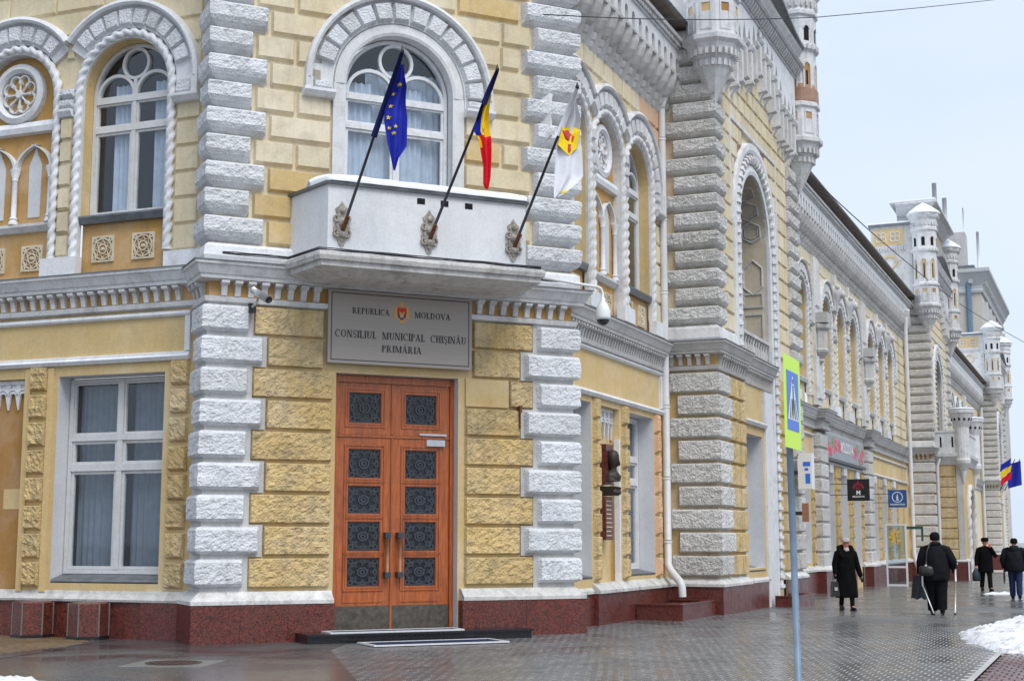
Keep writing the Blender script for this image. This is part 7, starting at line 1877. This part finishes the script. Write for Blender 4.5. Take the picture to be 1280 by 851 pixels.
# man in jeans seen from behind at the right edge
def ex_4(t, ln):
    hy = ln + .02
    loft([(0, hy, 1.62, .098, .105), (0, hy, 1.67, .106, .115), (0, hy, 1.73, .10, .108), (0, hy, 1.775, .06, .07)], 18, .03).build('beanie', 'knit_black', t, True)
    loft([(0, ln - .10, 1.36, .13, .06), (0, ln - .11, 1.44, .16, .09), (0, ln - .06, 1.52, .13, .10), (0, ln - .02, 1.56, .10, .09)], 16, .1).build('hood', 'jacket_slate', t, True)
man4 = person('man in blue jeans and a dark hooded jacket walking away at the right edge', (14.95, 42.8), -AZC, 1.76, dict(step=.09, lean=.02, leg_r=1.05, trousers='jeans', coat_mat='jacket_slate', sleeve=1.15,
    coat=[(.80, .25, .20, 0), (.83, .27, .215, 0), (1.0, .275, .22, .1), (1.2, .275, .215, .4), (1.36, .27, .19, .7), (1.46, .19, .14, 1), (1.53, .09, .09, 1)],
    armL=[(-.25, .0, 1.40), (-.34, -.02, 1.12), (-.30, .10, .90)], armR=[(.25, .0, 1.40), (.34, -.02, 1.12), (.28, .12, .92)], gripL=True, extra=ex_4))
local_thing('umbrella', 'folded dark umbrella in the left hand of the man in jeans', 'umbrella', man4, lambda o: (MB().tube([(-.32, .12, .95), (-.32, .13, .6), (-.33, .14, .42)], [.012, .03, .008], 8).build('canopy', 'leather', o, True), MB().tube([(-.32, .12, 1.0), (-.32, .12, .9)], .014, 6).build('handle', 'leather', o, True)))

# ------------------------------------------------------------------ snow heaps
def snow(label, poly, h, res, seed):
    xs = [p[0] for p in poly]; ys = [p[1] for p in poly]; c = (sum(xs) / len(xs), sum(ys) / len(ys))
    def inside(x, y):
        r = False; n = len(poly)
        for i in range(n):
            (x0, y0), (x1, y1) = poly[i], poly[(i + 1) % n]
            if (y0 > y) != (y1 > y) and x < (x1 - x0) * (y - y0) / (y1 - y0) + x0: r = not r
        return r
    def edge(x, y):
        d = 9
        for (x0, y0), (x1, y1) in zip(poly, poly[1:] + poly[:1]):
            vx, vy = x1 - x0, y1 - y0; t = max(0, min(1, ((x - x0) * vx + (y - y0) * vy) / (vx * vx + vy * vy))); d = min(d, math.hypot(x - x0 - t * vx, y - y0 - t * vy))
        return d if inside(x, y) else -d
    x0, x1, y0, y1 = min(xs) - .5, max(xs) + .5, min(ys) - .8, max(ys) + .8
    nx = int((x1 - x0) / res); ny = int((y1 - y0) / (res * 1.6)); vs = []; ht = []
    for j in range(ny + 1):
        for i in range(nx + 1):
            x = x0 + (x1 - x0) * i / nx; y = y0 + (y1 - y0) * j / ny; e = edge(x, y)
            p = Vector((x * 2.0 + seed, y * 2.0, 0)); e += .20 * noise.noise(p * 1.3) + .12 * noise.noise(p * 4)
            z = h * (1 - math.exp(-max(0, e) * 3.2)) * (1 + .35 * noise.noise(p) + .22 * noise.noise(p * 2.7)) + (.035 * noise.noise(p * 6) + .022 * noise.noise(p * 14)) * min(1, max(0, e) * 8)
            ht.append(e); vs.append((x, y, gz(x, y) + z if e > 0 else gz(x, y) - .04))
    fs = []
    for j in range(ny):
        for i in range(nx):
            q = (j * (nx + 1) + i, j * (nx + 1) + i + 1, (j + 1) * (nx + 1) + i + 1, (j + 1) * (nx + 1) + i)
            if max(ht[k] for k in q) > 0: fs.append(q)
    o = MB().add(vs, fs).build('snow_heap', 'snow', None, True); tag(o, label, 'snow', 'snow heaps on the pavement'); return o
snow('heap of dirty melting snow on the pavement at the right edge', [(7.6, 24.7), (7.25, 22.7), (7.05, 21.3), (7.4, 20.6), (9.6, 20.2), (12, 24), (12.5, 31), (10.7, 30.0), (9.5, 28.2), (8.6, 26.4)], .19, .045, 3)
snow('thin patch of snow on the asphalt at the left bottom edge', [(-6.6, 17.3), (-5.7, 17.15), (-5.25, 16.7), (-5.3, 15.8), (-7.2, 15.6)], .07, .05, 9)
snow('narrow strip of snow beside the far pavilion entrance', [(15.6, 47.4), (16.6, 47.6), (17.0, 48.6), (15.9, 48.5)], .07, .08, 5)

# ------------------------------------------------------------------ overhead cables
def cable(label, pts, r=.012, sag=0.0):
    P = [Vector(p) for p in pts]; out = []
    for a, b in zip(P, P[1:]):
        for i in range(10): q = a.lerp(b, i / 10); q.z -= sag * math.sin(PI * i / 10); out.append(q)
    out.append(P[-1]); tag(MB().tube(out, r, 5).build('overhead_cable', 'cable_black'), label, 'cable', 'overhead cables')
cable('thin cable crossing in front of the upper cornice and the first turret into the sky', [(.55, 24.2, 10.85), (3.74, 29, 12.57), (7.58, 34, 14.52), (15.9, 45, 19.3), (20.5, 50, 21.8)], .011, .02)
cable('thin cable running down over the long roof towards the far buildings', [(10.1, 46, 13.4), (17.4, 62, 13.94), (25.5, 80, 15.0), (36.3, 100, 15.6), (48, 120, 16.5)], .02, .06)
def ledge_wires():
    t = thing('ledge_wires', 'loose dark wires lying along the ledge of the entrance balcony', 'wires', FB.P(3.4, 1.2, 6.16)); 
    for k in range(4):
        pts = []
        for i in range(30):
            u = .2 + 6.3 * i / 29; w = (1.34 if 1.5 < u < 5.45 else .36) ; 
            pts.append(FB.P(u, w - .05 + .02 * noise.noise(Vector((u * 2, k * 3.1, 0))), 6.165 + .012 * k + .03 * abs(noise.noise(Vector((u * 1.5, k * 7.7, 2))))))
        adopt(MB().tube(pts, .008, 5).build('wire', 'cable_black'), t)
ledge_wires()

# ------------------------------------------------------------------ buildings beyond
def far_block():
    t = thing('corner_building', 'pale stuccoed corner block with deep cornice and roof antennas beyond the town hall', 'building', (41, 120, 0)); ad = lambda o: adopt(o, t)
    F1 = Fr((39.5, 118.0), 22.9, n=(.92, -.39)); R1 = F1.ret()
    H = 23.2
    wl = wall_mesh(R1, 0, 14, -3, H, 0, [(c, .65, z, z + 2.6, False) for c in (2.6, 5.6, 8.6) for z in (4.2, 8.4, 12.4, 15.6, 19.3)]); b = wl.add([F1.P(0, 0, -3), F1.P(24, 0, -3), F1.P(24, 0, H), F1.P(0, 0, H)], [(0, 1, 2, 3)]); wo = ad(b.build('wall', 'far_wall'))
    for c in (2.6, 5.6, 8.6):
        for z in (4.2, 8.4, 12.4, 15.6, 19.3):
            ad(MB().box(R1, c - .65, c + .65, -.35, -.3, z, z + 2.6).build('window', 'window_blue')); fr = MB(); sash(R1, c - .8, c + .8, z - .15, z + 2.75, .05, .15, fr); fr.box(R1, c - .04, c + .04, -.3, -.26, z, z + 2.6); fr.box(R1, c - .65, c + .65, -.3, -.262, z + 1.8, z + 1.88); ad(fr.build('window_frame', 'far_trim'))
    for i in range(6):
        u = 1.5 + 4 * i; ad(MB().box(F1, u, u + .8, 0, .35, 9, H - 1.5).build('pilaster', 'far_trim'))
        for z in (10, 14.5, 18.6): ad(MB().box(F1, u + 1.6, u + 2.9, 0, .03, z, z + 2.6).build('window', 'window_blue'))
    pth = [R1.xy(14, 0), R1.xy(0, 0), F1.xy(24, 0)]
    ad(MB().sweep(pth, 1, [(-.2, H - .9), (.15, H - .9), (.2, H - .7), (.1, H - .6), (.1, H - .3), (.25, H), (.6, H + .6), (.75, H + .8), (.75, H + 1.1), (-.2, H + 1.2)]).build('cornice', 'far_trim'))
    md = MB()
    for i in range(12): u = .6 + 1.15 * i; md.box(R1, u, u + .35, .1, .4, H - .1, H + .3)
    for i in range(18): u = .6 + 1.3 * i; md.box(F1, u, u + .4, .1, .4, H - .1, H + .3)
    ad(md.build('modillions', 'far_trim'))['kind'] = 'stuff'
    ad(MB().sweep(pth, 1, [(-.2, 18.5), (.12, 18.5), (.15, 18.7), (-.2, 18.8)]).build('string_course', 'far_trim'))
    ro = ad(MB().box(F1, .5, 23.5, -14, -.5, H + 1.3, H + 1.6).build('roof', 'sheet_metal'))
    rl = MB()
    for i in range(8): rl.box(R1, 3 + 1.1 * i, 3.3 + 1.1 * i, -.35, -.1, H + 1.15, H + 2.7)
    rl.box(R1, 2.9, 12, -.4, -.05, H + 2.7, H + 3.0); ad(rl.build('railing', 'roof_brown'))
    ad(MB().box(R1, 1.2, 3.4, -3, -.9, H + 1.2, H + 4.6).build('lift_house', 'grey_trim')); ad(MB().tube([R1.P(1.0, .1, -2), R1.P(1.0, .1, H)], .25, 8).build('pipe', 'pole_blue'))
    for u, z0, z1, r in ((3.6, 3.2, 9.2, .2), (2.8, 4.2, 7.8, .2), (.2, 1.2, 4.6, .12), (1.3, 4.4, 6.8, .05)): ad(MB().tube([R1.P(u, -1.4, H + z0 - .3), R1.P(u, -1.4, H + z1)], r, 10).build('antenna', 'antenna_white', None, True))
far_block()
